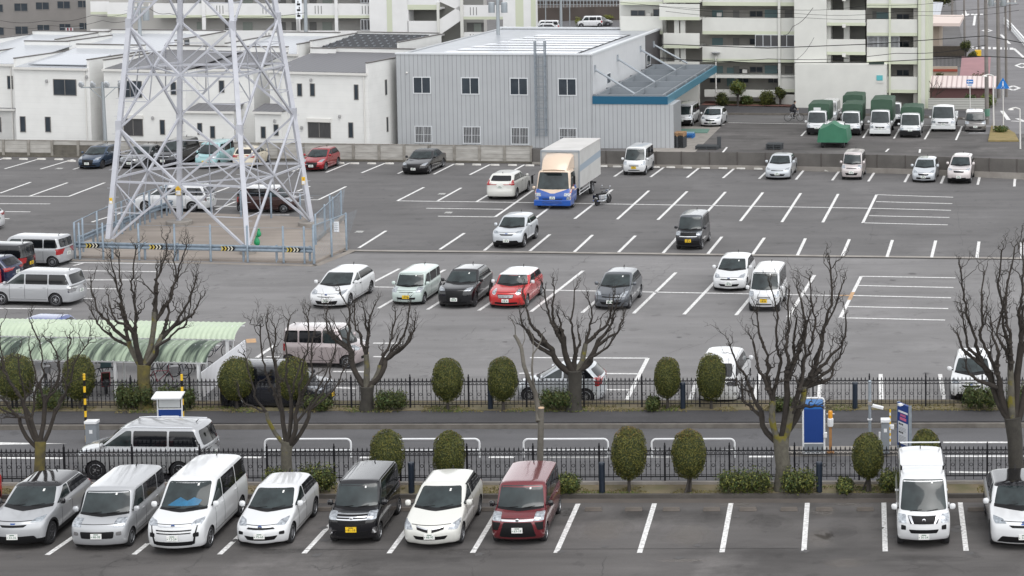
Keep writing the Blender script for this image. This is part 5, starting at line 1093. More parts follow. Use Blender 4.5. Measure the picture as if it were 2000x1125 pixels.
def w_beam(pts, label, z=.62, chev=()):
    ws = [G(*p, PADZ) for p in pts]; e = empty('crash_barrier', ws[0], 0, label, 'guard rail'); O = e.location.copy(); m = MB()
    for a, b in zip(ws, ws[1:]):
        d = (b-a).normalized(); nn = Vector((d.y, -d.x, 0))
        if nn.y > 0: nn = -nn
        prof = [(0, -.17), (.06, -.13), (.06, -.07), (0, 0), (.06, .07), (.06, .13), (0, .17)]
        vs = [v-O+nn*(x+.06)+Vector((0, 0, z+h)) for v in (a, b) for x, h in prof]; m.add(vs, [(i, i+1, i+8, i+7) for i in range(6)], FGALV)
    m.build('beam', e)
    for a, b in zip(ws, ws[1:]):
        n = max(1, round((b-a).length/2))
        for i in range(n+1): m = MB(); m.lathe([(.065, -.1), (.065, z+.2)], FGALV, 8, Matrix.Translation(a.lerp(b, (i+.1)/(n+.2))-O)); m.build('post', e, smooth=True)
    for x, y in chev:
        p = G(x, y, PADZ)-O; m = MB(); 
        for q in range(4):
            for s in (1, -1):
                x0 = -.34+.17*q; m.add([(x0, 0, s*.12), (x0+.07, 0, s*.12), (x0+.15, 0, 0), (x0+.08, 0, 0)], [(0, 1, 2, 3)], CHY if q < 2 else CHW)
                m.add([(x0+.07, 0, s*.12), (x0+.17, 0, s*.12), (x0+.25, 0, 0), (x0+.15, 0, 0)], [(0, 1, 2, 3)], BLK)
        o = m.build('chevron_marker', e); o.location = p+Vector((0, -.15, z))
    return e
w_beam([(150, 500), (612, 510)], 'steel crash barrier with yellow and black chevrons in front of the tower', chev=((182, 501), (306, 504), (446, 507), (574, 509.5)))
w_beam([(151, 490), (240, 452), (335, 416)], 'steel crash barrier running back along the left of the tower pad')
# ------------------------------------------------------------ back wall of the lot
PAN = mat('wall_panel_white', (.50, .485, .455), .85, var=.55, scale=2.2, col2=(.30, .285, .26), detail=9, stretch=(.5, .5, 2)); PANP = mat('wall_post', (.36, .34, .31), .9, var=.8, scale=3, col2=(.14, .13, .11)); DKC = mat('wall_mossy', (.17, .155, .13), .95, var=.9, scale=3, col2=(.07, .065, .055), detail=9)
def panel_wall():
    xs = [-80, -40, 8, 57, 103, 154, 205, 255, 305, 355, 405, 455, 503, 546, 593, 640, 691, 741, 790, 839, 888, 937, 986, 1038]
    yb = lambda x: 305.5+(318.5-305.5)*x/1038; e = empty('panel_wall', G(0, yb(0)), 0, 'stained white concrete panel wall behind the parked cars', 'wall'); O = e.location.copy(); H_ = 1.22
    for i, x in enumerate(xs):
        m = MB(); p = G(x, yb(x))-O; m.box(p.x-.09, p.y-.11, -.05, p.x+.09, p.y+.08, H_+.03, PANP); m.build('post', e)
        if i < len(xs)-1:
            q = G(xs[i+1], yb(xs[i+1]))-O; m = MB(); mt_ = DKC if 103 <= x < 205 else PAN
            for r_ in range(4):
                z0 = .02+r_*.3; m.bar(p+Vector((.09, 0, z0+.14)), q+Vector((-.09, 0, z0+.14)), .06, .285, DKC if (r_ == 0 and x < 260) else mt_ if r_ < 3 or mt_ is PAN else PAN)
            m.bar(p+Vector((0, 0, H_+.0)), q+Vector((0, 0, H_+.0)), .13, .05, PANP); m.build('wall_panel', e)
    m = MB(); strip(m, [G(x, yb(x)) for x in (-80, 1040)], .35, -.02, DKC, .14); tag(m.build('wall_footing'), kind='structure')
panel_wall()
SL = stripes('slat_brown', (.155, .145, .135), (.06, .055, .05), 2, .045, .02, .7, var=.25, bump=.8)
def slat_fence():
    pts = [(1040, 321), (1118, 323.5), (1184, 325), (1282, 326.5), (1331, 327.5), (1386, 328.5), (1440, 329.5), (1495, 331), (1549, 332.5), (1604, 334), (1658, 335.5), (1713, 337.5), (1768, 339.5), (1823, 342), (1877, 344.5), (1932, 347), (1986, 349.5), (2040, 352)]
    e = empty('slat_fence', G(*pts[0]), 0, 'brown-grey slatted metal fence on a concrete base behind the right-hand cars', 'fence'); O = e.location.copy()
    for i, (x, y) in enumerate(pts):
        k = max(0, (x-1280)/760); base = .18+.27*k; top = 1.10+.27*k; p = G(x, y)-O; m = MB(); m.box(p.x-.03, p.y-.04, base, p.x+.03, p.y+.04, top+.03, mat('post_brown', (.07, .06, .055), .6)); m.build('fence_post', e)
        if i < len(pts)-1:
            x2, y2 = pts[i+1]; k2 = max(0, (x2-1280)/760); q = G(x2, y2)-O; b2 = .18+.27*k2; t2 = 1.10+.27*k2
            m = MB(); n_ = 20; m.slab([p+Vector((0, 0, base)), q+Vector((0, 0, b2)), q+Vector((0, 0, t2)), p+Vector((0, 0, top))], (0, 1, 0), .03, SL); m.build('slat_panel', e)
            m = MB(); m.slab([p+Vector((0, -.1, -.05)), q+Vector((0, -.1, -.05)), q+Vector((0, -.1, b2)), p+Vector((0, -.1, base))], (0, 1, 0), .22, CONC); m.build('base_wall', e)
slat_fence()
# ------------------------------------------------------------ bike shelter
def shelter():
    ld = Vector((math.cos(-.088), math.sin(-.088), 0)); bd = Vector((.088, .996, 0)).normalized()
    GRN = mat('shelter_green', (.52, .60, .45), .5, var=.6, scale=1.2, col2=(.38, .46, .35), detail=8, stretch=(.4, 1.6, 1))
    GRD = mat('shelter_green_dirty', (.34, .42, .31), .6, var=.26, scale=.8, col2=(.028, .045, .034), detail=9, stretch=(6, .5, 1))
    for nm, px, zE, rise, dep, mt_, lab, px2 in (('shelter_roof', (402, 706), 1.72, .50, 2.6, GRD, 'dirty green corrugated bicycle shelter roof nearest the iron fence', (435, 665)), ('shelter_roof', (457.5, 661), 1.62, .62, 2.3, GRN, 'clean pale green corrugated shelter roof behind the dirty one', (481, 629.5))):
        c = G(*px, zE); tp = onplane(*px2, c, ld)-c; dep = tp.dot(bd); rise = tp.z; print('shelter', dep, rise); e = empty('bicycle_shelter', (c.x, c.y, 0), -.088, lab, 'shelter'); Wd = 17.5; st = .055; n = int(Wd/st); m = MB(); K = 10; vs = []
        pf = []
        for j in range(K+1):
            t = j/K; pf.append((dep*(t**1.0), rise*(1-(1-t)**3.2)))
        pf[0] = (0, -.05)
        for i in range(n+1):
            x = -i*st; hh = .018*math.sin(2*PI*i/4)
            for j in range(K+1): vs.append((x, pf[j][0]-hh*.7, zE+pf[j][1]+hh))
        m.add(vs, [(i*(K+1)+j, (i+1)*(K+1)+j, (i+1)*(K+1)+j+1, i*(K+1)+j+1) for i in range(n) for j in range(K)], mt_); m.build('roof', e, smooth=70)
        for i in range(6):
            x = -.35-i*3.3; m = MB(); m.box(x-.05, .06, 0, x+.05, .16, zE-.02, WPAINT); m.bar((x, .1, zE-.25), (x, dep*.55, zE+rise*.85), .06, .08, WPAINT); m.bar((x, dep*.5, 0), (x, dep*.55, zE+rise*.85), .06, .06, WPAINT); m.build('post', e)
        m = MB(); m.box(-Wd, .02, zE-.10, 0, .07, zE-.03, WPAINT); m.box(-Wd, dep*.6, zE+rise*.86, .12, dep*.6+.06, zE+rise*.92, WPAINT); m.build('beam', e)
    WCOR = stripes('white_corrugated', (.84, .85, .88), (.62, .63, .65), 1, .12, .05, .5, bump=.6)
    b = G(394, 797); nn = ld; pts = [onplane(x, y, b, nn) for x, y in ((392.5, 727), (397.5, 775), (479.5, 701), (477.5, 664))]; m = MB(); o_ = pts[1].copy(); m.slab([p-o_ for p in pts], nn, .03, WCOR); o = m.build('end_panel'); o.location = o_; tag(o, 'white corrugated end panel of the bicycle shelter', 'panel')
shelter()
# ------------------------------------------------------------ bicycles, motorcycles, people
def bike_wheel(m, c, r, mt=None, tr=.018, spokes=True):
    m.tube([(c[0], c[1]+r*math.cos(a*PI/12), c[2]+r*math.sin(a*PI/12)) for a in range(25)], tr, mt or BLK, 6, caps=False)
    if spokes:
        for a in range(12): m.bar(c, (c[0], c[1]+r*math.cos(a*PI/6), c[2]+r*math.sin(a*PI/6)), .004, .004, STEEL)
def bicycle(x, y, rz, col, label, grp=None, basket=False, z=0):
    e = empty('bicycle', G(x, y, z), rz, label, 'bicycle', grp); fr = mat('bike_'+col, dict(black=(.02, .02, .02), red=(.20, .02, .04), silver=(.4, .4, .42), dark=(.03, .035, .05))[col], .35)
    for yy in (-.52, .52): m = MB(); bike_wheel(m, (0, yy, .33), .31); m.build('wheel', e)
    m = MB(); A, B_, C_, D, E_ = (0, .52, .33), (0, .08, .30), (0, .2, .75), (0, -.36, .72), (0, -.52, .33)
    for p, q in ((A, B_), (A, C_), (B_, C_), (B_, D), (C_, D), (D, E_)): m.tube([p, q], .018, fr, 6)
    m.tube([D, (0, -.34, .95)], .014, fr, 6); m.build('frame', e)
    m = MB(); m.tube([(-.27, -.22, .97), (-.2, -.33, 1.0), (.2, -.33, 1.0), (.27, -.22, .97)], .014, STEEL, 6); m.build('handlebar', e)
    m = MB(); m.lathe([(.03, 0), (.11, .03), (.10, .06), (.03, .07)], BLK, 10, Matrix.Translation((0, .24, .80))); m.bar((0, .2, .7), (0, .23, .82), .025, .025, STEEL); m.build('saddle', e, smooth=True)
    m = MB(); m.tube([(-.1, .08, .2), (.1, .08, .4)], .012, BLK, 5); m.build('pedal', e)
    if basket: m = MB(); m.box(-.16, -.72, .62, .16, -.42, .90, mat('basket_grey', (.25, .25, .26), .6)); m.build('basket', e, bevel=.02)
    return e
BG = 'bicycles under the shelter'
for i, (x, y, rz, c, lab) in enumerate([(88, 752, .5, 'black', 'black bicycle under the left part of the shelter'), (205, 745, 2.9, 'dark', 'dark bicycle behind the delivery scooter'), (318, 735, 1.3, 'black', 'black bicycle lying across behind the mossy trunk'), (343, 737, 1.0, 'dark', 'dark bicycle right of the mossy trunk'), (312, 760, 1.9, 'red', 'dark red bicycle below the shelter roof edge'), (385, 735, 1.4, 'black', 'black bicycle next to the white end panel'), (425, 700, 1.2, 'dark', 'bicycle handlebars showing between the two roofs'), (140, 790, .9, 'dark', 'dark bicycle beside the clipped shrub under the shelter'), (50, 755, .3, 'dark', 'dark bicycle behind the leftmost clipped shrub')]): bicycle(x, y, rz, c, lab, BG, i % 2 == 0)
def motorcycle(x, y, rz, label, scooter=False):
    e = empty('motorcycle' if not scooter else 'scooter', G(x, y), rz, label, 'motorcycle' if not scooter else 'scooter'); e.scale = (.9,)*3 if not scooter else (1,)*3; wb = .72 if not scooter else .6; r = .31 if not scooter else .24
    for yy in (-wb, wb):
        m = MB(); m.lathe([(r-.09, -.05), (r-.02, -.06), (r, -.03), (r, .03), (r-.02, .06), (r-.09, .05)], RUB, 20, Matrix.Translation((0, yy, r)) @ Matrix.Rotation(PI/2, 4, 'Y')); bike_wheel(m, (0, yy, r), r-.1, CHR, .015); m.build('wheel', e, smooth=True)
    BK = paint('black'); SV = paint('silver'); m = MB()
    if scooter:
        m.box(-.14, -.1, .3, .14, .5, .62, mat('scooter_red', (.25, .02, .03), .3)); m.box(-.17, -.5, .25, .17, -.40, .85, BK); m.box(-.14, -.45, .25, .14, .1, .32, BLK); m.build('body', e, bevel=.04)
        m = MB(); m.box(-.2, .45, .78, .2, .85, 1.12, mat('top_box', (.05, .09, .10), .4)); m.build('top_box', e, bevel=.03)
    else:
        m.lathe([(.03, -.30), (.14, -.2), (.15, .05), (.10, .25), (.03, .32)], BK, 12, Matrix.Translation((0, -.15, .80)) @ Matrix.Rotation(PI/2, 4, 'X')); m.build('fuel_tank', e, smooth=True)
        m = MB(); m.box(-.18, -.22, .30, .18, .20, .62, STEEL); m.box(-.24, -.15, .36, .24, .1, .50, CHR); m.build('engine', e, bevel=.04)
        m = MB(); m.box(-.13, .15, .74, .13, .75, .84, BLK); m.build('seat', e, bevel=.04)
        m = MB(); m.tube([(-.06, -.72, .31), (-.06, -.42, .98)], .025, CHR, 6); m.tube([(.06, -.72, .31), (.06, -.42, .98)], .025, CHR, 6); m.build('fork', e)
        for s in (1, -1): m = MB(); m.tube([(s*.14, -.1, .3), (s*.18, .4, .3), (s*.18, .95, .38)], .045, CHR, 8); m.build('exhaust', e, smooth=True); m = MB(); m.box(s*.14, .3, .45, s*.34, .78, .75, BK if s > 0 else SV); m.build('pannier', e, bevel=.05)
        m = MB(); m.lathe([(.09, 0), (.10, .05), (.05, .12)], CHR, 12, Matrix.Translation((0, -.55, .88)) @ Matrix.Rotation(PI/2, 4, 'X')); m.build('headlight', e, smooth=True)
    m = MB(); m.tube([(-.38, -.22, 1.02), (-.2, -.4, 1.02), (.2, -.4, 1.02), (.38, -.22, 1.02)] if not scooter else [(-.3, -.42, 1.0), (.3, -.42, 1.0)], .018, BLK, 6); m.build('handlebar', e)
    for s in (1, -1): m = MB(); m.tube([(s*.28, -.35, 1.02), (s*.33, -.38, 1.2)], .008, STEEL, 5); m.lathe([(.02, -.015), (.06, 0), (.02, .015)], CHR, 10, Matrix.Translation((s*.33, -.38, 1.23)) @ Matrix.Rotation(PI/2, 4, 'X')); m.build('mirror', e)
    m = MB(); m.box(-.1, wb+.15, .50, .1, wb+.17, .60, PW); m.build('licence_plate', e)
    m = MB(); m.box(-.09, -wb-.12, 2*r-.0, .09, -wb+.2, 2*r+.02, SV if not scooter else BK); m.box(-.09, wb-.2, 2*r, .09, wb+.18, 2*r+.02, BK); m.build('mudguard', e)
motorcycle(1178, 399, R(155), 'black and chrome touring motorcycle parked right of the box truck'); motorcycle(208, 762, R(20), 'delivery scooter with a dark top box under the shelter', True)
def cyclist():
    SK = mat('skin', (.45, .30, .22), .6); CL = mat('dark_clothes', (.018, .018, .024), .85); HR = mat('hair', (.012, .010, .01), .6); MK = mat('face_mask', (.7, .7, .7), .8)
    b = bicycle(1551, 237, R(92), 'silver', 'silver city bicycle ridden along the road by a dark-clothed person'); bicycle_loc = b.location
    e = empty('person', b.location, R(92), 'person in dark clothes and white face mask riding a bicycle', 'person')
    def skin(name, verts, edges, rad, mt_, parent=e):
        me = bpy.data.meshes.new(name); me.from_pydata(verts, edges, []); o = bpy.data.objects.new(name, me); COL.objects.link(o)
        md = o.modifiers.new('s', 'SKIN'); md.use_smooth_shade = True; 
        for i, v in enumerate(me.skin_vertices[0].data if me.skin_vertices else []): v.radius = (rad[i], rad[i])
        if not me.skin_vertices:
            pass
        sb = o.modifiers.new('b', 'SUBSURF'); sb.levels = sb.render_levels = 1
        dg = bpy.context.evaluated_depsgraph_get(); m2 = bpy.data.meshes.new_from_object(o.evaluated_get(dg)); bpy.data.objects.remove(o); m2.materials.clear(); m2.materials.append(mt_); shade(m2, 80); m2.name = name
        return obj(name, m2, parent)
    # continuous body of tapered limbs around the seated pose
    m = MB()
    m.tube([(0, .24, .86), (0, .22, 1.0), (0, .12, 1.2), (0, .0, 1.38), (0, -.04, 1.46)], [.15, .16, .17, .16, .07], CL, 10)
    for s, kn, ft in ((1, (.12, -.10, .72), (.12, .12, .30)), (-1, (-.12, -.14, .92), (-.12, .04, .46))):
        m.tube([(s*.08, .2, .90), (s*.11, .05, (.9+kn[2])/2+.04), kn, ((kn[0]+ft[0])/2, (kn[1]+ft[1])/2+.02, (kn[2]+ft[2])/2), ft], [.10, .085, .065, .058, .04], CL, 8)
        m.tube([ft, (ft[0], ft[1]-.03, ft[2]-.04), (ft[0], ft[1]-.18, ft[2]-.06)], [.045, .045, .03], BLK, 8)
        m.tube([(s*.15, -.0, 1.36), (s*.2, -.1, 1.22), (s*.24, -.16, 1.12), (s*.25, -.27, 1.03)], [.06, .05, .045, .035], CL, 8)
        m.tube([(s*.25, -.26, 1.035), (s*.25, -.31, 1.01), (s*.25, -.34, .98)], [.035, .04, .02], SK, 6)
        for q in range(4): m.tube([(s*(.21+.022*q), -.31, 1.02), (s*(.21+.022*q), -.345, 1.0), (s*(.21+.022*q), -.335, .975)], [.010, .010, .008], SK, 5)
    m.tube([(0, -.04, 1.44), (0, -.06, 1.52)], .055, SK, 8); m.lathe([(.02, -.12), (.07, -.09), (.085, 0), (.08, .06), (.04, .11), (.01, .12)], SK, 12, Matrix.Translation((0, -.08, 1.62))); m.build('body', e, smooth=70)
    m = MB(); m.lathe([(.088, -.02), (.096, .04), (.075, .11), (.01, .14)], HR, 12, Matrix.Translation((0, -.06, 1.63))); m.build('hair', e, smooth=True)
    m = MB(); m.box(-.055, -.175, 1.53, .055, -.13, 1.60, MK); m.build('face_mask', e, bevel=.015)
cyclist()
# ------------------------------------------------------------ houses
ZU = Vector((0, 0, 1))
class Frame:
    "local frame on a facade: origin at the left foot, X along the wall, Y into the building"
    def __init__(s, a, b, name, label, cat='house', group=None):
        s.o = Vector((a.x, a.y, 0)); d = Vector((b.x-a.x, b.y-a.y, 0)); s.w = d.length; s.X = d.normalized(); s.Y = Vector((-s.X.y, s.X.x, 0)); s.rz = math.atan2(s.X.y, s.X.x)
        s.e = empty(name, s.o, s.rz, label, cat, group)
    def loc(s, p): d = p-s.o; return Vector((d.dot(s.X), d.dot(s.Y), d.z))
    def f(s, x, y, dep=0): return s.loc(onplane(x, y, s.o+s.Y*dep, s.Y))            # pixel on the facade plane pushed dep metres in
    def side(s, x, y, xx=None): return s.loc(onplane(x, y, s.o+s.X*(s.w if xx is None else xx), s.X))
WALLW = stripes('siding_white', (.74, .74, .72), (.67, .67, .65), 2, .45, .02, .75, var=.06, bump=.2)
ROOFD = stripes('roof_dark', (.13, .13, .14), (.07, .07, .08), 0, .45, .05, .5, bump=.5); ROOFP = stripes('roof_pale', (.42, .44, .47), (.30, .31, .33), 0, .45, .05, .3, bump=.4); TRIMB = mat('parapet_cap', (.10, .09, .085), .5); TRIMW = mat('trim_white', (.66, .65, .62), .6)
WFR = mat('window_frame_grey', (.20, .19, .18), .5); WFW = mat('window_frame_white', (.62, .64, .66), .5); WGL = mat('window_glass', (.018, .024, .032), .08, var=1, scale=1.3, col2=(.06, .075, .09), spec=.6); CURT = mat('curtain_glass', (.10, .10, .10), .25, var=1, scale=9, col2=(.03, .03, .035), stretch=(4, 1, .2))
def window(fr, px, dep=0, side=False, frame=WFR, glass=WGL, panes=1, bars=False, shutter=False, xx=None, wd=.045):
    x0, y0, x1, y1 = px
    a, b = (fr.side(x0, y1, xx), fr.side(x1, y0, xx)) if side else (fr.f(x0, y1, dep), fr.f(x1, y0, dep))
    m = MB(); mg = MB(); k = 1 if side else 0
    def bx(mb, u0, v0, u1, v1, t0, t1, mt):
        if side: X_ = (fr.w if xx is None else xx); mb.box(X_-t1, u0, v0, X_-t0, u1, v1, mt)
        else: mb.box(u0, dep+t0, v0, u1, dep+t1, v1, mt)
    u0, u1 = sorted((a[k], b[k])); v0, v1 = sorted((a.z, b.z)); t = wd
    for q in ((u0, v0, u1, v0+t), (u0, v1-t, u1, v1), (u0, v0+t, u0+t, v1-t), (u1-t, v0+t, u1, v1-t)): bx(m, *q, -.04, .0, frame)
    for i in range(1, panes): c = u0+(u1-u0)*i/panes; bx(m, c-.025, v0+t, c+.025, v1-t, -.035, -.002, frame)
    if bars:
        n = int((u1-u0)/.11)
        for i in range(1, n): c = u0+(u1-u0)*i/n; bx(m, c-.012, v0-.02, c+.012, v1+.02, -.13, -.11, frame)
        for v in (v0, (v0+v1)/2, v1): bx(m, u0, v-.012, u1, v+.012, -.108, -.09, frame)
    if shutter: bx(m, u0-.05, v1, u1+.05, v1+.28, -.12, -.0, TRIMW)
    o = m.build('window', fr.e); bx(mg, u0+t, v0+t, u1-t, v1-t, -.02, -.003, glass); mg.build('pane', o); return o
def house(x0, x1, ye0, ye1, zE, D, zP, label, grp, wins=(), sidew=(), roof=ROOFD, rise=.75, px_right=None, lights=(), backpar=.35, leftpar=True, rightpar=True, fasc=.18, wall=None, extra=None):
    "ye0, ye1: pixel rows of the eave at the two corners, zE its height, zP the height of the side parapets"
    WM = wall or WALLW
    fr = Frame(G(x0, ye0, zE), G(x1, ye1, zE), 'house', label, 'house', grp); W_ = fr.w; m = MB()
    m.box(0, 0, -.3, W_, .25, zE-.02, WM)
    for xx, on in ((0, leftpar), (W_-.18, rightpar)):
        zz = zP if on else zE; m.add([Vector((xx+u, v, z)) for u in (0, .18) for v, z in ((.25, -.3), (D, -.3), (D, zz), (.25, zz))], [(0, 1, 2, 3), (7, 6, 5, 4), (0, 4, 5, 1), (1, 5, 6, 2), (2, 6, 7, 3), (3, 7, 4, 0)], WM)
        if on: m.box(xx, 0, zE-.02, xx+.18, .25, zP, WM)
    m.box(.18, D-.2, -.3, W_-.18, D, zE+rise+backpar, WM); m.build('wall', fr.e)
    m = MB(); m.slab([Vector((.18 if leftpar else -.1, -.12, zE)), Vector((W_-(.18 if rightpar else -.1), -.12, zE)), Vector((W_-(.18 if rightpar else -.1), D-.2, zE+rise)), Vector((.18 if leftpar else -.1, D-.2, zE+rise))], (0, 0, 1), .06, roof); m.build('roof', fr.e)
    m = MB(); m.box(-.05, -.17, zE-.16, W_+.05 if not rightpar else W_-.1, -.01, zE+.02, TRIMW); m.build('gutter', fr.e)
    m = MB(); m.lathe([(.045, 0), (.045, zE-.15)], TRIMW, 8, Matrix.Translation((W_-.35, -.06, 0))); m.box(W_-.42, -.02, zE-1.2, W_-.28, 0, zE-1.15, TRIMW); m.build('downpipe', fr.e)
    m = MB(); m.box(.15, D-.24, zE+rise+backpar, W_-.18, D+.04, zE+rise+backpar+.07, TRIMB)
    for xx, on in ((0, leftpar), (W_-.18, rightpar)):
        if on: m.box(xx-.03, -.03, zP, xx+.21, D+.04, zP+.07, TRIMB)
    m.build('parapet_cap', fr.e)
    for w_ in wins: window(fr, *w_[:1], **(w_[1] if len(w_) > 1 else {}))
    for w_ in sidew: window(fr, w_, side=True)
    for lx, ly in lights: p = fr.f(lx, ly); m = MB(); m.lathe([(.09, -.12), (.11, 0), (.07, .12)], mat('vent_grey', (.3, .3, .3), .5), 8, Matrix.Translation((p.x, -.08, p.z))); m.build('vent_hood', fr.e, smooth=True)
    if extra: extra(fr, W_)
    return fr
S2 = dict(panes=2); HG = 'white houses along the back wall'
def lower_block(px0, px1, yt, yb_, dep=1.6, out=0):
    "one-storey wing with a lean-to roof in front of the recessed upper wall"
    def g_(fr, W_):
        a = fr.f(px0, yb_); b = fr.f(px1, yb_); m = MB(); z = a.z; m.box(a.x, .0, -.3, b.x, dep, z-.02, WALLW); m.build('wing_wall', fr.e)
        m = MB(); m.slab([Vector((a.x-.1, -.15, z)), Vector((b.x+.1, -.15, z)), Vector((b.x+.1, dep, z+.38)), Vector((a.x-.1, dep, z+.38))], (0, 0, 1), .05, ROOFD); m.box(a.x-.12, -.2, z-.14, b.x+.12, -.12, z+.03, TRIMW); m.build('wing_roof', fr.e)
    return g_
# back row first
BHG = 'white houses of the second row'
house(-60, 104, 101, 104, 5.9, 8.5, 6.7, 'white house at the far left of the second row with a pale metal roof', BHG, roof=ROOFP)
house(108, 346, 101, 103, 5.9, 9.5, 6.9, 'long white house of the second row with a pale metal roof', BHG, roof=ROOFP, sidew=[(360, 76, 369, 96)])
house(440, 584, 104, 106, 5.9, 8.5, 6.7, 'white house of the second row behind the right tower legs', BHG, roof=ROOFP)
def racks(fr, W_):
    rn = random.Random(3); m = MB(); BKP = mat('solar_black', (.012, .014, .018), .25)
    for j in range(6):
        y0 = .6+j*1.2; z0 = 5.95+.75*y0/8.5+.05
        m.slab([Vector((.5, y0, z0+.10)), Vector((W_-.6, y0, z0+.10)), Vector((W_-.6, y0+.75, z0+.36)), Vector((.5, y0+.75, z0+.36))], (0, 0, 1), .03, BKP)
        for i in range(int(W_/.7)): m.box(.5+i*.7, y0, z0, .53+i*.7, y0+.8, z0+.3, STEEL)
    m.build('solar_panels', fr.e)
house(606, 780, 104, 107, 5.9, 8.5, 6.9, 'white house of the second row with black solar racks on its roof', BHG, roof=ROOFP, extra=racks)
# front row
def h0x(fr, W_): lower_block(-70, 29, 204, 211)(fr, W_)
house(-70, 29, 124, 125.5, 5.9, 8, 6.5, 'white house cut off by the left edge with a small wing roof', HG, wins=[((15, 148, 25, 174), dict(dep=0)), ((-12, 229, 2, 258),)], roof=ROOFP, extra=h0x, rightpar=False)
def solar(fr, W_):
    m = MB(); m.slab([Vector((1.0, .35, 6.03)), Vector((W_-.5, .35, 6.03)), Vector((W_-1.0, 4.5, 6.47)), Vector((1.8, 4.5, 6.47))], (0, 0, 1), .06, mat('solar_pale', (.36, .38, .42), .15, metal=.2)); m.build('solar_panels', fr.e)
house(27, 174, 131, 134, 5.85, 8, 6.5, 'white house with one wide upper window and a solar roof left of the lamp pole', HG, wins=[((105, 155, 149, 186), S2), ((40, 227, 50, 258),), ((89, 228, 99, 258),)], lights=[(92, 158), (170, 150)], roof=ROOFP, extra=solar)
house(202, 361, 134.5, 138, 5.85, 8.2, 6.5, 'white house with a dark roof behind the left tower legs', HG, wins=[((232, 158, 277, 190), S2), ((334, 160, 344, 185),), ((242, 232, 279, 265), dict(panes=2, shutter=True, glass=CURT)), ((313, 234, 322, 263),)], lights=[(299, 230)], rightpar=False, leftpar=True)
def midhouse(fr, W_):
    m = MB(); m.build('x') if 0 else None
    lower_block(361, 452, 210, 217, 2.2)(fr, W_)
def recessed(x0, x1, ye0, ye1, dep, label, wx, blocks, wins, lights=()):
    "house whose upper wall is set back behind a one-storey wing"
    A = G(x0, ye0, 5.85); B = G(x1, ye1, 5.85); fr = Frame(A, B, 'house', label, 'house', HG); W_ = fr.w; m = MB(); D = 8.2
    m.box(0, dep, -.3, W_, D, 5.8, WALLW); m.build('wall', fr.e)
    m = MB(); m.slab([Vector((-.1, dep-.12, 5.8)), Vector((W_+.1, dep-.12, 5.8)), Vector((W_+.1, D, 6.5)), Vector((-.1, D, 6.5))], (0, 0, 1), .06, ROOFD); m.build('roof', fr.e); m = MB(); m.box(-.1, D, 6.4, W_+.1, D+.2, 6.95, WALLW); m.box(-.12, D-.03, 6.95, W_+.12, D+.23, 7.02, TRIMB); m.build('back_parapet', fr.e)
    m = MB(); m.box(-.1, dep-.17, 5.66, W_+.1, dep-.01, 5.84, TRIMW); m.build('gutter', fr.e)
    for b_ in blocks: lower_block(*b_)(fr, W_)
    for w_ in wins: window(fr, w_[0], **(w_[1] if len(w_) > 1 else {}))
    for lx, ly in lights: p = fr.f(lx, ly); m = MB(); m.lathe([(.09, -.12), (.11, 0), (.07, .12)], mat('vent_grey', (.3, .3, .3), .5), 8, Matrix.Translation((p.x, -.08, p.z))); m.build('vent_hood', fr.e, smooth=True)
recessed(364, 476, 138, 139, 1.7, 'set-back white house with dark wing roof, middle of the tower', 0, [(362, 456, 210, 217, 1.7)], [((428, 157, 438, 181), dict(dep=1.7)), ((386, 240, 395, 263),), ((411, 246, 420, 270),)])
recessed(503, 548, 141, 142, 1.7, 'narrow set-back white house with small wing roof right of the tower leg', 0, [(497, 549, 210, 218, 1.7)], [((510, 247, 519, 270),), ((535, 243, 544, 265),)], [(537, 236)])
house(549, 719, 139.5, 143.5, 5.85, 8.2, 6.6, 'white house with a dark ribbed roof left of the grey building', HG, wins=[((581, 163, 590, 188),), ((606, 163, 615, 188),), ((692, 165, 700, 195),), ((602, 239, 646, 269), dict(panes=2, shutter=True, glass=CURT)), ((681, 239, 690, 269),)], sidew=[(752, 155, 755, 186), (755, 228, 757.5, 258)], lights=[(608, 156), (664, 227), (590, 249)], leftpar=False)
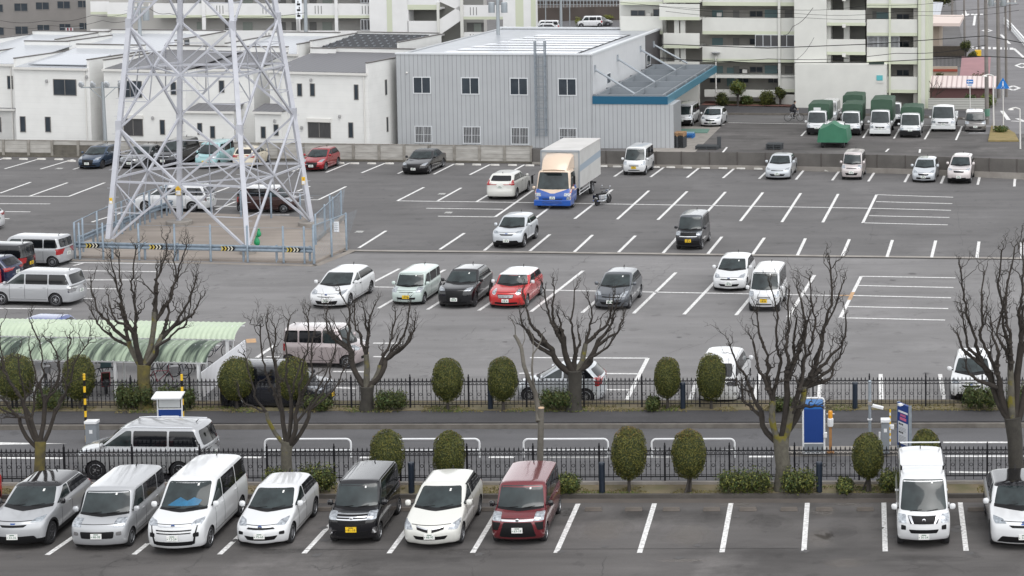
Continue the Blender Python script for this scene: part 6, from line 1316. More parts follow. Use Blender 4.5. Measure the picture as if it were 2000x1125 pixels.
# ------------------------------------------------------------ grey building
RIB = stripes('ribbed_grey', (.42, .435, .45), (.22, .23, .24), 0, .33, .05, .5, metal=.1, bump=1, var=.04); RIBS = stripes('panel_side', (.60, .61, .625), (.52, .53, .54), 1, .9, .03, .5, var=.04); ROOFG = stripes('roof_grey_metal', (.36, .38, .41), (.33, .345, .37), 0, .5, .06, .35, bump=.4, var=.12)
CBM = mat('canopy_steel', (.20, .22, .24), .5)
def grey_building():
    fr = Frame(G(777, 285.5), G(1158, 288.5), 'office_building', 'grey ribbed two-storey office building with solar roof', 'building'); W_ = fr.w; e = fr.e
    zt = fr.f(1158, 108).z; zl = fr.f(777, 106).z; bk = fr.side(1293, 57); D = bk.y; zb_ = bk.z
    print('grey', W_, zt, zl, D, zb_)
    zf = (zt+zl)/2
    m = MB(); m.box(0, 0, -.2, W_, .3, zf, RIB); m.add([Vector((0, .3, -.2)), Vector((0, D, -.2)), Vector((0, D, zb_)), Vector((0, .3, zf)), Vector((.3, .3, -.2)), Vector((.3, D, -.2)), Vector((.3, D, zb_)), Vector((.3, .3, zf))], [(0, 1, 2, 3), (7, 6, 5, 4), (0, 4, 5, 1), (1, 5, 6, 2), (2, 6, 7, 3), (3, 7, 4, 0)], RIB); m.build('front_wall', e)
    m = MB(); c = fr.side(1260, 80).y
    def sl(y0, y1, mt): zz = lambda y: zf+(zb_-zf)*y/D; m.add([Vector((x, y, z)) for x in (W_-.3, W_) for y, z in ((y0, -.2), (y1, -.2), (y1, zz(y1)), (y0, zz(y0)))], [(0, 1, 2, 3), (7, 6, 5, 4), (0, 4, 5, 1), (1, 5, 6, 2), (2, 6, 7, 3), (3, 7, 4, 0)], mt)
    sl(.3, c, RIBS); sl(c, D, mat('dark_panel', (.085, .08, .085), .6)); m.box(0, D, -.2, W_, D+.2, zb_, RIB); m.build('side_wall', e)
    n = Vector((0, -(zb_-zf), D)).normalized(); zz = lambda y: zf+(zb_-zf)*y/D-.12
    m = MB(); m.slab([Vector((.25, .2, zz(.2))), Vector((W_-.25, .2, zz(.2))), Vector((W_-.25, D, zz(D))), Vector((.25, D, zz(D)))], n, .05, ROOFG); m.build('roof', e)
    m = MB(); m.box(-.05, -.06, zf, W_+.05, .3, zf+.12, WFW); m.add([Vector((x, y, zz(y)+.12+h)) for x in (W_-.32, W_+.06) for y, h in ((.3, 0), (D, 0), (D, .14), (.3, .14))], [(0, 1, 2, 3), (7, 6, 5, 4), (0, 4, 5, 1), (1, 5, 6, 2), (2, 6, 7, 3), (3, 7, 4, 0)], WFW); m.box(0, D-.1, zb_, W_, D+.25, zb_+.14, WFW); m.build('roof_edge', e)
    SP = mat('solar_silver', (.62, .64, .68), .25, var=.6, scale=.3, col2=(.50, .53, .58)); m = MB(); nr = 8; ya, yb_ = 2.0, D-7
    for i in range(nr):
        y0 = ya+(yb_-ya)*i/nr; y1 = ya+(yb_-ya)*(i+.70)/nr
        xl = max(1.5, 5.2-.0*i); m.slab([Vector((3.0+.35*i, y0, zz(y0)+.10)), Vector((W_-1.6, y0, zz(y0)+.10)), Vector((W_-1.6, y1, zz(y1)+.10)), Vector((3.0+.35*i, y1, zz(y1)+.10))], n, .02, SP)
    m.build('solar_panels', e); m = MB(); m.slab([Vector((3.0, ya, zz(ya)+.06)), Vector((W_-1.5, ya, zz(ya)+.06)), Vector((W_-1.5, yb_, zz(yb_)+.06)), Vector((6.5, yb_, zz(yb_)+.06))], n, .03, mat('rack_dark', (.05, .05, .055), .6)); m.build('solar_rack', e)
    for a in [(807, 150, 841.5, 183), (901, 151, 936, 184.5), (996, 152, 1031, 186), (1090, 153, 1126, 187)]: window(fr, a, panes=2, frame=WFW, wd=.07)
    for a in [(810, 246, 844, 279), (904, 247, 939, 280.5), (998, 248.5, 1033, 282), (1092, 250, 1127, 283)]: window(fr, a, panes=2, frame=WFW, bars=True, wd=.07, glass=CURT)
    for a in ((1185, 141, 1192, 165), (1263, 105, 1270, 130)): window(fr, a, side=True, frame=WFW)
    a, b = fr.f(1050, 285), fr.f(1069, 285); m = MB()
    for x in (a.x, b.x): m.box(x-.04, -.6, .9, x+.04, -.52, zf+1.1, GALV); m.box(x-.04, -.14, .9, x+.04, -.06, zf+1.1, GALV)
    for i in range(28): z = .9+i*.27; m.box(a.x, -.16, z, b.x, -.13, z+.025, GALV); 
    for i in range(9): z = 1.4+i*.8; m.box(a.x, -.62, z, b.x, -.58, z+.05, GALV); m.box(a.x-.02, -.6, z, a.x+.02, -.1, z+.05, GALV); m.box(b.x-.02, -.6, z, b.x+.02, -.1, z+.05, GALV)
    m.build('caged_ladder', e)
    p = fr.f(795, 142); m = MB(); m.lathe([(.06, -.06), (.09, 0), (.05, .07)], TRIMW, 8, Matrix.Translation((p.x, -.07, p.z))); m.build('vent_hood', e)
    # canopy
    q0, q1 = fr.f(1159, 203), fr.f(1304, 189); zc0, zc1 = q0.z, q1.z; X0, X1 = W_+.02, q1.x; far = fr.side(1400, 140, X1); CD = far.y; print('canopy', zc0, zc1, X1, CD, far.z)
    CD = min(CD, 26)
    BB = mat('canopy_blue', (.005, .09, .17), .4); m = MB(); m.box(X0, -.05, zc0, X1, .12, zc1, BB); m.box(X1-.17, .12, zc0, X1, CD, zc1, mat('canopy_blue_side', (.05, .20, .29), .35, metal=.2)); m.build('canopy_band', e)
    m = MB(); m.box(X0, .12, zc0, X1-.17, CD, zc0+.08, mat('canopy_deck', (.42, .44, .46), .5)); m.build('canopy_deck', e)
    for i in range(6):
        y = .3+(CD-.5)*i/5; m = MB(); m.box(X0, y-.08, zc0+.081, X1-.17, y+.08, zc1+.12, CBM); m.build('canopy_beam', e)
    for x in (X0+(X1-X0)*.52, X0+(X1-X0)*.05, X1-.45): m = MB(); m.box(x-.06, .12, zc0+.30, x+.06, CD, zc1+.10, CBM); m.build('canopy_purlin', e)
    for (ax, ay, fx) in ((1160, 135, .0), (1205, 114, .25), (1250, 96, .50), (1276, 87, .75)):
        p = fr.side(ax, ay); y = .3+(CD-.5)*{0: .2, .25: .4, .5: .6, .75: .8}[fx]*1.0; p = Vector((W_, p.y if fx else .9, p.z)); m = MB(); m.tube([p, Vector((X0+(X1-X0)*.52, p.y+.2, zc1+.10))], .09, STEEL, 8); m.box(W_, p.y-.1, p.z-.25, W_+.12, p.y+.1, p.z+.3, STEEL); m.build('canopy_strut', e)
    m = MB(); b1 = fr.f(1316, 203); m.box(X0, 0, -.2, b1.x, 3.2, zc0-.003, RIB); m.build('annex_wall', e)
    return fr
GF = grey_building()
# ------------------------------------------------------------ apartment blocks
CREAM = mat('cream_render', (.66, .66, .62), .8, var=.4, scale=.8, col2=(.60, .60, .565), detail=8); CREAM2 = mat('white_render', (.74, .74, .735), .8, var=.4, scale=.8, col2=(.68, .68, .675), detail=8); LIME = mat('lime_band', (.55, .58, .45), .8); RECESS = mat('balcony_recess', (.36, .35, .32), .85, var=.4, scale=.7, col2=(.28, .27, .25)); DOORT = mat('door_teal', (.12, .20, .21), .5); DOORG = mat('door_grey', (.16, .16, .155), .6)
class Block:
    def __init__(s, px0, px1, ybase, label, name='apartment_building', slope=-.085, z=0, wall=CREAM, Y=None):
        A = G(px0, ybase) if Y is None else EYE+ray(px0, ybase)*((Y-EYE.y)/ray(px0, ybase).y)
        d = Vector((math.cos(slope), math.sin(slope), 0)); nn = Vector((-d.y, d.x, 0)); B = onplane(px1, ybase, A, nn); s.fr = Frame(A, B, name, label, 'building'); s.wall = wall; s.n = 0
    def box(s, px0, py0, px1, py1, d0, d1, mt=None, name='wall', z0=None):
        "box between two pixel corners on the plane at depth d0, going back to d1"
        a = s.fr.f(px0, py1, d0); b = s.fr.f(px1, py0, d0); m = MB(); m.box(min(a.x, b.x), d0, (a.z if z0 is None else z0), max(a.x, b.x), d1, b.z, mt or s.wall); return m.build(name, s.fr.e)
    def band(s, px0, px1, y0, y1, d=0, th=.15, slab=1.4, lime=True, slots=()):
        "balcony parapet with its slab and a lime strip at the foot"
        a = s.fr.f(px0, y1, d); b = s.fr.f(px1, y0, d); h = b.z-a.z; m = MB(); m.box(a.x, d, a.z, b.x, d+th, b.z, s.wall); m.box(a.x, d+th, a.z, b.x, d+slab, a.z+.16, s.wall)
        o = m.build('balcony', s.fr.e)
        if lime: m = MB(); m.box(a.x, d-.012, a.z, b.x, d-.001, a.z+h*.2, LIME); m.build('trim_strip', o)
        if slots:
            m = MB()
            for x in slots:
                for k in (-6, 0, 6): p = s.fr.f(x+k, y1, d); m.box(p.x-.035, d-.014, a.z+h*.3, p.x+.035, d-.001, b.z-h*.15, DOORG)
            m.build('drain_slots', o)
    def item(s, px0, y0, px1, y1, d, mt, name='window'):
        a = s.fr.f(px0, y1, d); b = s.fr.f(px1, y0, d); m = MB(); m.box(a.x, d-.05, a.z, b.x, d-.003, b.z, mt); m.build(name, s.fr.e)
    def win(s, px0, y0, px1, y1, d, panes=2, frame=WFR, glass=WGL, bars=False): window(s.fr, (px0, y0, px1, y1), dep=d, panes=panes, frame=frame, glass=glass, bars=bars)
# right apartment
ra = Block(1212, 1812, 207, 'cream apartment block with stepped balconies and a solid stair wall')
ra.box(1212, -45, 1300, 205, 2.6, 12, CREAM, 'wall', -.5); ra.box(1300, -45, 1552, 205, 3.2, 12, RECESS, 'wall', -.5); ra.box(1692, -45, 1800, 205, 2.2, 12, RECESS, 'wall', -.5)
for y0, y1 in ((-24, 11), (35, 67), (90, 121), (0, 0)):
    if y1: ra.band(1372, 1552, y0, y1, 1.2, slab=2.0)
ra.box(1372, 148, 1552, 152, 1.2, 3.2, CREAM, 'ledge') ; ra.band(1520, 1552, 150, 180, 1.2, slab=2.0)
for y0, y1 in ((-22, 9), (32, 66), (91, 122)): ra.band(1212, 1294, y0, y1+.5, 1.6, slab=1.0)
for y0, y1 in ((-20, 5), (8, 39), (65, 94), (121, 150)): ra.band(1288 if y0 == 8 else 1296, 1366, y0, y1, 0, slab=3.2, lime=True)
for x in (1318, 1330): ra.box(x, -45, x+7, 170, .6, 1.0, CREAM, 'column')
ra.box(1296, 150, 1366, 205, 1.0, 1.3, CREAM, 'wall', -.3)
for y in (13, 67, 122): 
    for k, x in enumerate((1382, 1391, 1432, 1464)):
        if x == 1391: ra.item(1391, y+7, 1412, y+21, 3.18, DOORT, 'door')
        elif x == 1432: ra.item(1432, y+7, 1444, y+23, 3.18, DOORG, 'door')
        elif x == 1464: ra.win(1464, y+8, 1490, y+20, 3.18)
    ra.item(1494, y+6, 1518, y+22, 3.18, DOORT, 'door'); ra.item(1533, y+7, 1548, y+23, 3.18, DOORG, 'door')
for y in (20,): ra.win(1232, y, 1260, y+11, 2.58); ra.win(1276, y-2, 1288, y+12, 2.58, 1)
ra.win(1475, 68, 1552, 91, 1.15, 5, WFW, CURT)
for x in (1386, 1440, 1500): ra.win(x, 134, x+22, 162, 3.18)
ra.item(1420, 132, 1434, 168, 3.18, DOORT, 'door'); ra.band(1376, 1515, 176, 189, 1.0, slab=1.0, lime=False)
for x, y in ((1400, 25), (1500, 82), (1450, 136), (1262, 26)): ra.box(x, y, x+9, y+7, 2.2, 2.55, TRIMW, 'air_conditioner')
ra.box(1520, -45, 1523.5, 180, 1.0, 1.15, CREAM, 'column')
ra.box(1552, -45, 1614, 205, -.4, 12, CREAM, 'wall', -.3)
# stair tower of the right block
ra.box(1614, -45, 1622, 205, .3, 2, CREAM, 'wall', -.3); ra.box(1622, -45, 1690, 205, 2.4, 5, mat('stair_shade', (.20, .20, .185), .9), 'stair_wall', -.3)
for y0, y1 in ((-30, -2), (20, 50), (77, 107)):
    ra.band(1615, 1690, y0, y1, -.3, slab=2.6, lime=True); ra.item(1645, y1-3, 1652, y1+4, -.31, TRIMW, 'lamp')
ra.box(1648, -45, 1659, 125, 1.0, 1.4, CREAM, 'column')
ra.box(1553, 126, 1731, 205, -1.2, 1.5, CREAM, 'wing_wall', -.3)
for y0, y1 in ((-26, 15), (38, 70), (93, 125), (150, 181)): ra.band(1693, 1792, y0, y1, 0, slab=2.2)
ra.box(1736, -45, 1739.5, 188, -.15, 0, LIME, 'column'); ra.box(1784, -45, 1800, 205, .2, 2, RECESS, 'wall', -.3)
ra.box(1793, -45, 1799, 160, -.2, 8, LIME, 'pilaster', -.3); ra.box(1799, -45, 1807, 160, .1, 8, CREAM, 'pilaster', -.3); ra.box(1807, -45, 1814, 155, .3, 8, LIME, 'pilaster', -.3)
for y in (16, 70, 126):
    if y != 70: ra.item(1704, y+6, 1712, y+20, 2.18, DOORG, 'door'); ra.item(1712, y+8, 1735, y+21, 2.18, DOORT, 'door')
    ra.win(1751, y+11 if y < 120 else y+10, 1776, y+22, 2.18)
ra.win(1694, 71, 1757, 93, .3, 3, WFW, CURT, True)
ra.item(1712, 147, 1724, 157, -1.21, mat('emblem_teal', (.10, .42, .45), .5), 'wall_emblem'); ra.item(1711, 159, 1725, 161.5, -1.21, TRIMW, 'wall_lettering')
ra.item(1697, 121, 1727, 125.5, -1.21, mat('dark_opening', (.03, .05, .04), .7), 'opening')
tag(sheet('ramp_wall', [(1515, 206), (1700, 212), (1702, 208), (1522, 201)], 1.0, CREAM, thick=1.1), 'low cream ramp wall in front of the apartment block', 'wall'); bpy.data.objects['ramp_wall'].pop('kind', None)
# left apartment
la = Block(175, 975, 60, 'long white apartment block with lime balcony strips behind the houses', slope=-.03, Y=208, wall=CREAM2)
zg = lambda b: -b.fr.o.z
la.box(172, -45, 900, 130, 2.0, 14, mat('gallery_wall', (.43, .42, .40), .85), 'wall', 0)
for y0, y1 in ((-46, -18), (7, 35), (60, 88)):
    la.band(300, 723, y0, y1, 0, slab=2.0, slots=(430, 520, 622, 714) if y0 > 0 else (520, 714))
    if y0 > -20: la.band(210, 262, y0-2+(-22 if y0 > 50 else -2)*0, y1-2, -1.5, slab=1.2)
la.band(177, 212, 3, 28, -.4, slab=2); la.band(177, 212, 57, 70, -.4, slab=2, lime=False)
for y in (35, -18):
    for x in (345, 385, 440, 475, 545, 570, 605, 630):
        la.item(x, y+8, x+(18 if x in (385, 475, 630, 570) else 13), y+25, 1.98, mat('door_sage', (.27, .30, .27), .6) if x in (385, 475, 630) else DOORG, 'door')
    la.win(705, y+3, 723, y+24, -.01, 3, WFW, CURT)
for x in (396, 580, 581, 655): la.box(x, -45, x+2.5, 88, -.2, 0, CREAM2, 'drain_pipe')
la.box(724, -45, 796, 130, -.6, 12, CREAM2, 'wall', 0); la.box(757, -45, 764, 90, -.63, -.605, LIME, 'trim_strip')
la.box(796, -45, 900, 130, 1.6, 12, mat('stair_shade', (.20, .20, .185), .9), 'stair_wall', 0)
for y0, y1 in ((-30, 19), (41, 72)): la.band(796, 858, y0, y1, -.6, slab=2.4)
for (x0, y0, x1, y1) in ((858, -28, 905, -8), (858, 38, 900, 10)):
    a = [la.fr.f(x, y, -.6) for x, y in ((858, y0), (900, y1-0), (900, y1+30), (858, y0+31))]; m = MB(); m.slab([Vector((p.x, -.6, p.z)) for p in a], (0, 1, 0), .2, CREAM2); m.build('stair_balcony', la.fr.e)
for y0, y1 in ((-44, -14), (10, 38), (63, 88)): la.band(900, 985, y0, y1, -.6, slab=2.4, slots=(925,))
la.item(912, 44, 945, 62, 1.55, DOORG, 'door'); la.item(926, 46, 940, 62, 1.5, mat('door_sage', (.27, .30, .27), .6), 'door')
la.box(900, -45, 903, 90, -.8, -.6, CREAM, 'drain_pipe'); la.box(854, 5, 857, 80, -.8, -.6, CREAM, 'drain_pipe')
eb = Block(975, 1046, 60, 'windowless white end wall with lime stripes beside the station car park', slope=-.03, Y=200, wall=CREAM2)
eb.box(984, -45, 1046, 130, 0, .8, CREAM2, 'wall', 0); eb.box(1008, -45, 1021, 90, -.03, -.002, LIME, 'trim_strip'); eb.box(1038, -45, 1045, 90, -.03, -.002, LIME, 'trim_strip')
gb = Block(-120, 175, 60, 'brown-grey apartment block with small windows and hanging laundry', slope=-.03, Y=226, wall=mat('taupe_render', (.235, .22, .21), .85, var=.4, scale=.6, col2=(.20, .19, .18), detail=8))
gb.box(-120, -45, 173, 130, 0, 12, None, 'wall', 0)
for a in ((28, 6, 54, 22), (70, 4, 96, 19), (112, 2, 137, 17), (152, 1, 172, 15), (30, 51, 55, 67), (73, 48, 97, 63), (116, 46, 138, 61), (155, 44, 175, 58), (-14, 8, 6, 24), (-12, 53, 8, 69)): gb.win(*a, 0)
p = gb.fr.f(128, 56, -.6); m = MB()
for i, c in enumerate(((.6, .6, .6), (.25, .05, .06), (.55, .55, .57), (.3, .08, .1), (.6, .6, .62))): m.box(p.x+i*.18, -.6, p.z-.5-(i % 2)*.1, p.x+i*.18+.14, -.56, p.z+.1, mat('laundry_%d' % i, c, .9))
m.bar((p.x-.6, -.58, p.z+.12), (p.x+2, -.58, p.z+.12), .03, .03, STEEL); m.build('laundry', gb.fr.e)
# ------------------------------------------------------------ trucks
def truck_cab(e, t, W, H, L, paintk, face, y0, plate_='w', stripes_=None, bumper=None, num='', vis=True):
    "a cab-over cab built like the car bodies; its parts are moved under e"
    c, bv, off = make_car('cab', t, L, W, H, paintk, 0, 0, 0, 'cab', 'truck', None, dict(face=face, plate=plate_, detail=0, wheel='steel', decal=stripes_, num=num))
    for o in list(c.children): o.parent = e; o.matrix_parent_inverse = Matrix.Translation((0, y0, 0))
    bpy.data.objects.remove(c)
TARP = mat('tarp_green', (.042, .092, .058), .6, var=.8, scale=1.6, col2=(.026, .062, .038), bump=.5, bscale=4, detail=6); CHAS = mat('chassis_black', (.02, .02, .022), .7); BEDW = mat('bed_white', (.66, .68, .68), .45)
def wheels(e, ys, W, r, dual=False):
    td, rd = wheel_mesh(r, 'steel')
    for y in ys:
        for s in (1, -1):
            o = empty('wheel', (s*(W/2-.13), y, r), 0 if s > 0 else PI); o.parent = e; obj('tyre', td, o); obj('rim', rd, o)
def small_truck(x0, y0, x1, y1, label, L=4.6, W=1.68, H=1.95, cover=None, face='blackbumper', hc=2.3, ang=-5, cabL=1.55, windows=True, window_hole=False):
    "x0..x1, y1 = pixel extent of the cab front on the ground"
    p = G((x0+x1)/2, y1+1); s = CF/(p-EYE).dot(AF); W = min(2.1, max(1.45, (x1-x0)/s*.97)); a = R(ang); e = empty('covered_truck' if cover else 'flatbed_truck', (0, 0, 0), a, label, 'truck', 'work trucks in the upper lot')
    e.location = Vector((p.x, p.y, 0))+Vector((-math.sin(a), math.cos(a), 0))*.0
    truck_cab(e, 'cab', W, H, cabL, 'white', face, 0)
    m = MB(); m.box(-.38, .5, .42, .38, L-.1, .58, CHAS); m.build('chassis', e); m = MB(); m.box(-W/2+.02, -.04, .24, W/2-.02, .3, .55, BEDW if face == 'chrome' else BLK); m.build('bumper', e, bevel=.03)
    m = MB(); z = .78; m.box(-W/2, cabL+.08, z-.12, W/2, L, z, BEDW); m.box(-W/2, cabL+.08, z, -W/2+.04, L, z+.33, BEDW); m.box(W/2-.04, cabL+.08, z, W/2, L, z+.33, BEDW); m.box(-W/2+.04, L-.04, z, W/2-.04, L, z+.33, BEDW); m.build('cargo_bed', e)
    wheels(e, (.70, L-.95), W, .31)
    if cover:
        k = 7; m = MB(); sec = []; n = 9; w2 = W/2+.02; ys = [cabL+.10+(L-cabL-.1)*i/8 for i in range(9)]; rn = random.Random(int(x0)); top = hc
        for i, y in enumerate(ys):
            sag = -.04*(i % 2)+rn.uniform(-.015, .015); z0_ = 1.02; sec.append([(-w2, y, z0_), (-w2-.01, y, (z0_+top)/2), (-w2+.005, y, top-.10+sag), (-w2+.07, y, top-.02+sag), (-w2*.5, y, top+sag), (0, y, top+.03+sag), (w2*.5, y, top+sag), (w2-.07, y, top-.02+sag), (w2-.005, y, top-.10+sag), (w2+.01, y, (z0_+top)/2), (w2, y, z0_)])
        vs = [v for s_ in sec for v in s_]; q = 11; fs = [(i*q+j, i*q+j+1, (i+1)*q+j+1, (i+1)*q+j) for i in range(8) for j in range(q-1)]+[tuple(range(q-1, -1, -1)), tuple(8*q+j for j in range(q))]
        m.add(vs, fs, TARP); m.build('canvas_cover', e, smooth=50)
        if window_hole: m = MB(); m.box(-.42, cabL+.085, top-.62, .15, cabL+.099, top-.30, mat('pale_notice', (.60, .62, .62), .5)); m.build('cover_window', e)
    return e
small_truck(1574, 0, 1616, 264, 'white truck with green canvas cover, leftmost of the upper lot row', cover=1, hc=2.35, window_hole=True)
small_truck(1641, 0, 1681, 265, 'second green-covered white truck from the left in the upper lot', cover=1, hc=2.35)
small_truck(1697, 0, 1740, 266, 'tallest green-covered white truck with white bumper', cover=1, H=2.1, hc=2.75, face='chrome', L=5.2)
small_truck(1756, 0, 1799, 269, 'white truck with low green canvas cover next to the open truck', cover=1, hc=2.25, L=4.4)
small_truck(1817, 0, 1867, 257, 'white open truck without cover in the upper lot', H=2.15, L=5.2, W=1.9, face='chrome')
def behind(x, y, label, cover):
    e = small_truck(x-20, 0, x+20, y, label, cover=cover, hc=2.4)
behind(1662, 246, 'green-covered truck hidden behind the second covered truck', 1); behind(1742, 246, 'white truck peeping out behind the tallest covered truck', None)
make_car('van', 'van', 3.6, 1.5, 1.9, 'white', G(1622, 238).x, G(1622, 238).y, -5, 'white van half hidden behind the leftmost covered truck', 'van', None, dict(face='plain', detail=0))
def tarped():
    e = empty('covered_truck', G(1627, 289), R(175), 'small truck wrapped in a bright green tarpaulin behind the slatted fence', 'truck', None); T2 = mat('tarp_bright_green', (.05, .20, .12), .45, var=.8, scale=1.2, col2=(.03, .13, .075), bump=.6, bscale=3, detail=6)
    e.location += Vector((.1, 1.3, 0)); W, L = 2.3, 3.2; m = MB(); rn = random.Random(4); sec = []
    for i in range(8):
        y = -L/2+L*i/7; zc = 1.95+.05*(i % 2)-.12*abs(i-5)*.5; f = rn.uniform(-.06, .06); sec.append([(-W/2+f*.5, y, .45), (-W/2+.05, y, 1.0+f), (-W/2+.12, y, 1.45+f), (-.5, y, zc-.26), (0, y, zc+.04), (.5, y, zc-.26), (W/2-.12, y, 1.45-f), (W/2-.05, y, 1.0-f), (W/2+f*.5, y, .45)])
    q = 9; vs = [v for s_ in sec for v in s_]; m.add(vs, [(i*q+j, i*q+j+1, (i+1)*q+j+1, (i+1)*q+j) for i in range(7) for j in range(q-1)]+[tuple(range(q-1, -1, -1)), tuple(7*q+j for j in range(q))], T2); m.build('tarpaulin', e, smooth=35)
    m = MB(); m.box(-.7, -1.2, .35, .7, 1.5, .55, CHAS); m.build('chassis', e); wheels(e, (-1.0, 1.2), 1.8, .30)
    truck_cab(e, 'cab', 1.6, 1.8, 1.4, 'white', 'plain', -1.6)
tarped()
def box_truck():
    W, H = 2.3, 2.42; p = G(1078.5, 410); p.y += .1; e = empty('box_truck', p, R(-5), 'box truck with cream and blue cab and white cargo box in the lot', 'truck')
    BX = mat('box_white', (.56, .56, .55), .45, var=.5, scale=1.2, col2=(.46, .455, .44), detail=8, bump=.05); BXT = mat('box_top', (.60, .585, .57), .5, var=.6, scale=.8, col2=(.46, .45, .43)); CRM = mat('cab_cream', (.66, .52, .40), .35, coat=.8); CB = mat('cab_blue', (.006, .075, .36), .3, coat=1); STR = mat('box_stripe', (.30, .36, .42), .45)
    def deco(A, e2, bv, pt, L, w, H_):
        A('F', [(-w*.99, .15*H_), (w*.99, .15*H_), (w*.99, .53*H_), (w*.9, .53*H_), (w*.1, .41*H_), (-w*.1, .41*H_), (-w*.9, .53*H_), (-w*.99, .53*H_)], CB, 'blue_panel', off=.006, step=.08)
        A('F', [(-w*.5, .225*H_), (w*.5, .225*H_), (w*.55, .285*H_), (-w*.55, .285*H_)], mat('grille_navy', (.01, .03, .10), .5), 'grille', off=.010, step=.1)
        for sgn in (1, -1): A('F', [(sgn*w*.74, .20*H_), (sgn*w*.94, .20*H_), (sgn*w*.92, .33*H_), (sgn*w*.76, .32*H_)][::sgn], LMP, 'headlight', off=.018, step=.08, rnd=.04)
        A('F', [(-w*.5, .155*H_), (w*.5, .155*H_), (w*.5, .175*H_), (-w*.5, .175*H_)], mat('grille_navy', (.01, .03, .10), .5), 'bumper_slot', off=.010, step=.1)
        for s_ in 'LR':
            A(s_, [(.12, .15*H_), (L*.92, .15*H_), (L*.92, .60*H_), (L*.78, .60*H_), (.15, .40*H_)], CB, 'blue_side', off=.006, step=.12)
            A(s_, [(.15, .41*H_), (L*.78, .61*H_), (L*.78, .625*H_), (.15, .425*H_)], paint('brightred'), 'red_line', off=.012, step=.12)
    MATS['paint_cabcream'] = CRM; PAINT['cabcream'] = ((.66, .52, .40), .35, 0)
    truck_cab(e, 'cab', W, H, 1.95, 'cabcream', 'none', 0, stripes_=deco)
    sx = .82; m = MB(); z0, z1 = 1.0, 3.35; y0, y1 = 2.12, 8.1; wb = W/2+.06
    m.box(-wb, y0, z0, wb, y1, z1-.04, BX); m.build('cargo_box', e); m = MB(); m.box(-wb-.02, y0-.02, z1-.04, wb+.02, y1+.02, z1+.03, BXT); m.build('box_roof', e, bevel=.02)
    m = MB(); m.box(-wb-.012, y0+.4, z0+1.05, -wb-.002, y1, z0+1.45, STR); m.add([(wb+.006, y0+.05, z0+1.02), (wb+.006, y1, z0+1.18), (wb+.006, y1, z0+1.62), (wb+.006, y0+.05, z0+1.42)], [(0, 1, 2, 3)], STR); m.build('side_stripe', e)
    m = MB(); m.box(-wb-.02, y0-.05, z0, -wb+.06, y0+.05, z1, STEEL); m.box(wb-.06, y0-.05, z0, wb+.02, y0+.05, z1, STEEL); m.box(-wb, y0-.05, z1-.08, wb, y0+.04, z1+.04, STEEL); m.build('box_frame', e)
    m = MB(); secs = []
    for y, z, w_ in ((.55, 2.38, .80), (.75, 2.62, .84), (1.15, 2.95, .88), (1.6, 3.14, .90), (2.02, 3.2, .92)): secs.append([(-w_, y+.05, 2.3), (-w_+.03, y, z-.10), (-w_+.16, y-.02, z), (0, y-.05, z+.03), (w_-.16, y-.02, z), (w_-.03, y, z-.10), (w_, y+.05, 2.3)])
    vs = [v for s_ in secs for v in s_]; m.add(vs, [(i*7+j, i*7+j+1, (i+1)*7+j+1, (i+1)*7+j) for i in range(4) for j in range(6)]+[tuple(range(6, -1, -1)), tuple(28+j for j in range(7))], CRM); m.build('wind_deflector', e, smooth=40)
    m = MB(); m.box(-.42, .6, .62, -.3, y1-.2, .86, CHAS); m.box(.3, .6, .62, .42, y1-.2, .86, CHAS); m.box(-1.0, y0+.1, .86, 1.0, y1, 1.0, CHAS); m.box(-.95, y1-.3, .45, .95, y1-.15, .55, CHAS); m.box(.5, 2.6, .5, 1.05, 3.4, .9, CHAS); m.build('chassis', e)
    m = MB()
    for s in (1, -1):
        for z in (.55, .75): m.tube([(s*1.1, 2.5, z), (s*1.1, 5.4, z)], .025, WPAINT, 6)
        for y in (2.6, 5.3): m.bar((s*1.1, y, .5), (s*1.1, y, 1.0), .04, .04, WPAINT)
    m.build('side_guard', e); wheels(e, (6.2,), W, .42); m = MB(); m.box(-W/2+.01, -.06, .24, W/2-.01, .95, .60, CB); m.box(-.62, -.075, .42, .62, -.0605, .52, mat('grille_navy', (.01, .03, .10), .5)); m.build('bumper', e, bevel=.04)
    m = MB(); m.box(-W/2-.22, .28, 1.55, -W/2-.10, .36, 2.05, BLK); m.box(W/2+.10, .28, 1.55, W/2+.22, .36, 2.05, BLK); m.bar((-W/2, .4, 2.1), (-W/2-.18, .32, 2.05), .03, .03, BLK); m.bar((W/2, .4, 2.1), (W/2+.18, .32, 2.05), .03, .03, BLK); m.build('mirror', e)
    m = MB(); [m.tube([(x, -.02, 1.28), (x+.35, .0, 1.36)], .014, BLK, 5) for x in (-.6, .15)]; m.build('wipers', e)
    m = MB(); m.box(-.5, .1, 2.2, .5, .32, 2.26, BLK); m.build('visor', e)
box_truck()
# ------------------------------------------------------------ upper lot and street
sheet('upper_lot', [(1040, 322), (2000, 336), (2700, 330), (2700, 248), (2000, 246), (1500, 239), (1330, 236), (1300, 290)], .012, ASF)
sheet('concrete_apron', [(1250, 300), (1355, 300), (1408, 248), (1330, 247)], .02, CONC)
sheet('upper_pavement', [(1300, 222), (1700, 224), (1900, 232), (1900, 219), (1640, 214), (1300, 207)], .12, AS4, thick=.2)
m = MB(); strip(m, [G(1300, 223), G(1700, 225.5), G(1885, 233)], .2, -.02, CONCD, .17); tag(m.build('upper_kerb'), kind='structure')
BRK = mat('brick_paving', (.20, .095, .075), .9, var=.8, scale=4, col2=(.13, .065, .055)); sheet('brick_path', [(1370, 208), (1500, 210), (1600, 212), (1600, 200), (1440, 184), (1395, 184)], .14, BRK)
sheet('lawn', [(1405, 206), (1520, 208), (1500, 188), (1412, 190)], .17, mat('lawn_dry', (.15, .14, .055), .95, var=.8, scale=1.2, col2=(.07, .085, .025), bump=.5))
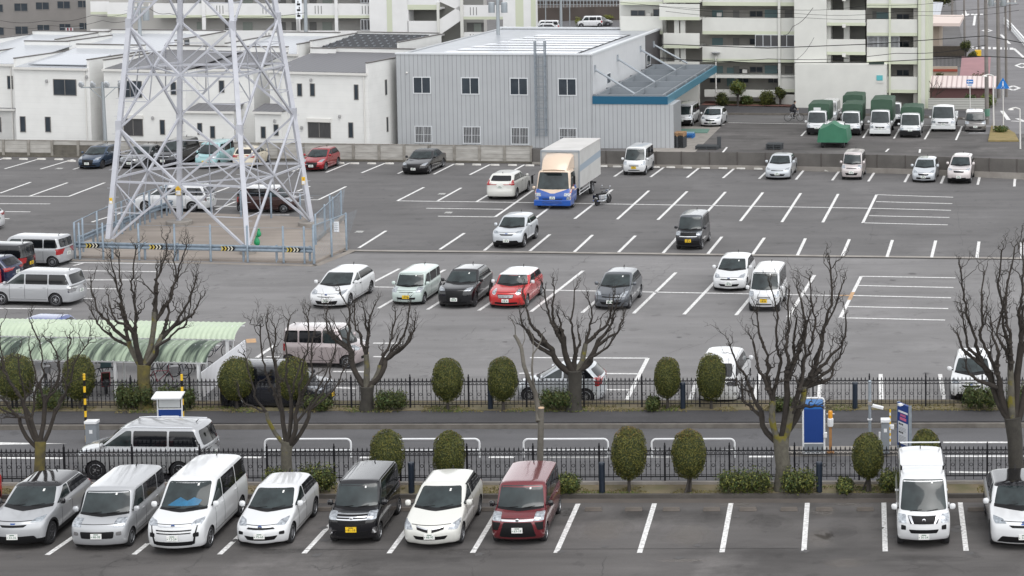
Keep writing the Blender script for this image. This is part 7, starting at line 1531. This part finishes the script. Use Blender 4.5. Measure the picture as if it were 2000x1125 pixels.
sheet('verge', [(1930, 277), (1990, 277), (1982, 262), (1960, 250), (1936, 248)], .12, mat('verge_dry', (.30, .22, .10), .95, var=.7, scale=2, col2=(.16, .14, .05), bump=.6), thick=.2)
sheet('side_road', [(1890, 262), (2000, 262), (2700, 262), (2700, 120), (2300, -40), (1860, -60), (1870, 40), (1890, 120), (1930, 230)], .016, asphalt('asphalt_far', (.19, .185, .19), crack=0))
markings('upper_lot_markings', UL, .15, WP, .022)
SR = [(1957, 217, 1970, 235), (1975, 237, 2000, 238), (1986, 232, 2010, 241)]
for cx, cy in ((1979, 172.5), (1996, 128.5), (1928, 60)):
    w_, h_ = 12 if cy > 80 else 9, 4.5 if cy > 80 else 2.5; SR += [(cx-w_, cy, cx, cy-h_), (cx, cy-h_, cx+w_, cy), (cx+w_, cy, cx, cy+h_), (cx, cy+h_, cx-w_, cy)]
markings('side_road_markings', SR+[(1902, 50, 1905, 28), (1980, 95, 2000, 113), (1962, 76, 1972, 86), (1955, 68, 1962, 75), (1884, 20, 1888, 32)], .35, WP, .03)
m = MB()
for x, y in [(1897+11*i, 93.5+i*.3) for i in range(8)]+[(1880+9*i, 28.7) for i in range(5)]:
    p = G(x, y); q = G(x+7, y-3.5); m.add([(p.x-.22, p.y-1.5, .031+.0004*(int(x) % 7)), (p.x+.22, p.y-1.5, .031+.0004*(int(x) % 7)), (p.x+.42, p.y+1.5, .031+.0004*(int(x) % 7)), (p.x-.02, p.y+1.5, .031+.0004*(int(x) % 7))], [(0, 1, 2, 3)], WP)
tag(m.build('crosswalk_markings'), kind='structure')
sheet('far_parking_ramp', [(1040, 66), (1215, 62), (1215, 44), (1130, 38), (1040, 50)], .02, AS3)
# poles, signs, lamps
def pole(x, yb, yt, label, r=.16, name='utility_pole', mt=None, z=0, lean=0, px2=None):
    b = G(x, yb, z); t = onplane(px2 if px2 is not None else x-(yb-yt)*.012, yt, b, Vector((AF.x, AF.y, 0)).normalized()); e = empty(name, b, 0, label, 'pole'); m = MB(); m.tube([Vector((0, 0, -.3)), t-b], [r, r*.72], mt or PCON, 10); m.build('pole', e, smooth=50); return e, t-b
PCON = mat('pole_concrete', (.22, .20, .185), .85, var=.5, scale=3, col2=(.15, .14, .13)); PGAL = mat('pole_galv', (.33, .36, .38), .5, metal=.3)
def crossarm(e, t, dz, w_, n=4, box=False):
    m = MB(); c = t-ZU*dz; m.box(c.x-w_, c.y-.05, c.z-.05, c.x+w_, c.y+.05, c.z+.05, PGAL); m.build('crossarm', e)
    for i in range(n):
        m = MB(); m.lathe([(.06, 0), (.08, .1), (.04, .2), (.07, .28)], TRIMW, 8, Matrix.Translation((c.x-w_*.85+w_*1.7*i/(n-1), c.y, c.z+.05))); m.build('insulator', e)
    if box:
        for s in (-1, 1): m = MB(); m.lathe([(.26, -.45), (.28, -.4), (.28, .4), (.2, .48)], PGAL, 12, Matrix.Translation((c.x+s*.55, c.y, c.z-.7))); m.build('transformer', e, smooth=40)
e, t = pole(1928, 243, -40, 'tall concrete utility pole right of the taupe car', .19); crossarm(e, t, 1.5, 1.1); m = MB(); p = (t*.29); m.lathe([(.22, -.3), (.22, .3)], mat('green_band', (.10, .22, .16), .6), 10, Matrix.Translation((0, 0, 1.0))); m.build('band', e)
for a in ((1951, 192, -40, 'concrete utility pole with transformers behind the tall pole', .20, 1), (1966, 190, -40, 'grey steel pole right of the transformer pole', .13, 0), (1912, 104, -30, 'far grey pole left of the tall utility pole', .15, 0), (1884, 80, -30, 'far grey pole at the bend of the side road', .15, 0), (1860, 42, -30, 'thick far pole near the beige gatehouse', .2, 0), (1973, 60, -40, 'far pole at the right beyond the crosswalk', .16, 0)):
    e, t = pole(*a[:4], a[4]); crossarm(e, t, t.z*.12, 1.3, box=bool(a[5])); crossarm(e, t, t.z*.2, 1.1, box=False)
pole(1582, 206, 70, 'slim grey pole standing before the solid apartment wall', .11, 'pole', PGAL)
for a in ((596, 75, -30, 'grey pole rising behind the houses with a banner'), (272, 90, 5, 'utility pole with transformers behind the left tower leg'), (972, 62, -10, 'utility pole with transformers behind the grey building roof')):
    Yb = 172; b = onplane(a[0], a[1], Vector((0, Yb, 0)), Vector((0, 1, 0))); e = empty('utility_pole', Vector((b.x, Yb, 0)), 0, a[3], 'pole'); t = onplane(a[0], a[2], Vector((0, Yb, 0)), Vector((0, 1, 0)))-Vector((b.x, Yb, 0)); m = MB(); m.tube([Vector((0, 0, 0)), t], [.19, .14], PGAL, 10); m.build('pole', e, smooth=50)
    if a[0] != 596: crossarm(e, t, .4, 1.0, box=True)
    else:
        m = MB(); m.box(-.75, -.05, t.z-3.0, -.2, .0, t.z-.2, mat('sign_white', (.75, .77, .80), .5)); 
        for i in range(5): m.box(-.62, -.06, t.z-2.8+i*.5, -.34, -.0505, t.z-2.62+i*.5, BLK); m.box(-.56+.1*(i % 2), -.06, t.z-2.6+i*.5, -.48+.1*(i % 2), -.0505, t.z-2.42+i*.5, BLK)
        m.build('banner', e)
def lamp_pole():
    e, t = pole(207, 292, 160, 'grey pole with four floodlights between two white houses', .15, 'floodlight_pole', PGAL, px2=200); m = MB(); m.box(t.x-1.6, t.y-.05, t.z-.45, t.x+1.6, t.y+.05, t.z-.37, PGAL); m.bar((t.x, t.y, t.z-1.3), (t.x-1.0, t.y, t.z-.4), .05, .05, PGAL); m.bar((t.x, t.y, t.z-1.3), (t.x+1.0, t.y, t.z-.4), .05, .05, PGAL); m.build('crossarm', e)
    for x in (-1.55, -.7, .35, 1.35): m = MB(); mx = Matrix.Translation((t.x+x, t.y-.12, t.z-.12)) @ Matrix.Rotation(.7, 4, 'X'); m.lathe([(.07, .2), (.20, -.05), (.21, -.16), (.05, -.18)], mat('lamp_silver', (.62, .65, .68), .2, metal=.5), 12, mx); m.build('floodlight', e, smooth=50)
lamp_pole()
def street_lamp(x, yb, yt, label, head=-.7, top=True):
    e, t = pole(x, yb, yt, label, .07, 'street_lamp', TRIMW); m = MB()
    if top: m.lathe([(.10, 0), (.38, .22), (.40, .26), (.1, .34)], mat('lamp_hood', (.35, .36, .37), .4), 14, Matrix.Translation(t))
    else: m.tube([t, t+Vector((head*.5, -.1, .12)), t+Vector((head, -.15, .05))], .05, TRIMW, 6); m.lathe([(.05, .06), (.2, .0), (.22, -.06)], TRIMW, 10, Matrix.Translation(t+Vector((head, -.15, .02))))
    m.build('lamp_head', e, smooth=40)
street_lamp(1399, 206, 108, 'white street lamp with a cone hood beside the canopy'); street_lamp(1941, 254, 148, 'white curved street lamp right of the tall utility pole', top=False); street_lamp(1993, 291, 213, 'white curved street lamp at the right edge', top=False); street_lamp(1820, 166, 97, 'white lamp post beside the lime striped apartment corner', -.3, False)
def road_sign(x, yb, yt, label, kind):
    e, t = pole(x, yb, yt, label, .045, 'road_sign', TRIMW); SB = mat('sign_blue', (.01, .16, .50), .4); IW = mat('sign_white', (.75, .77, .80), .5); m = MB(); c = t
    if kind == 'arrow':
        m.box(c.x-.30, c.y-.07, c.z-.42, c.x+.30, c.y-.05, c.z-.06, SB); m.box(c.x-.14, c.y-.082, c.z-.27, c.x+.24, c.y-.071, c.z-.20, IW); m.add([(c.x-.26, c.y-.082, c.z-.235), (c.x-.10, c.y-.082, c.z-.12), (c.x-.10, c.y-.082, c.z-.35)], [(0, 2, 1)], IW); m.box(c.x-.26, c.y-.07, c.z-.62, c.x+.26, c.y-.05, c.z-.46, IW); m.box(c.x-.2, c.y-.075, c.z-.57, c.x+.2, c.y-.071, c.z-.51, SB)
    else:
        m.slab([(c.x-.55, c.y-.06, c.z-.75), (c.x+.55, c.y-.06, c.z-.75), (c.x, c.y-.06, c.z+.15)], (0, 1, 0), .02, SB); m.lathe([(.02, -.06), (.06, 0), (.02, .06)], IW, 8, Matrix.Translation((c.x, c.y-.075, c.z-.22))); m.bar((c.x, c.y-.08, c.z-.3), (c.x, c.y-.08, c.z-.5), .1, .02, IW); m.bar((c.x, c.y-.08, c.z-.5), (c.x-.12, c.y-.08, c.z-.68), .05, .02, IW); m.bar((c.x, c.y-.08, c.z-.5), (c.x+.12, c.y-.08, c.z-.68), .05, .02, IW)
    m.build('sign_face', e)
road_sign(1895, 214, 154, 'blue one-way sign with white arrow pointing left', 'arrow'); road_sign(1960, 255, 155, 'blue triangular pedestrian crossing sign', 'tri')
# far structures
def simple_block(x0, x1, yb, yt, D, mt, name, label, cat, roofm=None, over=.4, rt=.2, slope=0):
    b = Block(x0, x1, yb, label, name, Y=None); b.fr.e['category'] = cat; a = b.fr.f(x0, yb); c = b.fr.f(x1, yt); m = MB(); m.box(0, 0, -.2, b.fr.w, D, c.z, mt); m.build('wall', b.fr.e)
    if roofm: m = MB(); m.slab([Vector((-over, -over, c.z)), Vector((b.fr.w+over, -over, c.z)), Vector((b.fr.w+over, D+over, c.z+slope)), Vector((-over, D+over, c.z+slope))], (0, 0, 1), rt, roofm); m.build('roof', b.fr.e)
    return b, c.z
BEI = mat('beige_render', (.50, .42, .34), .85, var=.4, scale=.8, col2=(.42, .35, .28))
b, z = simple_block(1813, 1834, 106, 48, 9, BEI, 'gatehouse', 'small beige gatehouse beyond the apartment corner', 'building', mat('roof_pinkish', (.62, .52, .47), .6), 2.5, .35); 
b, z = simple_block(1812, 1832, 60, 31, 8, BEI, 'storage_house', 'small beige building with a grey metal roof behind the gatehouse', 'building', ROOFP, .3, .15, 1.2)
b, z = simple_block(1884, 1922, 178, 158, 6, mat('brick_shed', (.16, .085, .075), .9), 'shed', 'low shed with a faded pink roof beside the side road', 'shed', mat('roof_pink', (.34, .19, .20), .7, var=.5, scale=1, col2=(.28, .16, .17)), .5, .12, 1.6)
b, z = simple_block(1808, 1938, 205, 172, 2.4, mat('shelter_back', (.12, .06, .06), .9), 'roadside_shelter', 'long low shelter with pale pink corrugated roof', 'shelter', stripes('pink_corrugated', (.66, .57, .56), (.42, .33, .33), 0, .45, .18, .6, bump=1), .3, .12, .7)
LV = stripes('louvre_pale', (.42, .42, .39), (.22, .22, .20), 2, .22, .06, .7, bump=1)
m = MB(); a = G(1813, 214); c = G(1925, 214); m.slab([a, c, c+ZU*1.0, a+ZU*1.0], (0, 1, 0), .08, LV); tag(m.build('louvred_fence'), 'pale louvred fence in front of the pink-roofed shelter', 'fence')
m = MB(); a = G(1822, 157); c = G(1870, 157); m.slab([a, c, c+ZU*1.4, a+ZU*1.4], (0, 1, 0), .2, BEI); m.box(a.x, a.y-.1, .9, c.x, a.y-.03, 1.15, mat('rail_rust', (.35, .08, .05), .7)); tag(m.build('low_wall'), 'low beige wall with a rusty red rail beyond the apartment corner', 'wall')
m = MB(); a = G(1816, 131); c = G(1920, 131); n = 40
for i in range(n): p = a.lerp(c, i/n); m.box(p.x-.02, p.y-.02, 0, p.x+.02, p.y+.02, 1.2, IRON)
m.box(a.x, a.y-.03, 1.15, c.x, a.y+.03, 1.2, IRON); tag(m.build('railing'), 'dark railing across the side road junction', 'railing')
m = MB(); a = G(1815, 111); c = G(1884, 111); m.slab([a, c, c+ZU*1.2, a+ZU*1.2], (0, 1, 0), .6, mat('hedge_brown', (.075, .06, .045), .95, var=.9, scale=3, col2=(.03, .026, .02), bump=1)); tag(m.build('hedge'), 'brown winter hedge behind the dark railing', 'hedge')
m = MB(); p = G(1910, 126); m.box(-.35, -.3, 0, .35, .3, 1.6, YEL); o = m.build('yellow_box', bevel=.03); o.location = p; tag(o, 'yellow roadside box at the end of the railing', 'box')
def white_rail():
    pts = [(1962, 48), (1975, 60), (1988, 75), (2005, 95)]; ws = [G(*p) for p in pts]; m = MB()
    for a, c in zip(ws, ws[1:]):
        for z in (.5, .9): m.tube([a+ZU*z, c+ZU*z], .1, WPAINT, 6)
        n = max(2, int((c-a).length/2.0))
        for i in range(n): q = a.lerp(c, i/n); m.lathe([(.09, 0), (.09, .95)], WPAINT, 6, Matrix.Translation(q))
    tag(m.build('road_railing', smooth=40), 'white pipe railing along the right side of the far road', 'guard rail')
white_rail()
SW = mat('stone_wall_brown', (.10, .082, .072), .95, var=.9, scale=.6, col2=(.055, .045, .04), detail=9)
def far_wall():
    a = G(1035, 42); c = G(1230, 38); m = MB(); m.slab([a, c, c+ZU*1.9, a+ZU*1.9], (0, 1, 0), 1.5, SW); m.slab([a+Vector((0, 6, 1.9)), c+Vector((0, 6, 1.9)), c+Vector((0, 6, 3.4)), a+Vector((0, 6, 3.4))], (0, 1, 0), .5, mat('dark_bank', (.05, .04, .035), .95)); m.add([a+Vector((0, 0, 1.9)), c+Vector((0, 0, 1.9)), c+Vector((0, 6.1, 1.92)), a+Vector((0, 6.1, 1.92))], [(0, 1, 2, 3)], SW); tag(m.build('stone_wall'), 'dark brown stone embankment behind the far ramp', 'wall')
    m = MB()
    for i in range(30): p = a.lerp(c, i/30)+Vector((0, .3, 1.9)); m.box(p.x-.05, p.y, 1.9, p.x+.05, p.y+.08, 3.0, PGAL)
    m.box(a.x, a.y+.2, 2.9, c.x, a.y+.35, 3.0, PGAL); m.box(a.x, a.y+.2, 2.4, c.x, a.y+.3, 2.45, PGAL); tag(m.build('bank_fence'), 'grey fence on top of the brown stone embankment', 'fence')
far_wall()
for x, yb, yt, lab, r in ((1066, 54, -20, 'thin white pole above the grey building roof', .07), (1096, 54, -20, 'grey pole between the far parked cars', .2), (1113, 50, -20, 'thin white pole left of the white wagon on the ramp', .07)): pole(x, yb, yt, lab, r, 'pole', PGAL)
# far backdrop: big plain blocks closing the view at the top of the frame
b = Block(1000, 1240, 20, 'pale far building band behind the embankment', 'far_building', Y=None, wall=CREAM2); b.box(1000, -60, 1240, 20, 0, 8, mat('far_facade', (.30, .30, .30), .8, var=1, scale=.25, col2=(.15, .15, .16)), 'wall', 0)
# trees of the apartment garden and the side road
def leafy(x, yb, yt, wpx, label, seed, mats=(0, 1, 4), n=1600, trunk=True, name='tree', z=.1, size=.09, squash=.8):
    rnd = random.Random(seed); b = G(x, yb, z); s = CF/(b-EYE).dot(AF); H_ = hgt(x, yb, yt)-z; W_ = wpx/s/2; e = empty(name, b, 0, label, 'tree' if trunk else 'shrub'); m = MB(); zc = H_*(.68 if trunk else .5)
    k = 5
    for i in range(k): a = i*2.4; q = W_*.42; blob(m, (q*math.cos(a), q*math.sin(a), zc+rnd.uniform(-.15, .2)*H_*.5), (W_*.62, W_*.62, (H_-zc)*squash if trunk else H_*.5), n//k, size, [LF[j] for j in mats], rnd, skin=.7, core=False, rough=.25)
    m.build('crown', e); m = MB()
    for i in range(4 if trunk else 2): a = i*1.7; m.tube([(0, 0, -.1), (.05*math.cos(a), .05*math.sin(a), H_*.35), (W_*.5*math.cos(a), W_*.5*math.sin(a), H_*.8)], [.09, .06, .02], BARK, 6)
    m.build('trunk' if trunk else 'stem', e)
leafy(1441, 207, 154, 32, 'small round-topped tree in the garden right of the white street lamp', 41, (1, 3, 4)); leafy(1487, 194, 124, 50, 'taller dark pine-like tree before the apartment balconies', 42, (0, 0, 4)); leafy(1524, 206, 168, 20, 'slim dark shrub tree near the ramp wall', 43, (0, 0, 1)); leafy(1701, 198, 172, 34, 'yellow-green bushy tree behind the covered trucks', 44, (3, 4, 3)); leafy(1660, 196, 181, 14, 'tiny dark shrub at the foot of the solid wall', 45, (0, 1), trunk=False, n=500)
leafy(1410, 207, 180, 26, 'low dark shrub at the ledge of the apartment', 57, (0, 0, 1), trunk=False)
leafy(1498, 206, 176, 30, 'dark green shrub left of the ramp wall', 58, (0, 1, 1), trunk=False)
leafy(1459, 205, 186, 26, 'low shrub between the two garden trees', 59, (0, 1, 4), trunk=False)
leafy(1886, 116, 78, 22, 'dark tree beside the crosswalk', 46, (0, 0, 1)); leafy(1900, 128, 98, 18, 'small dark tree right of the brown hedge', 47, (0, 1)); leafy(1836, 160, 142, 18, 'small shrub near the beige low wall', 48, (0, 1), trunk=False); leafy(1915, 178, 143, 44, 'large dark shrub behind the pink corrugated roof', 49, (0, 0, 1), trunk=False)
leafy(1897, 209, 184, 28, 'round green shrub in front of the louvred fence', 50, (0, 4), trunk=False); leafy(1930, 208, 183, 32, 'yellow-green shrub beside the tall utility pole', 51, (3, 4), trunk=False); leafy(1801, 190, 158, 20, 'dark shrub at the lime striped apartment corner', 52, (0, 0), trunk=False, n=900); leafy(1835, 30, -20, 60, 'far dark trees beyond the beige building', 53, (0, 0, 1), n=2400, size=.16); leafy(1955, 258, 244, 30, 'grass tuft on the roadside verge', 54, (4, 1), trunk=False, n=700); leafy(1130, 51, 32, 16, 'yellow-green bush beside the far ramp', 55, (3, 3), trunk=False, n=500); leafy(1188, 38, 28, 24, 'yellow-green hedge bush behind the ramp cars', 56, (3, 3), trunk=False, n=500)
bare_tree((1822, 208), (1820, 190), [(1808, 165), (1815, 158), (1828, 160), (1836, 168), (1842, 175)], .07, 'small pinkish bare tree in front of the pink-roofed shelter', 61, dense=.9, z=.1)
bare_tree((1476, 194), (1474, 170), [(1464, 140), (1470, 132), (1482, 135), (1490, 150)], .07, 'small bare tree in the apartment garden', 62, dense=.8, z=.1)
# pallets and scrap at the lot corner
def pallets(x, y, label, n, cols, w_=1.1):
    e = empty('pallet_stack', G(x, y), -.1, label, 'pallets')
    for i in range(n):
        m = MB(); z = i*.15; mt_ = cols[i % len(cols)]; [m.box(-w_/2, -.5+k*.42, z+.09, w_/2, -.5+k*.42+.22, z+.13, mt_) for k in range(3)]; [m.box(-w_/2+k*(w_/2-.05), -.5, z, -w_/2+k*(w_/2-.05)+.1, .5, z+.088, mt_) for k in range(3)]; m.build('pallet', e)
PB = mat('pallet_blue', (.02, .14, .40), .6); PWD = mat('pallet_wood', (.42, .26, .14), .8, var=.6, scale=5, col2=(.25, .15, .08)); PDK = mat('pallet_dark', (.05, .055, .06), .7); PGR = mat('mat_green', (.12, .22, .18), .8)
pallets(1325, 288, 'dark pallets with two wooden ones on top at the annex corner', 8, [PDK, PDK, PDK, PDK, PDK, PDK, PWD, PWD]); pallets(1342, 269, 'short stack of blue pallets near the canopy', 2, [PB]); pallets(1341, 262, 'light blue pallet behind the blue ones', 1, [mat('pallet_sky', (.25, .42, .55), .6)]); pallets(1382, 291, 'dark flat stack beside the slatted fence', 2, [PDK], 1.7); pallets(1513, 291, 'black crates stack behind the slatted fence', 3, [PDK], 1.2)
m = MB(); m.box(-.05, -.1, 0, .25, .1, .9, PDK); o = m.build('board_offcut'); o.location = G(1402, 290); tag(o, 'black upright board at the corner of the concrete apron', 'board')
p = G(1345, 257); m = MB(); m.box(-1.6, -1.2, 0, 1.6, 1.2, .05, PGR); o = m.build('floor_mat'); o.location = (p.x, p.y, .03); tag(o, 'green sheet lying on the concrete apron', 'sheet')
# overhead cables
def cable(pts, label, Y=150, r=.025):
    ws = [onplane(x, y, Vector((0, Y, 0)), Vector((0, 1, 0))) for x, y in pts]; out = []
    for i in range(len(ws)-1):
        for k in range(6): t = k/6; out.append(ws[i].lerp(ws[i+1], t)-ZU*(.25*math.sin(PI*t) if len(ws) < 5 else 0))
    out.append(ws[-1]); m = MB(); m.tube(out, r, BLK, 5); tag(m.build('overhead_cable'), label, 'cable', 'overhead cables')
for i, (pts, lab, r) in enumerate([([(1290, 86), (1500, 94), (1700, 86), (1925, 70), (2010, 86)], 'thick sagging cable crossing at the second balcony row', .035), ([(1290, 112), (1500, 115), (1750, 104), (1925, 88)], 'cable crossing just above the solid ramp wall', .025), ([(1290, 114.5), (1480, 123), (1690, 122), (1925, 110), (2010, 114)], 'lowest thick cable ending at the tall pole', .035), ([(1200, 3), (1500, 17), (1700, 10), (1900, -5)], 'thin cable near the top of the apartment', .015), ([(1250, 8), (1550, 26), (1760, 22), (1990, 8)], 'thin cable below the uppermost one', .015), ([(1300, 22), (1560, 34), (1800, 30), (1990, 20)], 'third thin cable over the upper balconies', .015), ([(1530, 68), (1548, 52), (1588, 15)], 'thin diagonal cable up to the wall bracket', .02), ([(1556, 116), (1590, 73)], 'short cable reaching the slim pole', .015), ([(-10, 38), (90, 40), (180, 30), (260, 22)], 'thin cable across the brown-grey block', .015), ([(-10, 52), (100, 50), (200, 40), (262, 36)], 'lower thin cable across the brown-grey block', .015), ([(290, 15), (330, 26), (420, 30), (596, 25)], 'cable behind the tower between two poles', .02)]): cable(pts, lab, 158 if pts[0][0] > 1000 else 165, r)
